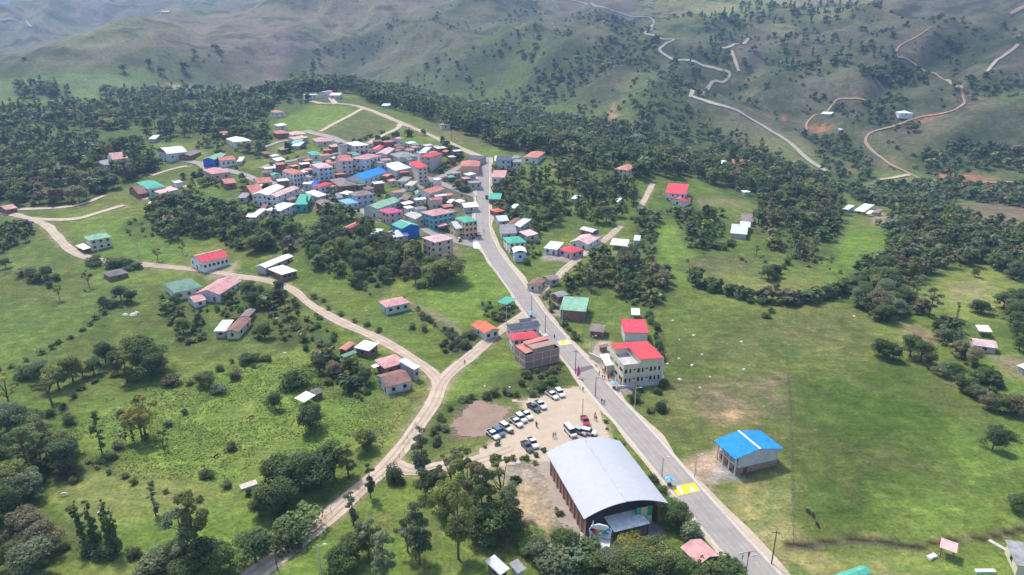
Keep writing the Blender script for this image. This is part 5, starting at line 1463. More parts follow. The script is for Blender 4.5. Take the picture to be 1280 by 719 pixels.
    ('house', (357, 163), (364.5, 167.2), (377, 162.8), 4.8, 'hip', 'lpink', 'white', 2, (2, 3), 'white two storey house on the top street', 'house'),
    ('house', (360, 171.3), (368, 174), (378, 170), 3.8, 'mono', 'peachr', 'grey', 1, (1, 1), 'orange tinted roof on the top street', 'house'),
    ('house', (368, 176), (374, 178.4), (381, 174.6), 3.2, 'mono', 'lblue', 'teal', 1, (1, 1), 'blue roof below the orange tinted roof', 'house'),
    ('house', (367, 180.5), (374.5, 182), (381, 178.9), 2.8, 'mono', 'white', 'grey', 1, (0, 0), 'thin white roof below the blue roof', 'shed'),
    ('house', (389.5, 172.5), (396, 176.2), (409, 171.3), 3.4, 'hip', 'pink', 'lgrey', 1, (1, 1), 'rose pink roof at the head of the top street', 'house'),
    ('house', (373, 113.3), (381, 117.5), (390, 113.8), 4.2, 'flat', 'white', 'white', 1, (2, 2), 'white flat roofed hilltop house', 'house'),
    ('house', (400, 113.5), (405, 115.3), (410, 112.8), 3.2, 'mono', 'lblue', 'grey', 1, (0, 1), 'pale blue roofed hilltop house', 'house'),
    ('house', (409, 114.2), (415, 116.2), (423, 112), 3.6, 'gy', 'red', 'white', 1, (1, 1), 'red roofed hilltop house', 'house'),
    ('house', (415, 116.8), (425, 118.3), (434, 113.8), 3.6, 'mono', 'white', 'lgrey', 1, (2, 1), 'long white roofed hilltop house', 'house'),
    ('shed', (480, 130.8), (486.5, 132.2), (494, 129.3), 2.8, 'mono', 'white', 'grey', 1, (0, 0), 'wide white shed beside the ridge road', 'shed'),
    ('shed', (500, 130.5), (504, 132), (508, 130), 2.6, 'mono', 'white', 'grey', 1, (0, 0), 'small white shed right of the ridge road shed', 'shed'),
    ('hut', (546, 152.5), (551.5, 156), (558, 152.8), 3.0, 'flat', 'grey', 'cream', 1, (1, 1), 'roofless pale hut above the ridge road bend', 'hut'),
    ('house', (383, 189.7), (391, 193.5), (400, 190.3), 4.0, 'hip', 'teal', 'lgrey', 1, (1, 2), 'grey walled house with teal hip roof by the street', 'house'),
    ('house', (340, 197.5), (346, 200.8), (353.5, 198), 3.0, 'mono', 'white', 'grey', 1, (1, 1), 'white roofed garage beside the upper left street', 'garage'),
    ('shed', (336, 193.8), (341, 195.5), (345, 193), 2.6, 'mono', 'zinc', 'grey', 1, (0, 0), 'thin pale shed behind the white roofed garage', 'shed'),
    ('shed', (326, 189.3), (330.5, 192.2), (337.5, 190), 2.6, 'hip', 'rust', 'brick', 1, (0, 0), 'rust roofed shed at the end of the top lane', 'shed'),
    ('shed', (297.5, 199), (302, 200.6), (307, 196.5), 2.6, 'mono', 'white', 'grey', 1, (0, 0), 'small white shed right of the street bend houses', 'shed'),
    ('house', (282, 172.3), (292.5, 176.5), (306, 171.5), 4.6, 'hip', 'white', 'white', 1, (2, 2), 'white house with white roof in the rear gardens', 'house'),
    ('shed', (272.5, 166), (277, 168.4), (282.5, 165.5), 3.0, 'gy', 'coral', 'brick', 1, (0, 1), 'small coral roofed shed behind the white garden house', 'shed'),
    ('shed', (252, 131.5), (257, 133.2), (263, 130.3), 2.8, 'mono', 'zinc', 'grey', 1, (0, 0), 'grey shed in the upper left wood gap', 'shed'),
    ('shed', (262, 145), (266, 147), (271, 144.3), 2.8, 'mono', 'white', 'grey', 1, (0, 0), 'white shed in the upper left banana garden', 'shed'),
    ('house', (128, 148.2), (138.5, 151.2), (148, 146), 3.4, 'gy', 'coral', 'brick', 1, (1, 1), 'coral roofed house deep in the left wood', 'house'),
    ('shed', (143, 144.5), (148, 145.6), (152.5, 142.8), 3.4, 'mono', 'white', 'grey', 1, (0, 0), 'pale shed behind the coral roof in the wood', 'shed'),
    ('house', (98, 178.5), (106, 180.8), (120, 174.5), 3.2, 'gy', 'brown', 'lgrey', 1, (1, 1), 'long grey brown roof in the left wood clearing', 'house'),
    ('house', (78.5, 197), (86, 199.5), (94, 196.2), 3.0, 'mono', 'orange', 'brick', 1, (1, 0), 'small orange roofed hut in the left woods', 'hut'),
    ('house', (120.6, 200), (130, 204.5), (141, 198.5), 3.6, 'hip', 'grey', 'lgrey', 1, (2, 2), 'grey roofed part of the left wood farmhouse', 'house'),
    ('house', (132, 193.5), (141, 198), (151.5, 192), 4.2, 'gy', 'pink', 'white', 1, (1, 1), 'pink roofed part of the left wood farmhouse', 'house'),
    ('warehouse', (195, 188.3), (208.5, 192), (227, 187.3), 5.4, 'by', 'white', 'lgrey', 1, (2, 2), 'big white roofed warehouse beside the street bend', 'warehouse'),
    ('house', (230, 190.5), (238, 193.3), (252, 188), 3.0, 'gy', 'brown', 'brick', 1, (1, 1), 'low brown roof right of the big white warehouse', 'house'),
    ('shed', (189, 171.5), (194.5, 173), (201, 170), 2.8, 'mono', 'zinc', 'grey', 1, (0, 0), 'grey shed in the garden behind the warehouse', 'shed'),
    ('house', (262, 193.5), (268, 197.5), (283.5, 190.8), 5.0, 'gy', 'lgreen', 'blue', 1, (2, 1), 'blue walled house with pale green roof', 'house'),
    ('house', (269, 197.8), (275.5, 200.5), (291, 197), 4.4, 'gy', 'coral', 'white', 1, (1, 3), 'white walled house with coral roof beside the blue one', 'house'),
    ('house', (252.5, 211.3), (265, 216.5), (282.5, 211.5), 4.8, 'hip', 'pink', 'pink', 1, (2, 2), 'pink house with pink hip roof at the street bend', 'house'),
    ('house', (274, 225), (281, 229), (291.5, 225), 3.4, 'gy', 'salmon', 'brick', 1, (1, 1), 'salmon roofed house below the street bend', 'house'),
    ('farmhouse', (170, 226.5), (184, 234.5), (202.5, 229), 4.0, 'hip', 'teal', 'lgrey', 1, (2, 2), 'teal roofed farmhouse by the left lane', 'farmhouse'),
    ('shed', (160, 235.5), (172.5, 241.5), (180.5, 237.3), 2.6, 'gy', 'rust', 'brick', 1, (1, 1), 'rust roofed shed below the teal roofed farmhouse', 'shed'),
    ('house', (190, 236.5), (200, 240.4), (213.5, 233.3), 3.2, 'mono', 'lpink', 'lgrey', 1, (1, 1), 'pale roofed house right of the teal roofed farmhouse', 'house'),
    ('water_tank_house', (214, 226), (219.3, 229), (225.5, 226), 3.0, 'flat', 'white', 'white', 1, (0, 0), 'small white cistern building in the left lane field', 'cistern'),
    ('hut', (190, 249.5), (197, 252.5), (205.5, 247), 2.6, 'mono', 'white', 'brick', 1, (0, 1), 'white roofed hut below the left lane', 'hut'),
    ('warehouse', (88, 107.8), (98.5, 109.3), (109, 106.6), 3.6, 'gy', 'rust', 'grey', 1, (0, 0), 'long rust red warehouse in the distant valley fields', 'warehouse'),
    ('house', (220, 106.3), (226, 107.8), (232.5, 105.3), 3.8, 'mono', 'white', 'cream', 1, (1, 0), 'white roofed house on the pale cliff spur', 'house'),
    ('house', (152, 99), (157, 100.3), (163, 98), 4.0, 'gy', 'white', 'white', 1, (1, 0), 'tiny white house in the distant valley field', 'house'),
    ('warehouse', (1024, 163.3), (1035, 165), (1045, 161), 3.2, 'mono', 'white', 'grey', 1, (0, 0), 'long tin roof on red earth across the valley', 'warehouse'),
    ('hut', (1046, 177.3), (1049.5, 178.6), (1052.5, 175.8), 3.0, 'mono', 'white', 'white', 1, (0, 0), 'tiny white hut below the tin roof on red earth', 'hut'),
    ('house', (1110, 165.3), (1119, 169), (1126.5, 165.5), 3.6, 'hip', 'white', 'white', 1, (1, 1), 'white house beside the orange hill track', 'house'),
    ('house', (1176, 117.3), (1182, 119.3), (1189, 116.3), 3.2, 'mono', 'white', 'grey', 1, (0, 0), 'white hut inside the loop of the hill track', 'hut'),
    ('house', (1241, 44.3), (1248, 46.2), (1256, 43.3), 3.6, 'mono', 'white', 'lgrey', 1, (0, 0), 'long white hut high on the right hillside', 'hut'),
    ('hut', (1220, 37.5), (1224, 38.7), (1228, 36.2), 3.2, 'mono', 'zinc', 'grey', 1, (0, 0), 'grey hut left of the long white hillside hut', 'hut'),
    ('hut', (841.5, 26.8), (845, 28), (849, 25.6), 4.0, 'gy', 'white', 'white', 1, (0, 0), 'tiny white hut beside the top hill pasture road', 'hut'),
    ('hut', (835, 5.6), (839, 6.6), (843, 4.6), 4.0, 'mono', 'zinc', 'grey', 1, (0, 0), 'tiny hut at the top edge behind trees', 'hut'),
    ('hut', (1000.5, 11), (1004.5, 12.5), (1008.5, 9.8), 4.0, 'mono', 'zinc', 'white', 1, (0, 0), 'tiny hut on the sunny hilltop', 'hut'),
    ('hut', (909, 6.5), (912, 7.5), (915, 5.8), 3.6, 'mono', 'white', 'grey', 1, (0, 0), 'tiny white hut in the top sunny pasture', 'hut'),
    ('house', (881.7, 188.3), (888.5, 190.8), (897, 188), 3.2, 'hip', 'grey', 'lgrey', 1, (1, 1), 'grey roofed house hidden in the valley wood', 'house'),
    ('house', (909.5, 198.5), (917, 202.5), (924.5, 198.5), 3.0, 'gy', 'coral', 'brick', 1, (0, 1), 'coral roofed hut in the valley wood', 'hut'),
    ('hut', (899, 203.2), (904.5, 204.6), (909, 202.2), 2.6, 'mono', 'white', 'grey', 1, (0, 0), 'white tin hut left of the coral roofed hut', 'hut'),
    ('hut', (935, 201.2), (938.5, 203), (943.5, 201), 2.6, 'mono', 'white', 'grey', 1, (0, 0), 'white tin hut right of the coral roofed hut', 'hut'),
    ('hut', (926, 237.5), (930, 240), (934, 237.3), 2.6, 'mono', 'white', 'grey', 1, (0, 0), 'small white hut in the mid right bushes', 'hut'),
    ('house', (1053.5, 260.3), (1060.5, 262), (1068, 258.6), 2.8, 'mono', 'white', 'grey', 1, (1, 0), 'white roof at the left of the wooded rise farm', 'house'),
    ('house', (1070, 261.3), (1080, 264.6), (1092.5, 259), 3.0, 'mono', 'white', 'grey', 1, (1, 1), 'broad pale roof in the middle of the wooded rise farm', 'house'),
    ('shed', (1083, 266), (1087.5, 267.6), (1092.5, 264.8), 2.4, 'mono', 'white', 'grey', 0, (0, 0), 'narrow white roof in front of the broad pale roof', 'shed', 1),
    ('shed', (1092, 264.6), (1097.5, 266.5), (1103.5, 263.4), 2.6, 'mono', 'brown', 'grey', 1, (0, 0), 'brown roof at the right of the wooded rise farm', 'shed'),
    ('hut', (716, 246.5), (721, 248.6), (726.5, 245.5), 2.8, 'mono', 'white', 'grey', 1, (0, 0), 'small white hut among trees right of the village', 'hut'),
    ('hut', (768, 250.5), (772.5, 252.4), (778, 249), 2.6, 'mono', 'white', 'lblue', 1, (0, 0), 'pale blue hut in the trees left of the lane', 'hut'),
    ('hut', (639.5, 258), (643.5, 260), (649, 256.4), 2.6, 'mono', 'white', 'grey', 1, (0, 0), 'small white hut in the sloping green plot', 'hut'),
    ('shed', (309.5, 268), (315, 270), (320, 266), 2.4, 'mono', 'white', 'grey', 1, (0, 0), 'low white shed at the village foot trees', 'shed'),
    ('house', (468, 251), (474, 253), (480, 250), 2.6, 'mono', 'thatch', 'grey', 0, (0, 0), 'flat earth coloured canopy behind the green hall', 'canopy', 1),
    ('house', (560, 251), (564, 253), (569, 250), 2.6, 'mono', 'white', 'grey', 1, (0, 0), 'small white shed in the waste plot', 'shed'),
    ('house', (548, 256.5), (555, 259), (563, 255.5), 3.0, 'gy', 'salmon', 'brick', 1, (1, 1), 'low salmon roof behind the turquoise house', 'house'),
    ('house', (551, 263), (559, 266.5), (567, 263), 3.2, 'mono', 'brown', 'grey', 1, (1, 1), 'brown roof between turquoise and orange houses', 'house'),
    ('house', (466, 206), (474, 208.5), (480, 206), 4.5, 'flat', 'grey', 'lgrey', 1, (1, 1), 'grey slab roof between blue hall and pink block', 'house'),
    ('house', (442, 229.5), (448, 232), (455, 229), 3.4, 'mono', 'moss', 'brick', 1, (1, 1), 'mossy small roof below the blue hall', 'house'),
    ('house', (500, 224.8), (507, 227.5), (516, 223.5), 3.6, 'mono', 'grey', 'beige', 1, (2, 1), 'low beige shop below the red roofed tower', 'shop'),
    ('house', (509, 229.4), (515.5, 231.8), (523, 228), 3.2, 'mono', 'cream', 'cream', 1, (1, 1), 'cream shop at the square corner', 'shop'),
    ('house', (458, 195.5), (464, 197.6), (472, 193.8), 4.2, 'gy', 'coral', 'cream', 1, (1, 1), 'coral roof behind the wide white block', 'house'),
    ('house', (410, 181), (415, 183.5), (421, 180.5), 4.0, 'mono', 'pink', 'brick', 1, (1, 1), 'pinkish roof left of the blank grey block', 'house'),
    ('house', (346, 184.6), (351, 187), (357, 184.2), 3.0, 'mono', 'grey', 'brick', 1, (0, 1), 'grey patched roof at the top lane', 'house'),
    ('house', (355, 247.5), (361, 250), (368, 246.5), 3.4, 'mono', 'rust', 'mauve', 1, (1, 1), 'mauve walled house below the pale pink roof', 'house'),
]
RC['peachr'] = (.70, .45, .26); WC['lpinkw'] = (.66, .50, .56)
VGRP = 'houses and sheds of the village and farms'


def make_houses():
    for r in T:
        name, A, B, C, h, kind, rc, wc, st, win, label, cat = r[:12]
        opn = len(r) > 12
        dep = project(*at(*B))[2]
        if dep > 620: win = (min(win[0], 2), min(win[1], 2))
        house(name, A, B, C, h, kind, rc, wc, st, win, label, cat, VGRP, ov=.45 if dep < 700 else .3, opn=opn, ridge_cap=(rc in ('teal', 'red') and kind in ('gx', 'gy')), chimney='rear gardens' in label)


def filler(n=66):
    """the many little sheds and lean-tos wedged between the village houses"""
    w = wpoly([(305, 245), (335, 212), (430, 186), (500, 180), (560, 190), (598, 212), (598, 262), (560, 268), (500, 275), (470, 268), (425, 255), (370, 262)])
    r = random.Random(21); k = 0; tries = 0
    while k < n and tries < 4000:
        tries += 1; x = r.uniform(w[:, 0].min(), w[:, 0].max()); y = r.uniform(w[:, 1].min(), w[:, 1].max())
        if not inpoly(np.array([x]), np.array([y]), w)[0] or near_road(x, y, 2.6): continue
        h_ = np.array(HPTS)
        if (np.hypot(h_[:, 0] - x, h_[:, 1] - y) < h_[:, 2] + 2.4).any(): continue
        L, W = r.uniform(4.5, 8), r.uniform(4, 6); h = r.choice([2.6, 2.8, 3.2, 5.2]); z = float(hgt(x, y)); rz = r.choice([.5, .55, .6, -.95, -1.0]) + r.uniform(-.1, .1)
        rc = r.choice(['rust', 'grey', 'white', 'white', 'zinc', 'coral', 'pink', 'pink', 'salmon', 'teal']); wc = r.choice(['grey', 'brick', 'lgrey', 'beige', 'brick', 'white'])
        root = empty('shed', (x, y, z), rz); tag(root, None, 'shed', VGRP)
        kd = r.choice(['mono', 'mono', 'gx', 'hip']); add_roof(root, L, W, h, kd, rc); MB().box(-L / 2 + .35, L / 2 - .35, -W / 2 + .35, W / 2 - .35, -2, h - .12).build('wall', wallmat(wc), root)
        put_win(root, -L * .2, -W / 2 + .33, 1.5, 0, .9, .9); put_win(root, L / 2 - .33, 0, 1.5, math.pi / 2, .9, .9); put_win(root, L * .2, -W / 2 + .33, 1.0, 0, .9, 1.9, 'door')
        HPTS.append((x, y, L * .5)); px, py, _ = project(x, y, z); k += 1
        AUTO.append((root, float(px), float(py), 'little %s roofed shed' % {'rust': 'rust', 'grey': 'grey', 'brown': 'brown', 'white': 'white', 'zinc': 'silver', 'coral': 'coral', 'pink': 'pink', 'salmon': 'salmon', 'teal': 'teal'}[rc]))
# ---------------------------------------------------------------- the larger buildings
def sports_hall():
    o, g, rz, L, W, _ = rect3((682.5, 566), (730, 649), (832, 625), 6.2)
    root = empty('sports_hall', (float(o[0]), float(o[1]), g), rz, 'large open sports hall with curved silver grey sheet roof beside the road', 'sports hall')
    for s in (-.4, 0, .4): HPTS.append((o[0] + math.cos(rz) * L * s, o[1] + math.sin(rz) * L * s, W * .55))
    x, y, h, rise, n_ = L / 2, W / 2, 6.2, W * .125, 16
    R = MB(); pts = [(-y + 2 * y * i / n_, h + rise * (1 - (2 * i / n_ - 1) ** 2)) for i in range(n_ + 1)]
    R.prism(pts + [(a, b - .12) for a, b in pts[::-1]], -x, x, 'x')
    hr = m_roof('hall_roof', (.455, .47, .495), .0, .6, 'x')
    for n_q in hr.node_tree.nodes:
        if n_q.type == 'MAP_RANGE' and abs(n_q.inputs[3].default_value - .84) < .01: n_q.inputs[3].default_value, n_q.inputs[4].default_value = .97, 1.02
        if n_q.type == 'MAP_RANGE' and abs(n_q.inputs[3].default_value - 1.08) < .01: n_q.inputs[3].default_value, n_q.inputs[4].default_value = 1.03, .96
    R.build('roof', hr, root)
    MB().box(-x, x, -.35, .35, h + rise + .01, h + rise + .08).build('ridge_cap', m_plain('dull_zinc', (.42, .44, .47), .5), root)
    bm = wallmat('brick'); br = m_wall('hall_brick', (.42, .20, .145), True)
    w = y - 1.1
    for s in (-1, 1):
        b = MB(); b.box(-x + 1, x - 2, s * w - .1, s * w + .1, -.5, 3.9); b.build('side_wall', br, root)
    n_c = 11
    for s in (-1, 1):
        for i in range(n_c):
            xx = -x + 1.2 + (2 * x - 2.4) * i / (n_c - 1)
            c = MB(); c.box(xx - .2, xx + .2, s * w + (.1 if s > 0 else -.35), s * w + (.35 if s > 0 else -.1), -.5, 5.9); c.build('pillar', m_plain('pink_concrete', (.46, .30, .25), .9), root)
    MB().box(-x + .8, -x + 1.0, -w + .1, w - .1, -.5, 5.6).build('end_wall', br, root)
    steel = m_plain('dark_steel', (.05, .05, .055), .6)
    for i in range(6):
        t = MB(); xx = -x + 1.5 + (2 * x - 2.4) * i / 5; pp = None
        for k in range(n_ + 1):
            a, b = pts[k]; q = (xx, a * .97, b - .5)
            if pp: t.tube(pp, q, .12, .12, 5); t.tube((pp[0], pp[1], pp[2] - .6), (q[0], q[1], q[2] - .6), .09, .09, 5); t.tube(pp, (q[0], q[1], q[2] - .6), .05, .05, 4)
            pp = q
        t.build('truss', steel, root)
    MB().box(-x + 1.2, x + 3, -w + .15, w - .15, -.02, .10).build('court_floor', m_plain('court_concrete', (.22, .21, .20), .8, .2, .4), root)
    # stage block with a mural near the open end
    mm = [m_plain('mural_' + k, c, .7, .3, 1.2) for k, c in (('green', (.03, .33, .16)), ('tan', (.62, .48, .28)), ('white', (.62, .68, .66)))]
    b = MB(); xm = x - 1.6
    b.box(xm, xm + .2, y * .30, y * .70, 0.1, 5.2, 0); b.box(xm + .2, xm + .23, y * .42, y * .58, 1.5, 5.15, 1); b.box(xm + .2, xm + .23, y * .50, y * .70, .3, 2.6, 2)
    b.build('mural_wall', mm, root)
    # white canopy over the entrance
    e = empty('entrance_canopy', (0, 0, 0), 0, 'white sheet canopy in front of the sports hall opening', 'canopy')
    o2, g2, rz2, L2, W2, _ = rect3((761, 644.5), (768, 665), (812.5, 654), 3.4)
    e.location = (float(o2[0]), float(o2[1]), g2); e.rotation_euler = (0, 0, rz2)
    MB().box(-L2 / 2, L2 / 2, -W2 / 2, W2 / 2, 3.3, 3.42).build('roof', roofmat('white', 'x'), e)
    for sx in (-1, 1):
        for sy in (-1, 0, 1): MB().tube((sx * (L2 / 2 - .3), sy * (W2 / 2 - .3), -.3), (sx * (L2 / 2 - .3), sy * (W2 / 2 - .3), 3.3), .09, .09).build('post', steel, e)
    MB().box(L2 / 2 - .5, L2 / 2 - .3, -W2 / 2 + .2, W2 / 2 - .2, -.3, 1.2).build('parapet', br, e)


def gate_kiosk():
    p = at(749, 688); e = empty('gate_kiosk', (p[0], p[1], p[2]), math.radians(-12), 'white gate kiosk topped by a rounded sign with coloured petals', 'kiosk'); e.scale = (.78,) * 3
    HPTS.append((p[0], p[1], 5))
    wm = m_wall('kiosk_white', (.68, .66, .61)); 
    MB().box(-2.6, 2.6, -2.4, 1.6, -.8, 2.7).build('wall', wm, e)
    s = MB(); s.box(-2.9, 2.9, -2.9, 1.9, 2.7, 2.95); s.build('roof', m_plain('kiosk_roof', (.60, .58, .54), .9, .25, 1), e)
    fr = MB(); 
    for (a, b, c, d) in ((-2.9, 2.9, -2.9, -2.7), (-2.9, -2.7, -2.7, 1.9), (2.7, 2.9, -2.7, 1.9)): fr.box(a, b, c, d, 2.952, 3.3)
    fr.build('parapet', wm, e)
    for x in (-1.3, 1.1): put_win(e, x, -2.43, 1.3, 0, 1.1, 1.1)
    # rounded sign: a cloud shaped slab
    n_ = 48; pr = []
    for i in range(n_ + 1):
        t = math.pi * i / n_; r = 3.0 + .28 * abs(math.sin(t * 4.5)); pr.append((r * math.cos(t), 5.2 + .92 * r * math.sin(t) * .8))
    pr = [(2.9, 3.3)] + pr + [(-2.9, 3.3)]
    MB().prism(pr[::-1], 1.5, 1.85, 'y').build('sign_board', m_plain('sign_white', (.80, .80, .80), .7, .05), e)
    MB().prism([(-2.5, 7.2), (-1.9, 7.2), (-2.15, 8.6)], 1.5, 1.8, 'y').build('finial', m_plain('sign_white', (.8, .8, .8)), e)
    cols = [('plum', (.16, .03, .12)), ('red', (.72, .05, .09)), ('coral', (.78, .18, .12)), ('orange', (.85, .42, .04)), ('lime', (.28, .52, .06)), ('green', (.03, .36, .16)), ('cyan', (.03, .36, .58)), ('blue', (.06, .28, .66))]
    for k, (nm, c) in enumerate(cols):
        a = math.pi * (1 - (k + .5) / 8) ; a = math.pi + (math.pi * (k + .5) / 8); a0 = a - .17; a1 = a + .17
        side = -1 if k < 4 else 1
        t = [(-1.35, 5.9), (1.35, 5.9)][k // 4]
        th = [200, 245, 290, 335][k % 4] if k < 4 else [205, 250, 295, 20][(k - 4) % 4]
        th = math.radians(th); L_ = 1.45
        q = [(t[0], t[1]), (t[0] + L_ * math.cos(th - .42), t[1] + L_ * math.sin(th - .42)), (t[0] + 1.12 * L_ * math.cos(th), t[1] + 1.12 * L_ * math.sin(th)), (t[0] + L_ * math.cos(th + .42), t[1] + L_ * math.sin(th + .42))]
        MB().prism(q, 1.44, 1.5 - .004 * (k % 3), 'y').build('sign_petal', m_plain('petal_' + nm, c, .6, .05), e)
    # worn dark lettering band under the emblem (the strokes as they show)
    b = MB(); r = random.Random(5); x = -2.1
    while x < 2.0:
        w_ = r.uniform(.22, .34); hh = r.uniform(.45, .75)
        b.box(x, x + .09, 1.43, 1.5, 3.75, 3.75 + hh)
        if r.random() < .8: b.box(x + .09, x + w_, 1.43, 1.5, 3.75 + hh * .42, 3.75 + hh * .60)
        if r.random() < .6: b.box(x + w_, x + w_ + .08, 1.43, 1.5, 3.75, 3.75 + hh * .9)
        x += w_ + .24
    b.build('sign_lettering', m_plain('sign_ink', (.05, .05, .09), .7), e)
    p2 = at(733, 678)
    f = empty('ramp', (p2[0], p2[1], p2[2]), math.radians(-58), 'pale concrete ramp beside the gate kiosk', 'ramp')
    MB().prism([(-3.5, -.2), (3.5, -.2), (3.5, .35), (-3.5, .1)], -1, 1, 'y').build('slab', M_KERB, f)


def cream_building():
    o, g, rz, L, W, _ = rect3((762.4, 437.6), (779.8, 457.7), (823.5, 448.5), 7.2)
    root = empty('cream_building', (float(o[0]), float(o[1]), g), rz, 'cream three storey building with red sheet roof and terrace', 'building')
    HPTS.append((o[0], o[1], max(L, W) * .55))
    wm = wallmat('cream'); l, w = L / 2, W / 2
    MB().box(-l, l, -w, w, -2, 7.0).build('wall', wm, root)
    MB().box(-l + .2, l - .2, -w + .2, -w * .12, 7.002, 7.1).build('terrace', m_plain('terrace_concrete', (.47, .46, .44), .9, .2, .6), root)
    pp = MB()
    for (a, b, c, d) in ((-l, l, -w, -w + .2), (l - .2, l, -w + .2, -w * .1), (-l, -l + .2, -w + .2, -w * .1)): pp.box(a, b, c, d, 7.003, 7.75)
    pp.build('parapet', wm, root)
    y0 = -w * .12
    MB().box(-l, l, y0, w, 7.003, 8.9).build('upper_wall', wm, root)
    R = MB(); R.prism([(y0 - .7, 9.35), (w + .5, 9.0), (w + .5, 8.9), (y0 - .7, 9.25)], -l - .5, l + .5, 'x'); R.build('roof', m_roof('cream_red', (.64, .075, .085), .1, .6, 'y'), root)
    MB().box(-l + .3, -l + L * .33, -w + .4, -w * .35, 7.1, 9.5).build('stair_block', wm, root)
    MB().box(-l - .1, -l + L * .36, -w + .1, -w * .28, 9.5, 9.62).build('stair_roof', m_roof('cream_red', None), root)
    for k in range(2):
        z = [2.1, 5.3][k]
        for i in range(9):
            y = -w + W * (i + .6) / 9.2
            put_win(root, l + .02, y, z + (.35 if i in (2, 5) else 0), math.pi / 2, .55 if i % 3 else .75, .55 if i in (2, 5) else 1.45)
        for i in range(3): put_win(root, -l + L * (i + .5) / 3, -w - .02, z, 0, L / 3 * .62, 1.2)
    MB().box(-l - .12, l + .12, -w - .12, w + .12, 3.55, 3.8).build('floor_band', M_FRAME, root)
    b = MB(); b.box(l + .8, l + 1.1, -w - 2.2, w + 1.7, -2.5, .9); b.box(-l, l + 1.1, w + 1.4, w + 1.7, -2.5, .9); b.build('plinth_wall', m_wall('plinth', (.66, .67, .69)), root)
    MB().box(-l, l + .2, w + .02, w + .5, -2, 8.6).build('buttress_wall', wallmat('white'), root)
    house('annex', (749.3, 443), (757.5, 457), (768.5, 456.5), 3.4, 'mono', 'white', 'cream', 1, (2, 0), 'white roofed porch annex left of the cream building', 'annex')
    # little gate wall of the yard
    p = at(745, 452); e = empty('gate_wall', tuple(p), math.radians(-50), 'pale gate wall at the yard of the cream building', 'gate wall')
    MB().box(-3, 3, -.12, .12, -.3, 2.1).build('wall', wm, e); MB().box(-3.2, 3.2, -.2, .2, 2.1, 2.25).build('coping', M_FRAME, e)


def brick_building():
    o, g, rz, L, W, _ = rect3((647.5, 433), (656.3, 444), (699, 434), 5.4, maxr=4)
    root = empty('brick_building', (float(o[0]), float(o[1]), g), rz, 'unfinished bare brick building with concrete frame beside the junction', 'building')
    HPTS.append((o[0], o[1], max(L, W) * .5))
    l, w = L / 2, W / 2; bm = m_wall('pinkish_brick', (.47, .30, .25), True); cm = m_plain('raw_concrete', (.50, .46, .42), .9, .2, 1)
    MB().box(-l, l, -w, w, -2.5, 5.4).build('wall', bm, root)
    MB().box(-l + 1, l - .1, -w * .55, w * .72, 5.4, 7.0).build('upper_wall', m_wall('brick_upper', (.47, .31, .26), True), root)
    f = MB()
    for z in (.3, 2.8, 5.25): f.box(-l - .06, l + .06, -w - .06, w + .06, z - .15, z + .15)
    for i in range(5):
        y = -w + W * i / 4; f.box(l + .005, l + .07, y - .15, y + .15, -2.5, 5.4)
    for i in range(3):
        x = -l + L * i / 2; f.box(x - .15, x + .15, -w - .07, -w - .005, -2.5, 5.4)
    f.build('concrete_frame', cm, root)
    MB().prism([(-w, 6.0), (-w * .5, 6.3), (-w * .5, 6.2), (-w, 5.9)], -l, l, 'x').build('roof_sheet', roofmat('coral', 'x'), root)
    MB().prism([(-w * .6, 7.15), (w * .75, 7.5), (w * .75, 7.35), (-w * .6, 7.05)], -l + .5, -l + L * .45, 'x').build('roof_sheet', roofmat('salmon', 'x'), root)
    h = MB()
    for i in range(6): h.box(l - 1.2, l - .9, w * .3 + i * .6, w * .3 + i * .6 + .3, 5.4, 6.3 + .3 * (i % 2))
    h.build('stacked_bricks', m_wall('stack_brick', (.45, .17, .09)), root)


def blue_shed():
    o, g, rz, L, W, _ = rect3((896.3, 549.4), (918.8, 573.8), (979.4, 560.3), 5.4)
    root = empty('blue_roofed_shed', (float(o[0]), float(o[1]), g), rz, 'new shed with vivid blue gabled roof in the meadow', 'shed')
    HPTS.append((o[0], o[1], max(L, W) * .55))
    x, y, h, rise = L / 2, W / 2, 5.4, W / 2 * .2
    bl = m_roof('blue_sheet', (.028, .25, .86), .05, .85, 'y')
    for s in (-1, 1):
        R = MB(); R.prism([(s * y, h), (0, h + rise), (0, h + rise - .1), (s * y, h - .1)], -x, x, 'x'); R.build('roof_slope', bl, root)
    MB().box(-x - .02, x + .02, -.28, .28, h + rise - .01, h + rise + .09).build('ridge_cap', roofmat('white', 'x'), root)
    l, w = x - .6, y - .9
    b = MB(); b.box(-l, l, -w + 1.0, w, 1.9, h - .12); b.prism([(-w, h - .118), (w, h - .118), (0, h + rise * .9)], l - .12, l, 'x'); b.build('upper_wall', m_wall('shed_grey', (.58, .58, .57)), root)
    b = MB(); b.box(-l - .05, l + .05, -w + .95, w + .05, -.8, 1.9); b.build('lower_wall', m_wall('shed_block', (.40, .27, .22), True), root)
    b = MB(); b.box(-l, l, -w, -w + 1.0, 2.75, 2.95); b.build('balcony', M_FRAME, root)
    for i in range(4):
        xx = -l + .2 + (2 * l - .4) * i / 3; MB().box(xx - .15, xx + .15, -w, -w + .3, -.5, h - .1).build('post', m_plain('post_white', (.6, .58, .55)), root)
    rl = MB()
    for z in (3.35, 3.75): rl.box(-l, l, -w + .02, -w + .1, z, z + .07)
    rl.build('balcony_rail', m_plain('post_white', None), root)
    for i in range(3):
        put_win(root, -l + 2 * l * (i + .5) / 3, -w + .97, 4.1, 0, 1.6, 1.5); put_win(root, -l + 2 * l * (i + .5) / 3, -w + .92, .9, 0, 1.2, 1.7, 'door')
    put_win(root, l + .03, -w + 3.1, .9, math.pi / 2, 1.1, 1.9, 'door')


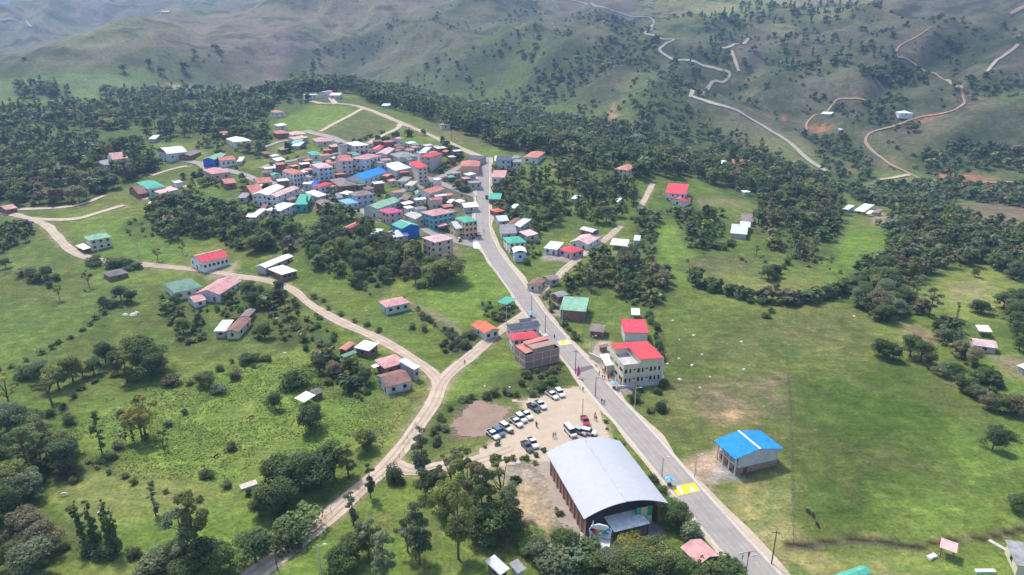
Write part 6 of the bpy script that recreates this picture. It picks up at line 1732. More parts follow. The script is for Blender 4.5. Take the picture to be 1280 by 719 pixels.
# ---------------------------------------------------------------- vehicles
def m_paint(key, col):
    if key in MATS: return MATS[key]
    m, nt, b = newmat(key); b.inputs['Base Color'].default_value = (*col, 1); b.inputs['Roughness'].default_value = .28; b.inputs['Coat Weight'].default_value = .4
    f = noise(nt, objco(nt), 3, 4); k = maprange(nt, f, .3, .8, 1, .8); sc = nd(nt, 'ShaderNodeVectorMath', operation='SCALE'); sc.inputs[0].default_value = col; nt.links.new(k, sc.inputs['Scale']); nt.links.new(sc.outputs[0], b.inputs['Base Color'])
    MATS[key] = m; return m


PAINT = {'white': (.80, .80, .79), 'silver': (.45, .47, .49), 'dark grey': (.07, .08, .085), 'slate blue': (.10, .16, .24), 'red': (.38, .03, .05), 'black': (.02, .02, .022)}
CARC = {}


def car_parts(kind, col):
    k = (kind, col)
    if k in CARC: return CARC[k]
    pm = m_paint('paint_' + col.replace(' ', '_'), PAINT[col]); gm = m_glass(); tm = m_plain('tyre_rubber', (.02, .02, .02), .9)
    Lh = {'pickup': 2.6, 'suv': 2.3, 'van': 2.7}[kind]; w = .9
    if kind == 'pickup':
        body = [(-Lh, .45), (-Lh, 1.02), (-.85, 1.05), (1.05, 1.08), (2.35, .98), (Lh, .8), (Lh, .45)]; cab = [(-.85, 1.03), (-.7, 1.68), (.55, 1.72), (1.15, 1.06)]
    elif kind == 'suv':
        body = [(-Lh, .45), (-Lh, 1.05), (1.0, 1.1), (2.1, .98), (Lh, .78), (Lh, .45)]; cab = [(-Lh + .05, 1.03), (-Lh + .35, 1.7), (.35, 1.74), (1.05, 1.08)]
    else:
        body = [(-Lh, .45), (-Lh, 1.25), (1.9, 1.25), (Lh, 1.0), (Lh, .45)]; cab = [(-Lh, 1.23), (-Lh + .08, 2.2), (1.2, 2.25), (2.05, 1.24)]
    parts = []
    b = MB(); b.prism(body, -w, w, 'y')
    me = b.mesh('body', pm); parts.append(('body', me, None))
    c = MB(); ins = .12
    # tapered cabin
    vs = [(x, -w + (.02 if z < 1.3 else ins), z) for x, z in cab] + [(x, w - (.02 if z < 1.3 else ins), z) for x, z in cab]
    c.add(vs, [(0, 1, 2, 3), (7, 6, 5, 4), (0, 4, 5, 1), (1, 5, 6, 2), (2, 6, 7, 3), (3, 7, 4, 0)], 0)
    parts.append(('windows', c.mesh('windows', gm), None))
    r = MB(); z1 = cab[1][1]; r.box(cab[1][0] + .02, cab[2][0] + .05, -w + ins - .01, w - ins + .01, z1 - .03, z1 + .06)
    for x, z in ((cab[0][0] + .03, 0), ((cab[1][0] + cab[2][0]) / 2, 0)):
        for s in (-1, 1): r.box(x - .05, x + .05, s * (w - .04) - .03, s * (w - .04) + .03, 1.04, z1 * .8 if z == 0 else z1)
    parts.append(('roof', r.mesh('roof', pm), None))
    if kind == 'pickup':
        q = MB(); q.box(-Lh + .12, -.95, -w + .12, w - .12, 1.051, 1.06); parts.append(('cargo_bed', q.mesh('cargo_bed', tm), None))
    for s in (-1, 1):
        parts.append(('headlight', MB().box(Lh - .02, Lh + .02, s * .62 - .2, s * .62 + .2, .62, .76).mesh('headlight', m_plain('lamp_glass', (.8, .8, .78), .2)), None))
        for x in (-Lh * .6, Lh * .6): parts.append(('wheel', MB().tube((x, s * .78, .36), (x, s * .95, .36), .37, .37, 14).mesh('wheel', tm), None))
    CARC[k] = parts; return parts


def car(px, py, dx, dy, kind, col, label, group='vehicles parked on the gravel lot', scale=1.0, name=None):
    a = at(px - dx / 2, py - dy / 2); b = at(px + dx / 2, py + dy / 2); p = at(px, py + 2)
    ang = math.atan2(b[1] - a[1], b[0] - a[0])
    nm = name or {'pickup': 'pickup_truck', 'suv': 'parked_car', 'van': 'van'}[kind]
    e = empty(nm, (p[0], p[1], p[2] + .12), ang, label, {'pickup': 'pickup truck', 'suv': 'car', 'van': 'van'}[kind], group); e.scale = (scale,) * 3
    for n_, me, _ in car_parts(kind, col): link(bpy.data.objects.new(n_, me), e)


def mototaxi(px, py, label, col='black'):
    p = at(px, py); e = empty('mototaxi', (p[0], p[1], p[2] + .15), rnd.uniform(0, 6), label, 'mototaxi', 'mototaxis in the village street')
    pm = m_paint('paint_' + col, PAINT[col]); tm = m_plain('tyre_rubber', None)
    b = MB(); b.prism([(-1.3, .5), (-1.3, 1.0), (.2, 1.0), (.9, .6), (1.3, .5)], -.62, .62, 'y'); b.build('body', pm, e)
    b = MB(); b.prism([(-1.35, 1.85), (-1.2, 2.0), (.3, 2.0), (.75, 1.75), (.7, 1.7), (-1.35, 1.78)], -.66, .66, 'y'); b.build('canopy', pm, e)
    for x in (-1.25, .6):
        for s in (-1, 1): MB().tube((x, s * .58, .9), (x * .95, s * .58, 1.85), .03, .03, 5).build('canopy_post', M_WOOD, e)
    for x, y in ((-.9, -.6), (-.9, .6), (1.35, 0)): MB().tube((x, y - .07, .3), (x, y + .07, .3), .3, .3, 12).build('wheel', tm, e)


# ---------------------------------------------------------------- people (one skinned body, cloth and hair as children)
def person_meshes(pose):
    ar, lg = pose
    P_ = {'pel': (0, 0, .95), 'wst': (0, 0, 1.1), 'chs': (0, .01, 1.34), 'nck': (0, 0, 1.5), 'hdl': (0, .01, 1.6), 'hdt': (0, .01, 1.74)}
    E = [('pel', 'wst'), ('wst', 'chs'), ('chs', 'nck'), ('nck', 'hdl'), ('hdl', 'hdt')]
    Rr = {'pel': .15, 'wst': .14, 'chs': .16, 'nck': .06, 'hdl': .09, 'hdt': .085}
    for s, S in ((-1, 'l'), (1, 'r')):
        st = lg * s
        P_['sh' + S] = (s * .19, 0, 1.42); P_['el' + S] = (s * (.24 + ar * .1), .04 - .12 * ar * s, 1.14); P_['wr' + S] = (s * (.24 + ar * .16), .10 + .1 * ar, .92 + .16 * ar); P_['hn' + S] = (s * (.24 + ar * .17), .14 + .1 * ar, .83 + .17 * ar)
        P_['hp' + S] = (s * .1, 0, .88); P_['kn' + S] = (s * .12, .05 + st * .16, .5); P_['an' + S] = (s * .12, st * .24, .09); P_['to' + S] = (s * .13, .16 + st * .24, .04)
        E += [('chs', 'sh' + S), ('sh' + S, 'el' + S), ('el' + S, 'wr' + S), ('wr' + S, 'hn' + S), ('pel', 'hp' + S), ('hp' + S, 'kn' + S), ('kn' + S, 'an' + S), ('an' + S, 'to' + S)]
        for q, v in (('sh', .075), ('el', .05), ('wr', .035), ('hn', .042), ('hp', .1), ('kn', .065), ('an', .045), ('to', .04)): Rr[q + S] = v
    names = list(P_); me = bpy.data.meshes.new('person_skeleton'); me.from_pydata([P_[n_] for n_ in names], [(names.index(a), names.index(b)) for a, b in E], [])
    o = bpy.data.objects.new('tmp', me); COL.objects.link(o)
    md = o.modifiers.new('s', 'SKIN')
    for i, n_ in enumerate(names): me.skin_vertices[0].data[i].radius = (Rr[n_],) * 2
    me.skin_vertices[0].data[0].use_root = True
    o.modifiers.new('u', 'SUBSURF').levels = 1
    dg = bpy.context.evaluated_depsgraph_get(); ev = o.evaluated_get(dg); m2 = bpy.data.meshes.new_from_object(ev)
    bpy.data.objects.remove(o)
    return m2


PB = []


def person(px, py, look, shirt, trousers, pose=0, rz=None, group='people in the yard and car park'):
    if not PB:
        for ps in ((0, .1), (.7, .5), (1.0, .15)): PB.append(person_meshes(ps))
    base = PB[pose % 3]; key = (pose % 3, shirt, trousers)
    if key not in CARC:
        me = base.copy(); me.name = 'person'
        me.materials.clear()
        for m in (m_plain('skin', (.30, .17, .11), .6), m_plain('cloth_%s' % shirt, SH[shirt], .9), m_plain('cloth_%s' % trousers, SH[trousers], .9), m_plain('hair_black', (.012, .01, .01), .7)): me.materials.append(m)
        for f in me.polygons:
            z = f.center.z; x = abs(f.center.x)
            f.material_index = 0 if (z > 1.49 or (x > .2 and z < 1.16)) else (1 if z > .93 else 2)
            if z < .1: f.material_index = 3
            f.use_smooth = True
        h = MB(); n_ = 10; c = Vector((0, 0, 1.70)); vs = []; 
        for i in range(4):
            ph = math.pi / 2 * i / 3.2
            for k in range(n_):
                t = 2 * math.pi * k / n_; vs.append((c.x + .108 * math.cos(ph) * math.cos(t), c.y - .015 + .118 * math.cos(ph) * math.sin(t), c.z + .125 * math.sin(ph)))
        h.add(vs, [(i * n_ + k, i * n_ + (k + 1) % n_, (i + 1) * n_ + (k + 1) % n_, (i + 1) * n_ + k) for i in range(3) for k in range(n_)] + [tuple(range(3 * n_, 4 * n_))])
        CARC[key] = (me, h.mesh('hair', MATS['hair_black'], True))
    p = at(px, py); me, hm_ = CARC[key]
    o = bpy.data.objects.new('person', me); o.location = (p[0], p[1], p[2] + .12); o.rotation_euler = (0, 0, rnd.uniform(0, 6.28) if rz is None else rz); link(o); tag(o, None, 'person', group)
    link(bpy.data.objects.new('hair', hm_), o); AUTO.append((o, px, py, look))


SH = {'black': (.02, .02, .025), 'white': (.7, .7, .68), 'red': (.5, .05, .05), 'navy': (.03, .04, .10), 'grey': (.2, .2, .21), 'brown': (.12, .07, .045), 'pink': (.6, .25, .3)}


# ---------------------------------------------------------------- poles, signs, small things
def pole(px, py, h, lamp=True, dark=False, look=None, leanx=0):
    p = at(px, py); e = empty('utility_pole' if not lamp else 'street_lamp', tuple(p), rnd.uniform(-.4, .4)); tag(e, None, 'pole' if not lamp else 'street lamp', 'poles along the roads')
    pm = m_plain('pole_dark', (.10, .09, .08), .9) if dark else m_plain('pole_concrete', (.52, .50, .46), .9)
    MB().tube((0, 0, -.5), (leanx, 0, h), .16, .09, 8).build('shaft', pm, e)
    if lamp:
        MB().tube((leanx, 0, h - .5), (leanx + 1.3, 0, h - .1), .04, .04, 5).build('arm', pm, e); MB().box(leanx + 1.0, leanx + 1.7, -.14, .14, h - .12, h + .02).build('lamp_head', M_FRAME, e)
    else: MB().box(leanx - .9, leanx + .9, -.06, .06, h - .7, h - .56).build('crossarm', pm, e)
    AUTO.append((e, px, py, look or ('dark wooden pole' if dark else 'pale concrete pole')))


def umbrella(px, py, label):
    p = at(px, py); e = empty('parasol', tuple(p), 0, label, 'parasol', 'blue parasols by the road')
    m1 = m_plain('parasol_blue', (.05, .36, .72), .8, .1); m2 = m_plain('parasol_pale', (.35, .62, .85), .8)
    MB().tube((0, 0, 0), (0, 0, 2.6), .03, .03, 6).build('pole', M_FRAME, e)
    b = MB(); n_ = 8; vs = [(0, 0, 2.75)] + [(1.15 * math.cos(2 * math.pi * k / n_), 1.15 * math.sin(2 * math.pi * k / n_), 2.1) for k in range(n_)]
    b.v = vs; b.f = [(0, k + 1, (k + 1) % n_ + 1) for k in range(n_)]; b.mi = [k % 2 for k in range(n_)]; b.build('canopy', [m1, m2], e)
    MB().box(-.5, .5, -.35, .35, .02, .75).build('stall_table', M_WOOD, e)


def animal(px, py, col, look, group, rz=None):
    p = at(px, py); e_ = rnd.uniform(0, 6.28) if rz is None else rz
    key = 'cow' + col
    if key not in CARC:
        bm_ = bpy.data.meshes.new('sk')
        V = [(0, 0, 1.05), (.55, 0, 1.1), (-.6, 0, 1.12), (.95, 0, 1.05), (1.25, 0, .75), (1.5, 0, .5)]; E = [(0, 1), (0, 2), (1, 3), (3, 4), (4, 5)]; Rr = [.36, .36, .32, .2, .15, .1]
        for x, s in ((.5, 1), (.5, -1), (-.6, 1), (-.6, -1)):
            k = len(V); V += [(x, s * .2, .8), (x + (.05 if x > 0 else -.12), s * .2, .45), (x, s * .2, .03)]; E += [(1 if x > 0 else 2, k), (k, k + 1), (k + 1, k + 2)]; Rr += [.15, .08, .06]
        k = len(V); V += [(-.95, 0, 1.05), (-1.05, 0, .5)]; E += [(2, k), (k, k + 1)]; Rr += [.05, .03]
        bm_.from_pydata(V, E, []); o = bpy.data.objects.new('t', bm_); COL.objects.link(o); o.modifiers.new('s', 'SKIN')
        for i, r in enumerate(Rr): bm_.skin_vertices[0].data[i].radius = (r, r)
        bm_.skin_vertices[0].data[0].use_root = True
        o.modifiers.new('u', 'SUBSURF').levels = 1
        m2 = bpy.data.meshes.new_from_object(o.evaluated_get(bpy.context.evaluated_depsgraph_get())); bpy.data.objects.remove(o)
        m2.materials.clear(); m2.materials.append(m_plain('hide_' + col, {'white': (.72, .69, .62), 'black': (.025, .022, .02)}[col], .8)); m2.name = 'cow'; CARC[key] = m2
    o = bpy.data.objects.new('cow', CARC[key]); o.scale = (.72,) * 3; o.location = tuple(p); o.rotation_euler = (0, 0, e_); link(o); tag(o, None, 'cow', group); AUTO.append((o, px, py, look))


def rock(px, py, s, look='white stone'):
    p = at(px, py); b = MB(); r = random.Random(int(px * 7 + py)); n_ = 7; vs = [(0, 0, .75 * s)]
    for rr, z in ((.6, .6), (1, .15), (.9, -.2)):
        for k in range(n_): a = 2 * math.pi * k / n_; q = s * rr * r.uniform(.75, 1.2); vs.append((q * math.cos(a), q * math.sin(a), s * z))
    fs = [(0, k + 1, (k + 1) % n_ + 1) for k in range(n_)] + [(1 + i * n_ + k, 1 + (i + 1) * n_ + k, 1 + (i + 1) * n_ + (k + 1) % n_, 1 + i * n_ + (k + 1) % n_) for i in range(2) for k in range(n_)]
    b.add(vs, fs); o = b.build('stone', m_plain('chalk_stone', (.62, .60, .54), .9, .2, 2)); o.location = tuple(p); tag(o, None, 'stone', 'pale stones in the fields'); AUTO.append((o, px, py, look))


def fence(line, label, gap=3.0, h=1.35, name='fence', mat=None):
    c = resample(wpoly(line), gap)[:90]; e = empty(name, (float(c[0][0]), float(c[0][1]), float(hgt(*c[0]))), 0, label, 'fence')
    g0 = Vector(e.location); mat = mat or m_plain('fence_wood', (.30, .27, .23), .9, .3)
    P_ = [Vector((x, y, float(hgt(x, y)))) - g0 for x, y in c]
    pm = MB().tube((0, 0, -.3), (0, 0, h), .08, .06, 5).mesh('post', mat)
    for p in P_:
        o = bpy.data.objects.new('post', pm); o.location = p; link(o, e)
    for z in (.55, .95, 1.25):
        b = MB()
        for a, d in zip(P_[:-1], P_[1:]): b.tube(a + Vector((0, 0, z * h / 1.35)), d + Vector((0, 0, z * h / 1.35)), .02, .02, 3)
        b.build('wire', m_plain('wire', (.15, .15, .15), .6), e)


def wires(pts, hs, label):
    e = empty('power_line', (0, 0, 0), 0, label, 'power line')
    W_ = [Vector(tuple(at(*p))) + Vector((0, 0, h - .6)) for p, h in zip(pts, hs)]
    for off in (-.5, .5):
        b = MB()
        for a, d in zip(W_[:-1], W_[1:]):
            for k in range(8):
                t0, t1 = k / 8, (k + 1) / 8; sg = (d - a).length * .03
                q0 = a.lerp(d, t0) - Vector((-off, 0, sg * 4 * t0 * (1 - t0))); q1 = a.lerp(d, t1) - Vector((-off, 0, sg * 4 * t1 * (1 - t1))); b.tube(q0, q1, .018, .018, 3)
        b.build('wire', m_plain('wire', (.15, .15, .15), .6), e)
# ---------------------------------------------------------------- put it all together
sports_hall(); gate_kiosk(); cream_building(); brick_building(); blue_shed()
make_houses(); filler()

# ---- vehicles on the gravel lot
for a in [(616, 544, 12, 9, 'pickup', 'white', 'white pickup at the lower left end of the parked row'), (623.5, 541, 11, 9, 'suv', 'slate blue', 'slate blue car second from the lower end of the row'),
          (632.5, 535, 12, 8, 'suv', 'white', 'white car third from the lower end of the row'), (645, 528.5, 12, 9, 'pickup', 'white', 'white pickup at the left of the middle trio'), (651.3, 523.5, 11, 9, 'suv', 'white', 'white car in the middle of the trio'),
          (658, 519.5, 11, 9, 'pickup', 'white', 'white pickup at the right of the middle trio'), (667, 510, 12, 8, 'pickup', 'dark grey', 'dark grey pickup beside the ploughed patch corner'), (675.3, 506.5, 11, 9, 'pickup', 'white', 'white pickup next to the dark grey one'),
          (690, 494.5, 12, 8, 'pickup', 'white', 'white pickup left of the two at the top end'), (699.7, 492, 9, 9, 'suv', 'white', 'white car right of the two at the top end'),
          (731.5, 527, 6, 12, 'pickup', 'red', 'dark red pickup alone near the road side'), (712.5, 540.5, 9, 10, 'van', 'white', 'white van just behind the sports hall roof'), (724.5, 540, 10, 4, 'suv', 'silver', 'silver car right of the white van'),
          (735.6, 541, 10, 2, 'suv', 'white', 'white car farthest right behind the hall'), (666, 554.5, 8, 10, 'pickup', 'white', 'white pickup parked apart near the hall corner'), (659, 559, 8, 9, 'pickup', 'dark grey', 'dark pickup beside the lone white pickup')]:
    car(*a)
car(344.5, 368.5, 12, -5, 'suv', 'silver', 'silver car parked under trees above the farm roofs', 'cars about the village', 1.1)
car(376.5, 200, 9, 1, 'suv', 'white', 'white car on the upper left village street', 'cars about the village')
car(608.5, 246.5, 1, 5, 'suv', 'black', 'black car at the edge of the upper main road', 'cars about the village')
car(487, 272, 5, 3, 'suv', 'white', 'white car before the magenta roofed house', 'cars about the village')
mototaxi(598, 296, 'black mototaxi at the mouth of the village street'); mototaxi(574.5, 302, 'grey mototaxi on the street below the orange house', 'dark grey'); mototaxi(592, 299, 'dark mototaxi waiting beside the pale road patch')
# ---- people
cr = random.Random(3)
for px, py in [(753.5, 466.5), (756, 466), (757.5, 466.5), (759.5, 465), (761.5, 466.5), (763, 465.5), (766, 465.5), (761.5, 472), (763, 472.5), (764.5, 472), (753, 474.5), (755.5, 475.5), (760, 474.5), (760.7, 476.5), (749, 469.5), (767, 478.5), (771, 478), (774.5, 476), (775.5, 481), (779, 480.5), (765, 469.5), (769, 468)]:
    s = cr.choice(['black', 'black', 'navy', 'grey', 'white', 'red', 'brown']); person(px, py, 'standing person in %s top' % s, s, cr.choice(['black', 'navy', 'grey']), cr.randrange(3))
for px, py, s in [(671, 535, 'black'), (670, 533, 'black'), (691.5, 548, 'grey'), (694, 547.5, 'pink'), (743, 524, 'white'), (745, 526.5, 'red'), (744, 522, 'pink'), (728.5, 490, 'black'), (752, 505, 'black'), (755, 506, 'grey'), (693, 424, 'black'), (605, 291.5, 'black'), (581, 456, 'black')]:
    person(px, py, 'person in %s top' % s, s, 'navy', cr.randrange(3))
# ---- poles
for px, py, h, lamp, dark in [(964, 706, 9, False, True), (793, 513, 8, True, False), (739, 446, 8, True, False), (702.5, 408, 8.5, True, False), (687, 382, 7, False, True), (681, 377, 7, True, False), (667.5, 366, 7, True, False), (664.5, 392, 8, True, True), (681.5, 416, 7, True, True),
                              (744, 496, 7, True, True), (719, 468, 9, False, True), (868, 597, 7, True, False), (827, 597, 6, True, False), (174, 323, 7.5, True, False), (123, 318, 7.5, True, False), (233, 332, 7, True, False), (402, 720, 8, True, False), (347, 712, 5, False, True),
                              (455, 408, 6.5, True, False), (633, 404, 7, True, False), (399, 158, 8, True, False), (565, 176, 9, False, True), (614, 199, 8, True, False), (540, 245, 8, True, False), (497, 258, 8, True, False), (563, 168, 9, True, False), (596, 262, 8, False, True), (418, 178, 8, False, False), (728, 520, 6, True, False)]:
    pole(px, py, h, lamp, dark)
wires([(964, 706), (868, 597), (793, 513), (739, 446), (702.5, 408), (667.5, 366)], [9, 7.5, 8, 8, 8.5, 7], 'thin power line strung along the main road')
wires([(667.5, 366), (633, 404), (596, 262), (614, 199)], [7, 7, 8, 8], 'sagging power line crossing the upper main road')
wires([(174, 323), (123, 318)], [7.5, 7.5], 'thin power line above the far left dirt road')
# banner pole and decorated lamp
p = at(931.5, 722); e = empty('decorated_lamp_post', tuple(p), .2, 'lamp post with small white, green and red pennants on the bottom stretch of road', 'lamp post')
MB().tube((0, 0, -.3), (0, 0, 6.5), .1, .07, 8).build('shaft', m_plain('pole_dark', (.10, .09, .08), .9), e)
for x0, x1, z, c in ((-2.4, -.9, 6.7, 'white'), (.4, 1.9, 5.6, 'white'), (-1.5, -1.1, 6.0, 'green'), (-.25, .35, 6.6, 'red')):
    col = {'white': (.8, .8, .8), 'green': (.04, .40, .22), 'red': (.62, .05, .10)}[c]
    MB().prism([(x0, z), (x1, z + .1), (x1 - .2, z - (.5 if c == 'white' else 1.3)), (x0 + .1, z - (.3 if c == 'white' else 1.0))], -.03, .03, 'y').build('pennant', m_plain('pennant_' + c, col, .8), e)
MB().tube((-2.3, 0, 6.6), (1.8, 0, 6.5), .04, .04, 5).build('arm', m_plain('pole_dark', (.10, .09, .08), .9), e)
p = at(720.5, 474); e = empty('pink_banner', tuple(p), .5, 'bright pink feather banner at the road side by the junction bushes', 'banner')
MB().tube((0, 0, -.2), (.3, 0, 4.4), .04, .03, 6).build('shaft', M_FRAME, e)
MB().prism([(.05, .6), (1.5, 1.5), (1.25, 3.3), (.75, 4.6), (.3, 4.4)], -.03, .03, 'y').build('cloth', m_plain('banner_pink', (.70, .10, .32), .8), e)
umbrella(767.3, 486, 'blue parasol over a stall before the cream building'); umbrella(836.3, 607.5, 'blue parasol at the kerb beside the yellow crossing'); umbrella(664, 396.5, 'blue parasol at the tip of the road junction')
p = at(750, 430.5); house('garden_shed', (747, 432.5), (752, 434.8), (761, 432.5), 2.2, 'gy', 'brown', 'brick', 1, (0, 0), 'low dark brick shed behind the porch annex', 'shed')
# ---- animals and stones
for a in [(80, 620, 'white', 'white cow', .2), (125.5, 643, 'white', 'white cow', 1), (260.5, 594, 'black', 'black cow', 0), (270.5, 572, 'black', 'black cow', 1), (1015.5, 645.5, 'black', 'black cow', 1.2), (1021.5, 658, 'black', 'black cow', 1.7), (1010, 641.5, 'black', 'black cow', 2),
          (314, 523, 'black', 'black cow', .4), (960.5, 283, 'black', 'black cow', .4), (332, 505, 'black', 'black cow', 0), (700, 466, 'white', 'white cow', 0)][:10]:
    animal(a[0], a[1], a[2], a[3], 'cattle grazing in the meadows', a[4])
for px, py, s in [(841, 401, .5), (849, 425, .45), (867, 419.5, .6), (877.5, 443.5, .55), (848.5, 448.5, .55), (865, 457, .7), (930, 462, .6), (887.5, 471.5, .5), (849.5, 474.5, .7), (828.5, 471, .5), (926.5, 427.5, .6), (1049, 372.5, .7), (1067.5, 395.5, .6), (834.5, 455, .5), (875, 485, .5), (606, 483, .5), (637, 484, .4), (346, 398, .5), (356, 442, .6), (595, 345, .4), (648, 579, .7)]:
    rock(px, py, s, 'small pale stone')
for px, py, s in [(166.5, 394.5, 1.5), (157, 394, 1.1), (171, 391.5, 1.0)]: rock(px, py, s, 'large cream boulder')
fence([(505, 566), (492, 582), (478, 600), (468, 612), (440, 632)], 'post and wire fence along the dirt road at the grove')
fence([(520, 533), (512, 545), (505, 556)], 'short row of fence posts beside the dirt road bend')
fence([(414, 640), (390, 668), (365, 690), (345, 706)], 'post and wire fence on the outer side of the lower dirt road')
fence([(470, 500), (500, 497), (525, 478)], 'old fence below the walled farmyard')
fence([(560, 422), (520, 388), (505, 378)], 'fence along the grassy lane of the lower paddock')
fence([(985, 474), (987, 520), (989, 600), (991, 678)], 'thin fence dividing the right meadow', 4)
fence([(815, 478), (870, 477), (930, 475), (985, 474)], 'thin fence across the upper part of the right meadow', 4)
fence([(730, 402), (728, 420), (727, 434)], 'fence between the roadside paddocks', 3)
fence([(862, 392), (905, 393), (960, 394)], 'fence line beneath the long hedge', 4)
fence([(735, 396), (790, 398), (826, 396)], 'fence above the grey box building', 3)
fence([(1010, 688), (1060, 683), (1120, 686)], 'fence beside the ditch at the lower right', 4)
# low wall of the farmyard
fence([(468, 499), (480, 497), (505, 488), (520, 478)], 'low pale block wall round the farmyard corner', 1.2, .9, 'yard_fence', m_plain('yard_block', (.45, .43, .4)))
# white plank by the grey roofed corner house
p = at(1263, 692)
b = MB().box(-.5, .5, -4.5, 4.5, -.2, .35).build('concrete_trough', M_KERB); b.location = tuple(p); b.rotation_euler = (0, 0, .5); tag(b, 'long pale trough beside the lower right corner house', 'trough')
p = at(1231, 715); b = MB().box(-2, 2, -.4, .4, -.1, .5).build('feed_trough', roofmat('white', 'x')); b.location = tuple(p); tag(b, 'white feeding trough at the lower right edge of picture', 'trough')
p = at(1164.5, 697); b = MB().box(-1.1, 1.1, -.5, .5, -.1, .55).build('water_trough', roofmat('white', 'x')); b.location = tuple(p); b.rotation_euler = (0, 0, .4); tag(b, 'small white water trough beside the open shelter', 'trough')
p = at(311, 607.5); b = MB().box(-2.0, 2.0, -1.1, 1.1, -.2, .5).build('concrete_slab', M_KERB); b.location = tuple(p); b.rotation_euler = (0, 0, .6); tag(b, 'pale concrete slab in the hedge of the left meadow', 'slab')
for px, py, dx, dy, lb in [(1180, 690, 0, 0, 'rough pile of dark branches beside the open shelter')]:
    p = at(1172, 695); b = MB(); r = random.Random(2)
    for i in range(26): a = r.uniform(0, 6.28); q = Vector((r.uniform(-2, 2), r.uniform(-.8, .8), r.uniform(0, .7))); b.tube(q, q + Vector((math.cos(a) * 1.2, math.sin(a) * 1.2, r.uniform(-.2, .3))), .05, .03, 4)
    o = b.build('branch_pile', M_BARK); o.location = tuple(p); tag(o, lb, 'branch pile')
p = at(183 + 320, 493); b = MB(); r = random.Random(8)
for i in range(40): a = r.uniform(0, 6.28); q = Vector((r.uniform(-2.2, 2.2), r.uniform(-1, 1), r.uniform(0, .4))); b.tube(q, q + Vector((math.cos(a), math.sin(a), .1)), .06, .04, 4)
o = b.build('brushwood_pile', M_BARK); o.location = tuple(p); tag(o, 'dark brushwood pile on the grass beside the dirt road fork', 'brushwood pile')

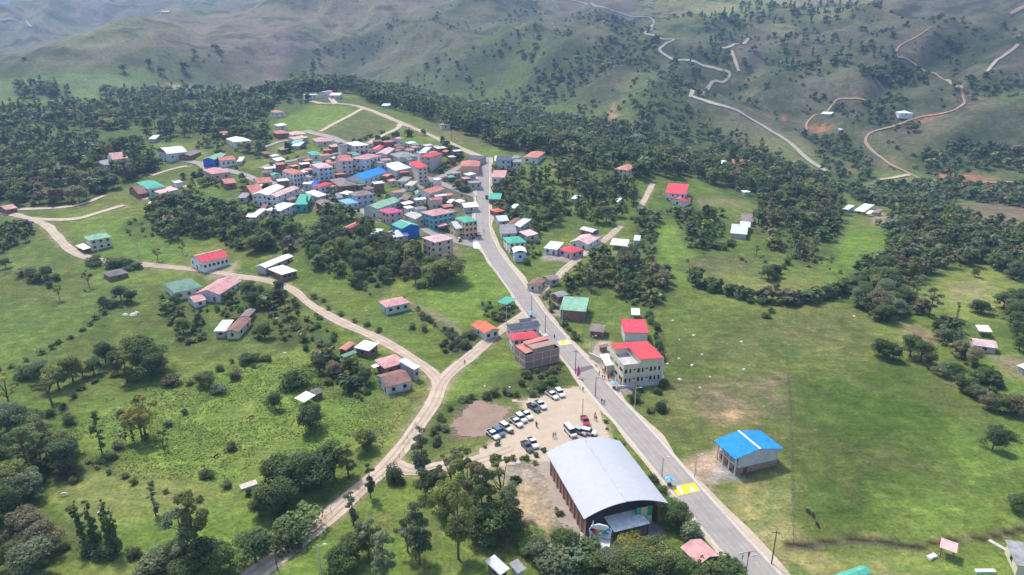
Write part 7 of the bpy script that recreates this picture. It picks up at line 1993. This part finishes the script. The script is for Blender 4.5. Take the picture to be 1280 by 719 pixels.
# ---------------------------------------------------------------- trees near the camera, one by one
IND = [  # px, py of the foot, kind, height m, tone, width
    (183, 547, 'open', 13, 'y', 1.05), (178, 548, 'broad', 11, 'y', .8), (14, 513, 'open', 13, 'y', .9), (160, 478, 'euc', 11, 'o', 1.3), (185, 466, 'broad', 14, 'd', 1), (172, 462, 'broad', 13, 'o', .9), (196, 470, 'broad', 10, 'k', 1), (133, 455, 'broad', 9, 'k', .9), (148, 462, 'broad', 8, 'd', 1),
    (92, 478, 'broad', 10, 'o', .9), (66, 507, 'open', 11, 'o', 1.1), (74, 486, 'broad', 8.5, 'o', 1.1), (104, 472, 'broad', 6, 'y', 1), (118, 468, 'broad', 6, 'd', 1.3), (52, 476, 'broad', 7.5, 'g', 1.1), (40, 470, 'shrub', 5, 'd', 1.3), (215, 479, 'shrub', 4.2, 'r', 1.4), (90, 528, 'shrub', 3.4, 'd', 1), (152, 520, 'shrub', 2.6, 'd', 1),
    (252, 482, 'broad', 5, 'o', 1.2), (262, 484, 'broad', 5.5, 'd', 1), (276, 490, 'shrub', 3.5, 'g', 1.2), (292, 473, 'shrub', 3.2, 'r', 1.2), (310, 452, 'shrub', 4, 'd', 1.4), (318, 450, 'shrub', 3.4, 'o', 1.2), (372, 480, 'shrub', 6, 'd', 1.5), (367, 478, 'broad', 5, 'd', 1.1), (344, 511, 'broad', 5.5, 'k', 1), (388, 538, 'broad', 8.5, 'k', 1), (392, 535, 'broad', 7, 'r', 1),
    (128, 567, 'poplar', 13, 'd', 1), (168, 553, 'poplar', 7, 'k', 1), (134, 574, 'shrub', 3, 'd', 1.5), (205, 562, 'open', 6, 'g', .8), (158, 555, 'open', 5, 'g', .8), (290, 562, 'shrub', 3, 'd', 1), (195, 644, 'poplar', 8.5, 'g', 1.3),
    (108, 682, 'poplar', 11, 'k', 1.3), (121, 684, 'column', 13, 'd', 1), (137, 686, 'column', 12, 'o', .7), (143, 688, 'column', 14, 'd', .8), (150, 690, 'column', 12, 'd', .7), (118, 690, 'shrub', 4, 'k', 1.4), (135, 693, 'shrub', 4, 'k', 1.2), (104, 676, 'column', 11, 'd', .8),
    (250, 712, 'euc', 20, 'o', .8), (236, 710, 'euc', 16, 'g', 1), (262, 716, 'broad', 9, 'k', 1), (208, 712, 'shrub', 6, 'g', 1.5), (223, 708, 'broad', 7, 'd', 1), (165, 697, 'shrub', 2.6, 'd', 1.2), (275, 722, 'broad', 8, 'd', 1), (243, 730, 'broad', 8, 'd', 1.2),
    (320, 702, 'broad', 7.5, 'k', 1.25), (352, 640, 'broad', 9, 'd', 1), (365, 668, 'shrub', 6, 'd', 1.6), (340, 640, 'broad', 9, 'd', 1), (356, 612, 'broad', 11, 'd', 1), (400, 606, 'broad', 11, 'k', 1.2), (418, 598, 'euc', 11, 'd', 1.5), (383, 610, 'broad', 10, 'd', 1.2), (372, 600, 'broad', 8, 'g', 1), (436, 596, 'euc', 10, 'o', 1.3),     (455, 562, 'broad', 6.5, 'o', 1.1), (462, 560, 'broad', 6, 'g', 1), (463, 622, 'euc', 11, 'k', .8), (490, 602, 'shrub', 4.6, 'k', 1), (530, 600, 'euc', 17, 'g', .75), (537, 618, 'broad', 8, 'k', .9), (442, 655, 'poplar', 9, 'g', 1.6), (445, 700, 'broad', 7, 'd', 1.2), (425, 715, 'broad', 7, 'd', 1.1), (462, 700, 'open', 10, 'g', .9), (480, 725, 'euc', 13, 'g', 1),
    (525, 705, 'euc', 17, 'k', .85), (520, 700, 'euc', 13, 'g', .8), (573, 699, 'euc', 23, 'o', .72), (556, 640, 'broad', 9, 'o', 1), (585, 640, 'open', 17, 'o', .75), (595, 646, 'euc', 15, 'r', .9), (603, 658, 'euc', 17, 'd', .7), (612, 668, 'broad', 9, 'k', 1.2), (626, 671, 'broad', 9, 'd', 1.2), (634, 668, 'euc', 14, 'g', .9), (627, 640, 'open', 15, 'o', 1), (598, 672, 'broad', 7, 'd', 1.2), (640, 676, 'broad', 7, 'd', 1),
    (510, 690, 'open', 9, 'g', .9), (565, 612, 'open', 11, 'r', 1), (577, 606, 'open', 11, 'r', .9), (547, 600, 'shrub', 4, 'd', 1), (672, 700, 'broad', 6, 'g', 1.1), (690, 706, 'shrub', 6, 'g', 1.7), (660, 686, 'shrub', 4, 'b', 1.3), (668, 680, 'shrub', 3.4, 'b', 1.2), (703, 696, 'broad', 7.5, 'd', .9), (722, 700, 'shrub', 6, 'd', 1.5), (735, 704, 'shrub', 5, 'd', 1.3), (715, 705, 'shrub', 5, 'd', 1.3), (706, 690, 'broad', 6, 'r', .8),
    (762, 712, 'broad', 5.5, 'g', 1.3), (780, 700, 'broad', 5, 'o', 1.4), (793, 688, 'shrub', 4, 'y', 1.4), (806, 700, 'broad', 5.5, 'o', 1.4), (820, 694, 'broad', 5.5, 'd', 1.2), (832, 712, 'broad', 6.5, 'o', 1.2), (847, 722, 'broad', 6, 'd', 1.3), (800, 724, 'broad', 7, 'd', 1.3), (776, 726, 'broad', 6.5, 'd', 1.3), (818, 730, 'broad', 7, 'k', 1.2), (862, 728, 'broad', 5, 'd', 1.2), (835, 660, 'broad', 6, 'd', 1), (848, 655, 'broad', 6, 'd', 1), (862, 668, 'shrub', 4, 'g', 1.2), (862, 712, 'shrub', 2.5, 'd', 1.6), (898, 716, 'shrub', 3, 'd', 1.7), (905, 722, 'shrub', 5, 'd', 1.6), (880, 724, 'shrub', 5, 'd', 1.6), (835, 632, 'shrub', 3.6, 'd', 1.4), (825, 615, 'shrub', 3, 'd', 1.2),
    (1240, 562, 'broad', 7, 'k', .95), (1272, 638, 'broad', 6, 'd', 1), (1104, 448, 'broad', 8.5, 'd', 1.1), (1116, 450, 'broad', 7, 'd', 1), (1137, 446, 'broad', 9, 'd', 1.1), (1150, 452, 'broad', 8.5, 'd', 1.1), (1160, 458, 'broad', 6, 'd', 1), (1178, 470, 'broad', 6, 'g', 1.1), (1192, 476, 'broad', 6.5, 'd', 1), (1200, 488, 'broad', 6, 'd', 1), (1208, 492, 'shrub', 4, 'd', 1.5), (1222, 500, 'broad', 5, 'g', 1), (1262, 548, 'shrub', 3, 'd', 1),
    (1245, 545, 'broad', 4, 'd', 1), (1250, 515, 'broad', 6, 'd', 1.2), (1265, 518, 'broad', 6.5, 'r', 1.2), (1235, 512, 'broad', 5.5, 'r', 1.2), (1225, 392, 'broad', 7, 'd', 1.3), (1254, 385, 'broad', 7.5, 'd', 1.2), (1262, 392, 'broad', 7, 'r', 1.1), (1196, 398, 'poplar', 7, 'k', 1.4), (1160, 396, 'euc', 13, 'r', 1.3), (1218, 346, 'broad', 4.5, 'd', 1),
    (559, 349, 'euc', 13, 'o', 1.7), (553, 352, 'broad', 12, 'o', 1.3), (567, 352, 'broad', 11, 'o', 1.3), (75, 375, 'open', 7, 'o', .8), (112, 360, 'open', 8, 'o', .8), (130, 385, 'broad', 5.5, 'k', 1), (140, 384, 'shrub', 4, 'k', 1.2), (152, 376, 'broad', 7, 'k', 1), (165, 378, 'broad', 6, 'k', 1.1), (198, 327, 'open', 7, 'r', .8), (229, 318, 'open', 6, 'd', .8), (118, 330, 'shrub', 5, 'd', 1.5), (145, 332, 'shrub', 5, 'd', 1.6), (158, 334, 'shrub', 5, 'd', 1.6), (168, 336, 'shrub', 4.4, 'd', 1.4),
    (60, 348, 'broad', 6, 'd', 1.1), (40, 350, 'broad', 6.5, 'g', 1.1), (50, 352, 'broad', 5, 'd', 1.2), (8, 335, 'broad', 5, 'd', 1.2), (30, 345, 'shrub', 4, 'r', 1.3), (1035, 265, 'euc', 11, 'r', 1.3), (1018, 278, 'euc', 13, 'k', 1.3), (1005, 270, 'euc', 12, 'k', 1.2), (960, 350, 'broad', 7.5, 'd', 1.2), (968, 346, 'broad', 6.5, 'k', 1.1), (945, 320, 'open', 6, 'r', .9), (770, 235, 'euc', 13, 'k', 1.5), (752, 262, 'euc', 12, 'k', 1.6), (735, 255, 'euc', 14, 'k', 1.5), (718, 232, 'euc', 13, 'o', 1.4), (680, 262, 'euc', 12, 'k', 1.4), (690, 280, 'euc', 12, 'k', 1.4),
    (395, 232, 'poplar', 8, 'k', 2), (385, 262, 'column', 8, 'd', 1.4), (416, 258, 'euc', 12, 'k', 1.2), (361, 190, 'broad', 8, 'k', .9), (580, 240, 'shrub', 5, 'k', 1.5), (572, 236, 'broad', 6, 'k', 1)]
for px, py, k, h, t, wd in IND: plant(px, py, k, h, t, wd, True)

D, O_, G, K_, R_ = 'd', 'o', 'g', 'k', 'r'
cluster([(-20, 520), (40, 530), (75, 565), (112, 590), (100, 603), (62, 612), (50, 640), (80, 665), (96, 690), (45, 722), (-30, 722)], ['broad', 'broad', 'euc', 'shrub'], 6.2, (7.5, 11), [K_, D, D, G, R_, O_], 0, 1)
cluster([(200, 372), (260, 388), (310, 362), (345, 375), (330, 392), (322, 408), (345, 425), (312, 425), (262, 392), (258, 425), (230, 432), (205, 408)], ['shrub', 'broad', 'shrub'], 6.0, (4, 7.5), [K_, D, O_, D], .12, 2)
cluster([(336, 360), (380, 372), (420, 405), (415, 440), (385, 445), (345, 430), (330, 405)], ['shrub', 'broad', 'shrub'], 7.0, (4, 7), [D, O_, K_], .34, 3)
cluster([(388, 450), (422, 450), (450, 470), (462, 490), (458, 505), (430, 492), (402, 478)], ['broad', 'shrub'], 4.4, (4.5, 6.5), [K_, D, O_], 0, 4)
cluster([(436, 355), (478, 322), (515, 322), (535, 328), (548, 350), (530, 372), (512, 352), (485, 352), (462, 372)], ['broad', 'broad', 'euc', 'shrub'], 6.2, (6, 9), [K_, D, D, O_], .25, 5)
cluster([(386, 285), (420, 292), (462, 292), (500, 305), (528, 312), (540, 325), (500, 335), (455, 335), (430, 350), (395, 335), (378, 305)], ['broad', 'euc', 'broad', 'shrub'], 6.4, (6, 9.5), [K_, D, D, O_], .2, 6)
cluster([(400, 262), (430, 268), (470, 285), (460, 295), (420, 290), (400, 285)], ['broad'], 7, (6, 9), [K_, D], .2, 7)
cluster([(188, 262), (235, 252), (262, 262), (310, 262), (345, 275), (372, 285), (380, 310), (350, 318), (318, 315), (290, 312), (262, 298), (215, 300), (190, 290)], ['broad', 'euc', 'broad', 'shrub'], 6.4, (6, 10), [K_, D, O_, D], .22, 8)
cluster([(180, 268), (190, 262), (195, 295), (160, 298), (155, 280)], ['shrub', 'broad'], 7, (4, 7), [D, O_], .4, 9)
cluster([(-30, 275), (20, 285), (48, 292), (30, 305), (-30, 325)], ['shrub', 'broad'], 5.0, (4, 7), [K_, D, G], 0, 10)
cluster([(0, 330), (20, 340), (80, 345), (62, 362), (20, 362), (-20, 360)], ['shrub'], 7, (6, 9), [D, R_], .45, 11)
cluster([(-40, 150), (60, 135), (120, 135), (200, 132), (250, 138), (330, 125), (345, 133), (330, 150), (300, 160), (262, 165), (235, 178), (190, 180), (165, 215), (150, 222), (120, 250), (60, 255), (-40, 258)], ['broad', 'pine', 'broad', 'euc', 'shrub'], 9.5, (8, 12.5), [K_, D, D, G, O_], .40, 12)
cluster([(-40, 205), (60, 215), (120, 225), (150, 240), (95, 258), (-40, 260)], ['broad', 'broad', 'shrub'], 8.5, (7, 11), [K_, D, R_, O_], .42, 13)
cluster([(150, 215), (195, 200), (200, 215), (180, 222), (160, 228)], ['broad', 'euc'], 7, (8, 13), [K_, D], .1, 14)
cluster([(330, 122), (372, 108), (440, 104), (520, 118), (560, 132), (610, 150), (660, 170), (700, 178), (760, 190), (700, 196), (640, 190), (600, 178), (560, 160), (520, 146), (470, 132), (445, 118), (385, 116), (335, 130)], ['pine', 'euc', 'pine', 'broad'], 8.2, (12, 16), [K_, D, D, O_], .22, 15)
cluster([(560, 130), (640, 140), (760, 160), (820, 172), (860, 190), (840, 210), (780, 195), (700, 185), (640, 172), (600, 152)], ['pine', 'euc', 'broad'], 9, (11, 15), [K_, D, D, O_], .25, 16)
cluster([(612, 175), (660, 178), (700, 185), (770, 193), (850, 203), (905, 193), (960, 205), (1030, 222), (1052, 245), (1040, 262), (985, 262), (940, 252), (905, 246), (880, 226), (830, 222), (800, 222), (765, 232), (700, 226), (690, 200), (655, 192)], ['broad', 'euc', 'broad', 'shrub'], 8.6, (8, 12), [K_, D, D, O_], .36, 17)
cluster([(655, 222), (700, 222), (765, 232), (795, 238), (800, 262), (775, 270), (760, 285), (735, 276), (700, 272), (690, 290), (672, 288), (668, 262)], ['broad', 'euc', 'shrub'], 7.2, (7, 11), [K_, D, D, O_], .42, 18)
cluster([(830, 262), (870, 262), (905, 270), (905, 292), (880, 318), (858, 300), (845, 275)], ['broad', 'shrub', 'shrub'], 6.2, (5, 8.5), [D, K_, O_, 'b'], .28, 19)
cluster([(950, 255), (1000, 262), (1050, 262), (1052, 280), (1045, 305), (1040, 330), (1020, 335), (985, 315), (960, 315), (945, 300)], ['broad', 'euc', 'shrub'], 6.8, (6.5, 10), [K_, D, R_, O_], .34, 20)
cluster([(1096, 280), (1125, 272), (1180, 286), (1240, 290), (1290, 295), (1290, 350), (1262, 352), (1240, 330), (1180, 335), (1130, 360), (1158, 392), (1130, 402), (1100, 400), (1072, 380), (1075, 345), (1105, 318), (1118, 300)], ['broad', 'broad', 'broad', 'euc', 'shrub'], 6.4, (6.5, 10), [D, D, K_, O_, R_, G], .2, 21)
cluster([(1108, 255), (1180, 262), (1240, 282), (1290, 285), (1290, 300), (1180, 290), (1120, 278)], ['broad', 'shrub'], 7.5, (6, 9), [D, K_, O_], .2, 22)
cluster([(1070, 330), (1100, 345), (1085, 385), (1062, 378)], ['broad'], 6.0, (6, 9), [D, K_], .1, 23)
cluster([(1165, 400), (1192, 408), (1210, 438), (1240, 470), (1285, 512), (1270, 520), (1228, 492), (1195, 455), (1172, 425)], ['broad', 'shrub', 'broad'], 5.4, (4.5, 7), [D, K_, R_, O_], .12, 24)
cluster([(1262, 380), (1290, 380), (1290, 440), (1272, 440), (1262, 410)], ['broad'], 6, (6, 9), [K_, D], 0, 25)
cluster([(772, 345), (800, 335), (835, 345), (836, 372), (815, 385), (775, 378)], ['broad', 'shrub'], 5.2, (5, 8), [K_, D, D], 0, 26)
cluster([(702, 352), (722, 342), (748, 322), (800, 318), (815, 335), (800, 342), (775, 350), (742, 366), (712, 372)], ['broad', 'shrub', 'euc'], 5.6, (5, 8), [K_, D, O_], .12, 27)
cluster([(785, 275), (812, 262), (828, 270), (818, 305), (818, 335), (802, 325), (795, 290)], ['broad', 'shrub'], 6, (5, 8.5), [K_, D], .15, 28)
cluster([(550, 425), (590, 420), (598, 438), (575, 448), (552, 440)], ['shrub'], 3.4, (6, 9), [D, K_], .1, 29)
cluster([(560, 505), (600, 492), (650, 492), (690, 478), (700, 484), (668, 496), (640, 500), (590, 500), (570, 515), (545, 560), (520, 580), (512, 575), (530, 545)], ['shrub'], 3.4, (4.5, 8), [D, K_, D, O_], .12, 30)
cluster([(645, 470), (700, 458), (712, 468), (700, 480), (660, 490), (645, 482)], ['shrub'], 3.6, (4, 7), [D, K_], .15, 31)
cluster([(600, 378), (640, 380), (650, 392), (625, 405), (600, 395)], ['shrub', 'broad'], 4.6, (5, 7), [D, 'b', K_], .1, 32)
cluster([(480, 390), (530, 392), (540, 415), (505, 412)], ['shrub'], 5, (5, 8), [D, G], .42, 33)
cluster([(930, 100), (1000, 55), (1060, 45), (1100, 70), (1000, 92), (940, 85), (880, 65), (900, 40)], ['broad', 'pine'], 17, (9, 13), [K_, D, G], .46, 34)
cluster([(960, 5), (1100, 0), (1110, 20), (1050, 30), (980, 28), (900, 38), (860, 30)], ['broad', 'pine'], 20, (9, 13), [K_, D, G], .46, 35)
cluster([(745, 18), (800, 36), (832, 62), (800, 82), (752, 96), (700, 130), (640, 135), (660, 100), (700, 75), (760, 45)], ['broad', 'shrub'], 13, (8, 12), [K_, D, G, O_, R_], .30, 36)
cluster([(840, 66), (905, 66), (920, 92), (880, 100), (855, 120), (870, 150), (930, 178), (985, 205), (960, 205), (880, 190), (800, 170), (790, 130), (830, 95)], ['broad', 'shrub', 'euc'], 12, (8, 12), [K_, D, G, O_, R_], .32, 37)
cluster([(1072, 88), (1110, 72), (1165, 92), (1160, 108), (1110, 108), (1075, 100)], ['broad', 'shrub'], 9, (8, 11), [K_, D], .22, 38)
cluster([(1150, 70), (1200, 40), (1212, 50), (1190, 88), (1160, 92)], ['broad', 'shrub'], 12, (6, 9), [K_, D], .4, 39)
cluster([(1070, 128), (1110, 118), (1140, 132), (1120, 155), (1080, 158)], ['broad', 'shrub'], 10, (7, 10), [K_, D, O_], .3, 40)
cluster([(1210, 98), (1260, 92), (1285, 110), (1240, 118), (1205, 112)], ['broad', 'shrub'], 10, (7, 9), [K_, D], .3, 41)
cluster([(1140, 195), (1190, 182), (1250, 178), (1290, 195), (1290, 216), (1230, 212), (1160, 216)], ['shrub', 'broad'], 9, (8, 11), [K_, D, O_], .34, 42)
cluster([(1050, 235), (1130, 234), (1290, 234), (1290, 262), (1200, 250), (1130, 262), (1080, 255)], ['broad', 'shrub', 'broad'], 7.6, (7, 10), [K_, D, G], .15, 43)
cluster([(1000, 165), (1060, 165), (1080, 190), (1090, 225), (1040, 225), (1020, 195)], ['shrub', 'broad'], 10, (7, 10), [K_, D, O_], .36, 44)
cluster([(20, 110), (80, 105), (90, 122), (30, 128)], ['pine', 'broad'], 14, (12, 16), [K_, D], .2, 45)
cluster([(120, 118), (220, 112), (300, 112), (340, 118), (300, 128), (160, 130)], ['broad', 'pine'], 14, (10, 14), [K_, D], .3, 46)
# scrub over the wide hillsides
cluster([(560, 132), (600, 60), (660, 10), (1290, 10), (1290, 225), (1100, 215), (960, 150), (850, 130), (700, 150)], ['shrub', 'shrub', 'shrub', 'broad'], 13, (6, 11), [D, O_, G, O_], .60, 50)
cluster([(340, 110), (380, 60), (540, 8), (680, 0), (640, 60), (600, 125), (470, 112)], ['shrub', 'shrub', 'shrub', 'broad'], 16, (6, 11), [D, O_, G], .60, 51)
cluster([(-60, 90), (100, 85), (320, 60), (330, 100), (200, 104), (-60, 104)], ['broad', 'shrub'], 26, (9, 14), [K_, D], .48, 52)
# hedges
hedge([(865, 352), (885, 362), (905, 368), (925, 372), (945, 376), (985, 378), (1012, 378), (1035, 372), (1068, 362)], 3.6, (4.5, 7.5), [K_, D, R_, D], ('broad', 'broad', 'shrub'), 1.5, 1)
hedge([(865, 352), (900, 366), (945, 378), (990, 380), (1030, 374)], 4.2, (3, 4.5), [K_, D], ('shrub',), 1.5, 2)
hedge([(1068, 362), (1078, 372), (1085, 395), (1100, 402)], 4.6, (5, 8), [D, K_], ('broad',), 1.5, 3)
hedge([(75, 430), (100, 415), (125, 396), (160, 380)], 5, (1.4, 2.6), [K_, D], ('shrub',), .8, 4)
hedge([(65, 520), (85, 502), (110, 483), (142, 470)], 4.6, (1.6, 3), [K_, D, 'y'], ('shrub',), .8, 5)
hedge([(150, 560), (190, 545), (230, 520), (270, 490), (300, 470), (335, 450)], 7, (1.2, 2.4), [D, G], ('shrub',), .8, 6)
hedge([(250, 592), (270, 600), (300, 612), (330, 620)], 3.4, (2, 3.6), [D, K_], ('shrub',), 1.5, 7)
hedge([(330, 645), (352, 640), (385, 642), (402, 640)], 4, (3, 5), [D, K_], ('shrub', 'broad'), 1.5, 8)
hedge([(345, 696), (372, 672), (398, 650), (418, 632)], 4, (2.2, 3.6), [D, O_], ('shrub',), 1, 9)
hedge([(395, 372), (430, 396), (470, 415), (500, 432)], 7, (1.4, 2.6), [D, O_], ('shrub',), 1, 10)
hedge([(500, 378), (530, 398), (565, 420), (592, 440)], 4, (1.6, 3), [D, K_], ('shrub',), 1.5, 11)
hedge([(636, 352), (655, 378), (662, 388)], 4, (2, 3.6), [D], ('shrub',), 1, 12)
hedge([(655, 330), (672, 318), (690, 318)], 4, (2, 3.4), [D, 'b'], ('shrub',), 1.5, 13)
hedge([(680, 368), (695, 395), (708, 412), (722, 428)], 3.2, (1.6, 3), [D, K_], ('shrub',), 1.2, 14)
hedge([(812, 395), (820, 420), (825, 450)], 4, (1.8, 3.4), [K_, D], ('shrub',), 1, 15)
hedge([(785, 500), (800, 492), (820, 488), (830, 480)], 3.2, (1.8, 3), [K_, D], ('shrub',), 1.5, 16)
hedge([(800, 525), (815, 516), (830, 512)], 3.4, (2.2, 3.6), [K_, D], ('shrub',), 1.8, 17)
hedge([(745, 570), (790, 590), (815, 612), (832, 632)], 2.6, (1.0, 2.2), [K_, D, G], ('shrub',), .6, 18) if False else None
hedge([(782, 553), (800, 578), (818, 604), (834, 626)], 2.6, (1.2, 2.6), [K_, D, G], ('shrub',), .7, 19)
hedge([(738, 498), (748, 515), (762, 540), (775, 556)], 3.6, (.7, 1.4), [D, O_], ('shrub',), .8, 20)
hedge([(670, 580), (690, 612), (700, 640), (712, 665)], 3, (.8, 1.8), [D, O_, R_], ('shrub',), 1.2, 21)
hedge([(640, 575), (665, 572), (680, 566)], 3, (1, 1.8), [D, O_], ('shrub',), 1, 22)
hedge([(605, 560), (625, 552), (645, 535), (655, 515)], 3.4, (1, 1.8), [D, O_], ('shrub',), .8, 23)
hedge([(960, 398), (980, 330), (1010, 322)], 9, (2, 4), [D], ('shrub',), 1, 24)
hedge([(735, 312), (750, 335), (772, 345)], 4, (4, 7), [K_, D], ('broad',), 1.5, 25)
hedge([(610, 232), (630, 245), (640, 268), (662, 285)], 5, (4, 6), [K_, D], ('broad', 'shrub'), 2, 26)
hedge([(562, 205), (548, 232), (590, 240), (598, 225)], 5, (3, 5), [K_, D], ('shrub', 'broad'), 2, 27)
hedge([(520, 255), (545, 252), (570, 258), (590, 264)], 6, (2, 4), [K_, D], ('shrub',), 2, 28)
hedge([(440, 228), (470, 226), (492, 222)], 4.5, (3.5, 6), [K_, D], ('broad', 'shrub'), 1, 29)
hedge([(320, 198), (345, 192), (362, 190), (380, 186)], 6, (3, 5), [K_, D], ('shrub', 'broad'), 2, 30)
hedge([(230, 225), (250, 222), (268, 232), (300, 240)], 6, (3, 5), [K_, D], ('shrub', 'broad'), 2, 31)
hedge([(180, 215), (200, 205), (215, 200)], 5, (4, 7), [K_, D], ('broad',), 2, 32)
hedge([(470, 185), (500, 172), (540, 172), (575, 200)], 6, (4, 7), [K_, D], ('broad', 'shrub'), 2.5, 33)
hedge([(425, 180), (450, 178), (480, 166)], 6, (2, 4), [K_, D], ('shrub',), 1.5, 34)
# bare foliage plants: banana and garden clumps on the right farm plot
hedge([(862, 310), (880, 305), (900, 312), (915, 305)], 3.6, (3, 4.5), ['b', D, O_], ('shrub',), 2, 35)
cluster([(300, 240), (330, 205), (430, 180), (510, 178), (570, 200), (600, 210), (600, 290), (540, 290), (470, 270), (420, 255), (340, 262)], ['shrub', 'shrub', 'broad'], 7.5, (4, 7), [D, K_, O_, G], .44, 60)
cluster([(612, 210), (650, 215), (668, 262), (676, 300), (664, 322), (645, 318), (628, 280)], ['shrub', 'broad'], 6, (4, 7), [D, K_, O_], .40, 61)
cluster([(235, 210), (300, 200), (330, 235), (300, 262), (235, 252), (215, 235)], ['shrub', 'broad'], 9, (4, 7), [D, K_, O_], .45, 62)
cluster([(330, 150), (345, 170), (330, 200), (280, 200), (240, 185), (262, 165)], ['broad', 'shrub'], 8, (6, 10), [D, K_], .38, 63)
cluster([(350, 150), (365, 140), (390, 130), (400, 122), (370, 118), (335, 132)], ['shrub', 'broad'], 9, (6, 9), [D, K_], .40, 64)
cluster([(-20, 330), (60, 345), (330, 362), (400, 420), (330, 450), (200, 440), (100, 480), (-20, 520)], ['shrub'], 24, (1.2, 2.4), [D, R_, O_], .55, 65)
hedge([(-20, 470), (30, 452), (75, 430)], 4, (1.4, 2.6), [D, K_, O_], ('shrub',), .8, 70)
hedge([(240, 480), (262, 470), (290, 452), (330, 450)], 5, (1.2, 2.6), [D, O_], ('shrub',), 1, 71)
hedge([(110, 578), (150, 596), (200, 612), (250, 625)], 4.5, (1, 2.0), [D, O_], ('shrub',), .8, 72)
hedge([(-20, 600), (20, 560)], 5, (2, 3), [D], ('shrub',), 1, 73)
cluster([(840, 340), (1060, 345), (1040, 330), (950, 318), (850, 325)], ['shrub'], 10, (2.5, 5), [D, O_], .5, 66)
make_ground()
make_trees(HPTS)
TG = [(.11, .165, .032), (.13, .19, .036), (.10, .145, .032), (.19, .20, .06)]
tag(tufts([(60, 520), (200, 480), (330, 450), (400, 440), (520, 500), (480, 560), (330, 600), (150, 600), (110, 560)], 9000, (.1, .3), TG, 401, .44), 'coarse grass clumps scattered over the left meadows', 'grass', None, 'stuff')
resolve_labels()

for a in [(620, 1000, 380, 300, 1), (-60, 1500, 560, 420, 2), (320, 900, 300, 260, 3), (-900, 1900, 500, 420, 4), (900, 1150, 260, 380, 5), (-2300, 3200, 900, 600, 6), (120, 1350, 280, 300, 7)]:
    cloud(a[0], a[1], a[2], a[3], 1700.0, a[4])
# ---------------------------------------------------------------- air
hz = MB().box(-5200, 5200, -420, 6400, float(GZ.min()) - 3, max(float(GZ.max()), H_CAM) + 25).build('haze', None)
hm_, nt, b = newmat('haze')
nt.nodes.remove(b)
pv = nd(nt, 'ShaderNodeVolumePrincipled'); pv.inputs['Color'].default_value = (.38, .60, 1.0, 1); pv.inputs['Density'].default_value = .00021; pv.inputs['Anisotropy'].default_value = .2
nt.links.new(pv.outputs[0], nt.nodes['Material Output'].inputs['Volume'])
hz.data.materials.clear(); hz.data.materials.append(hm_); tag(hz, None, None, None, 'stuff')
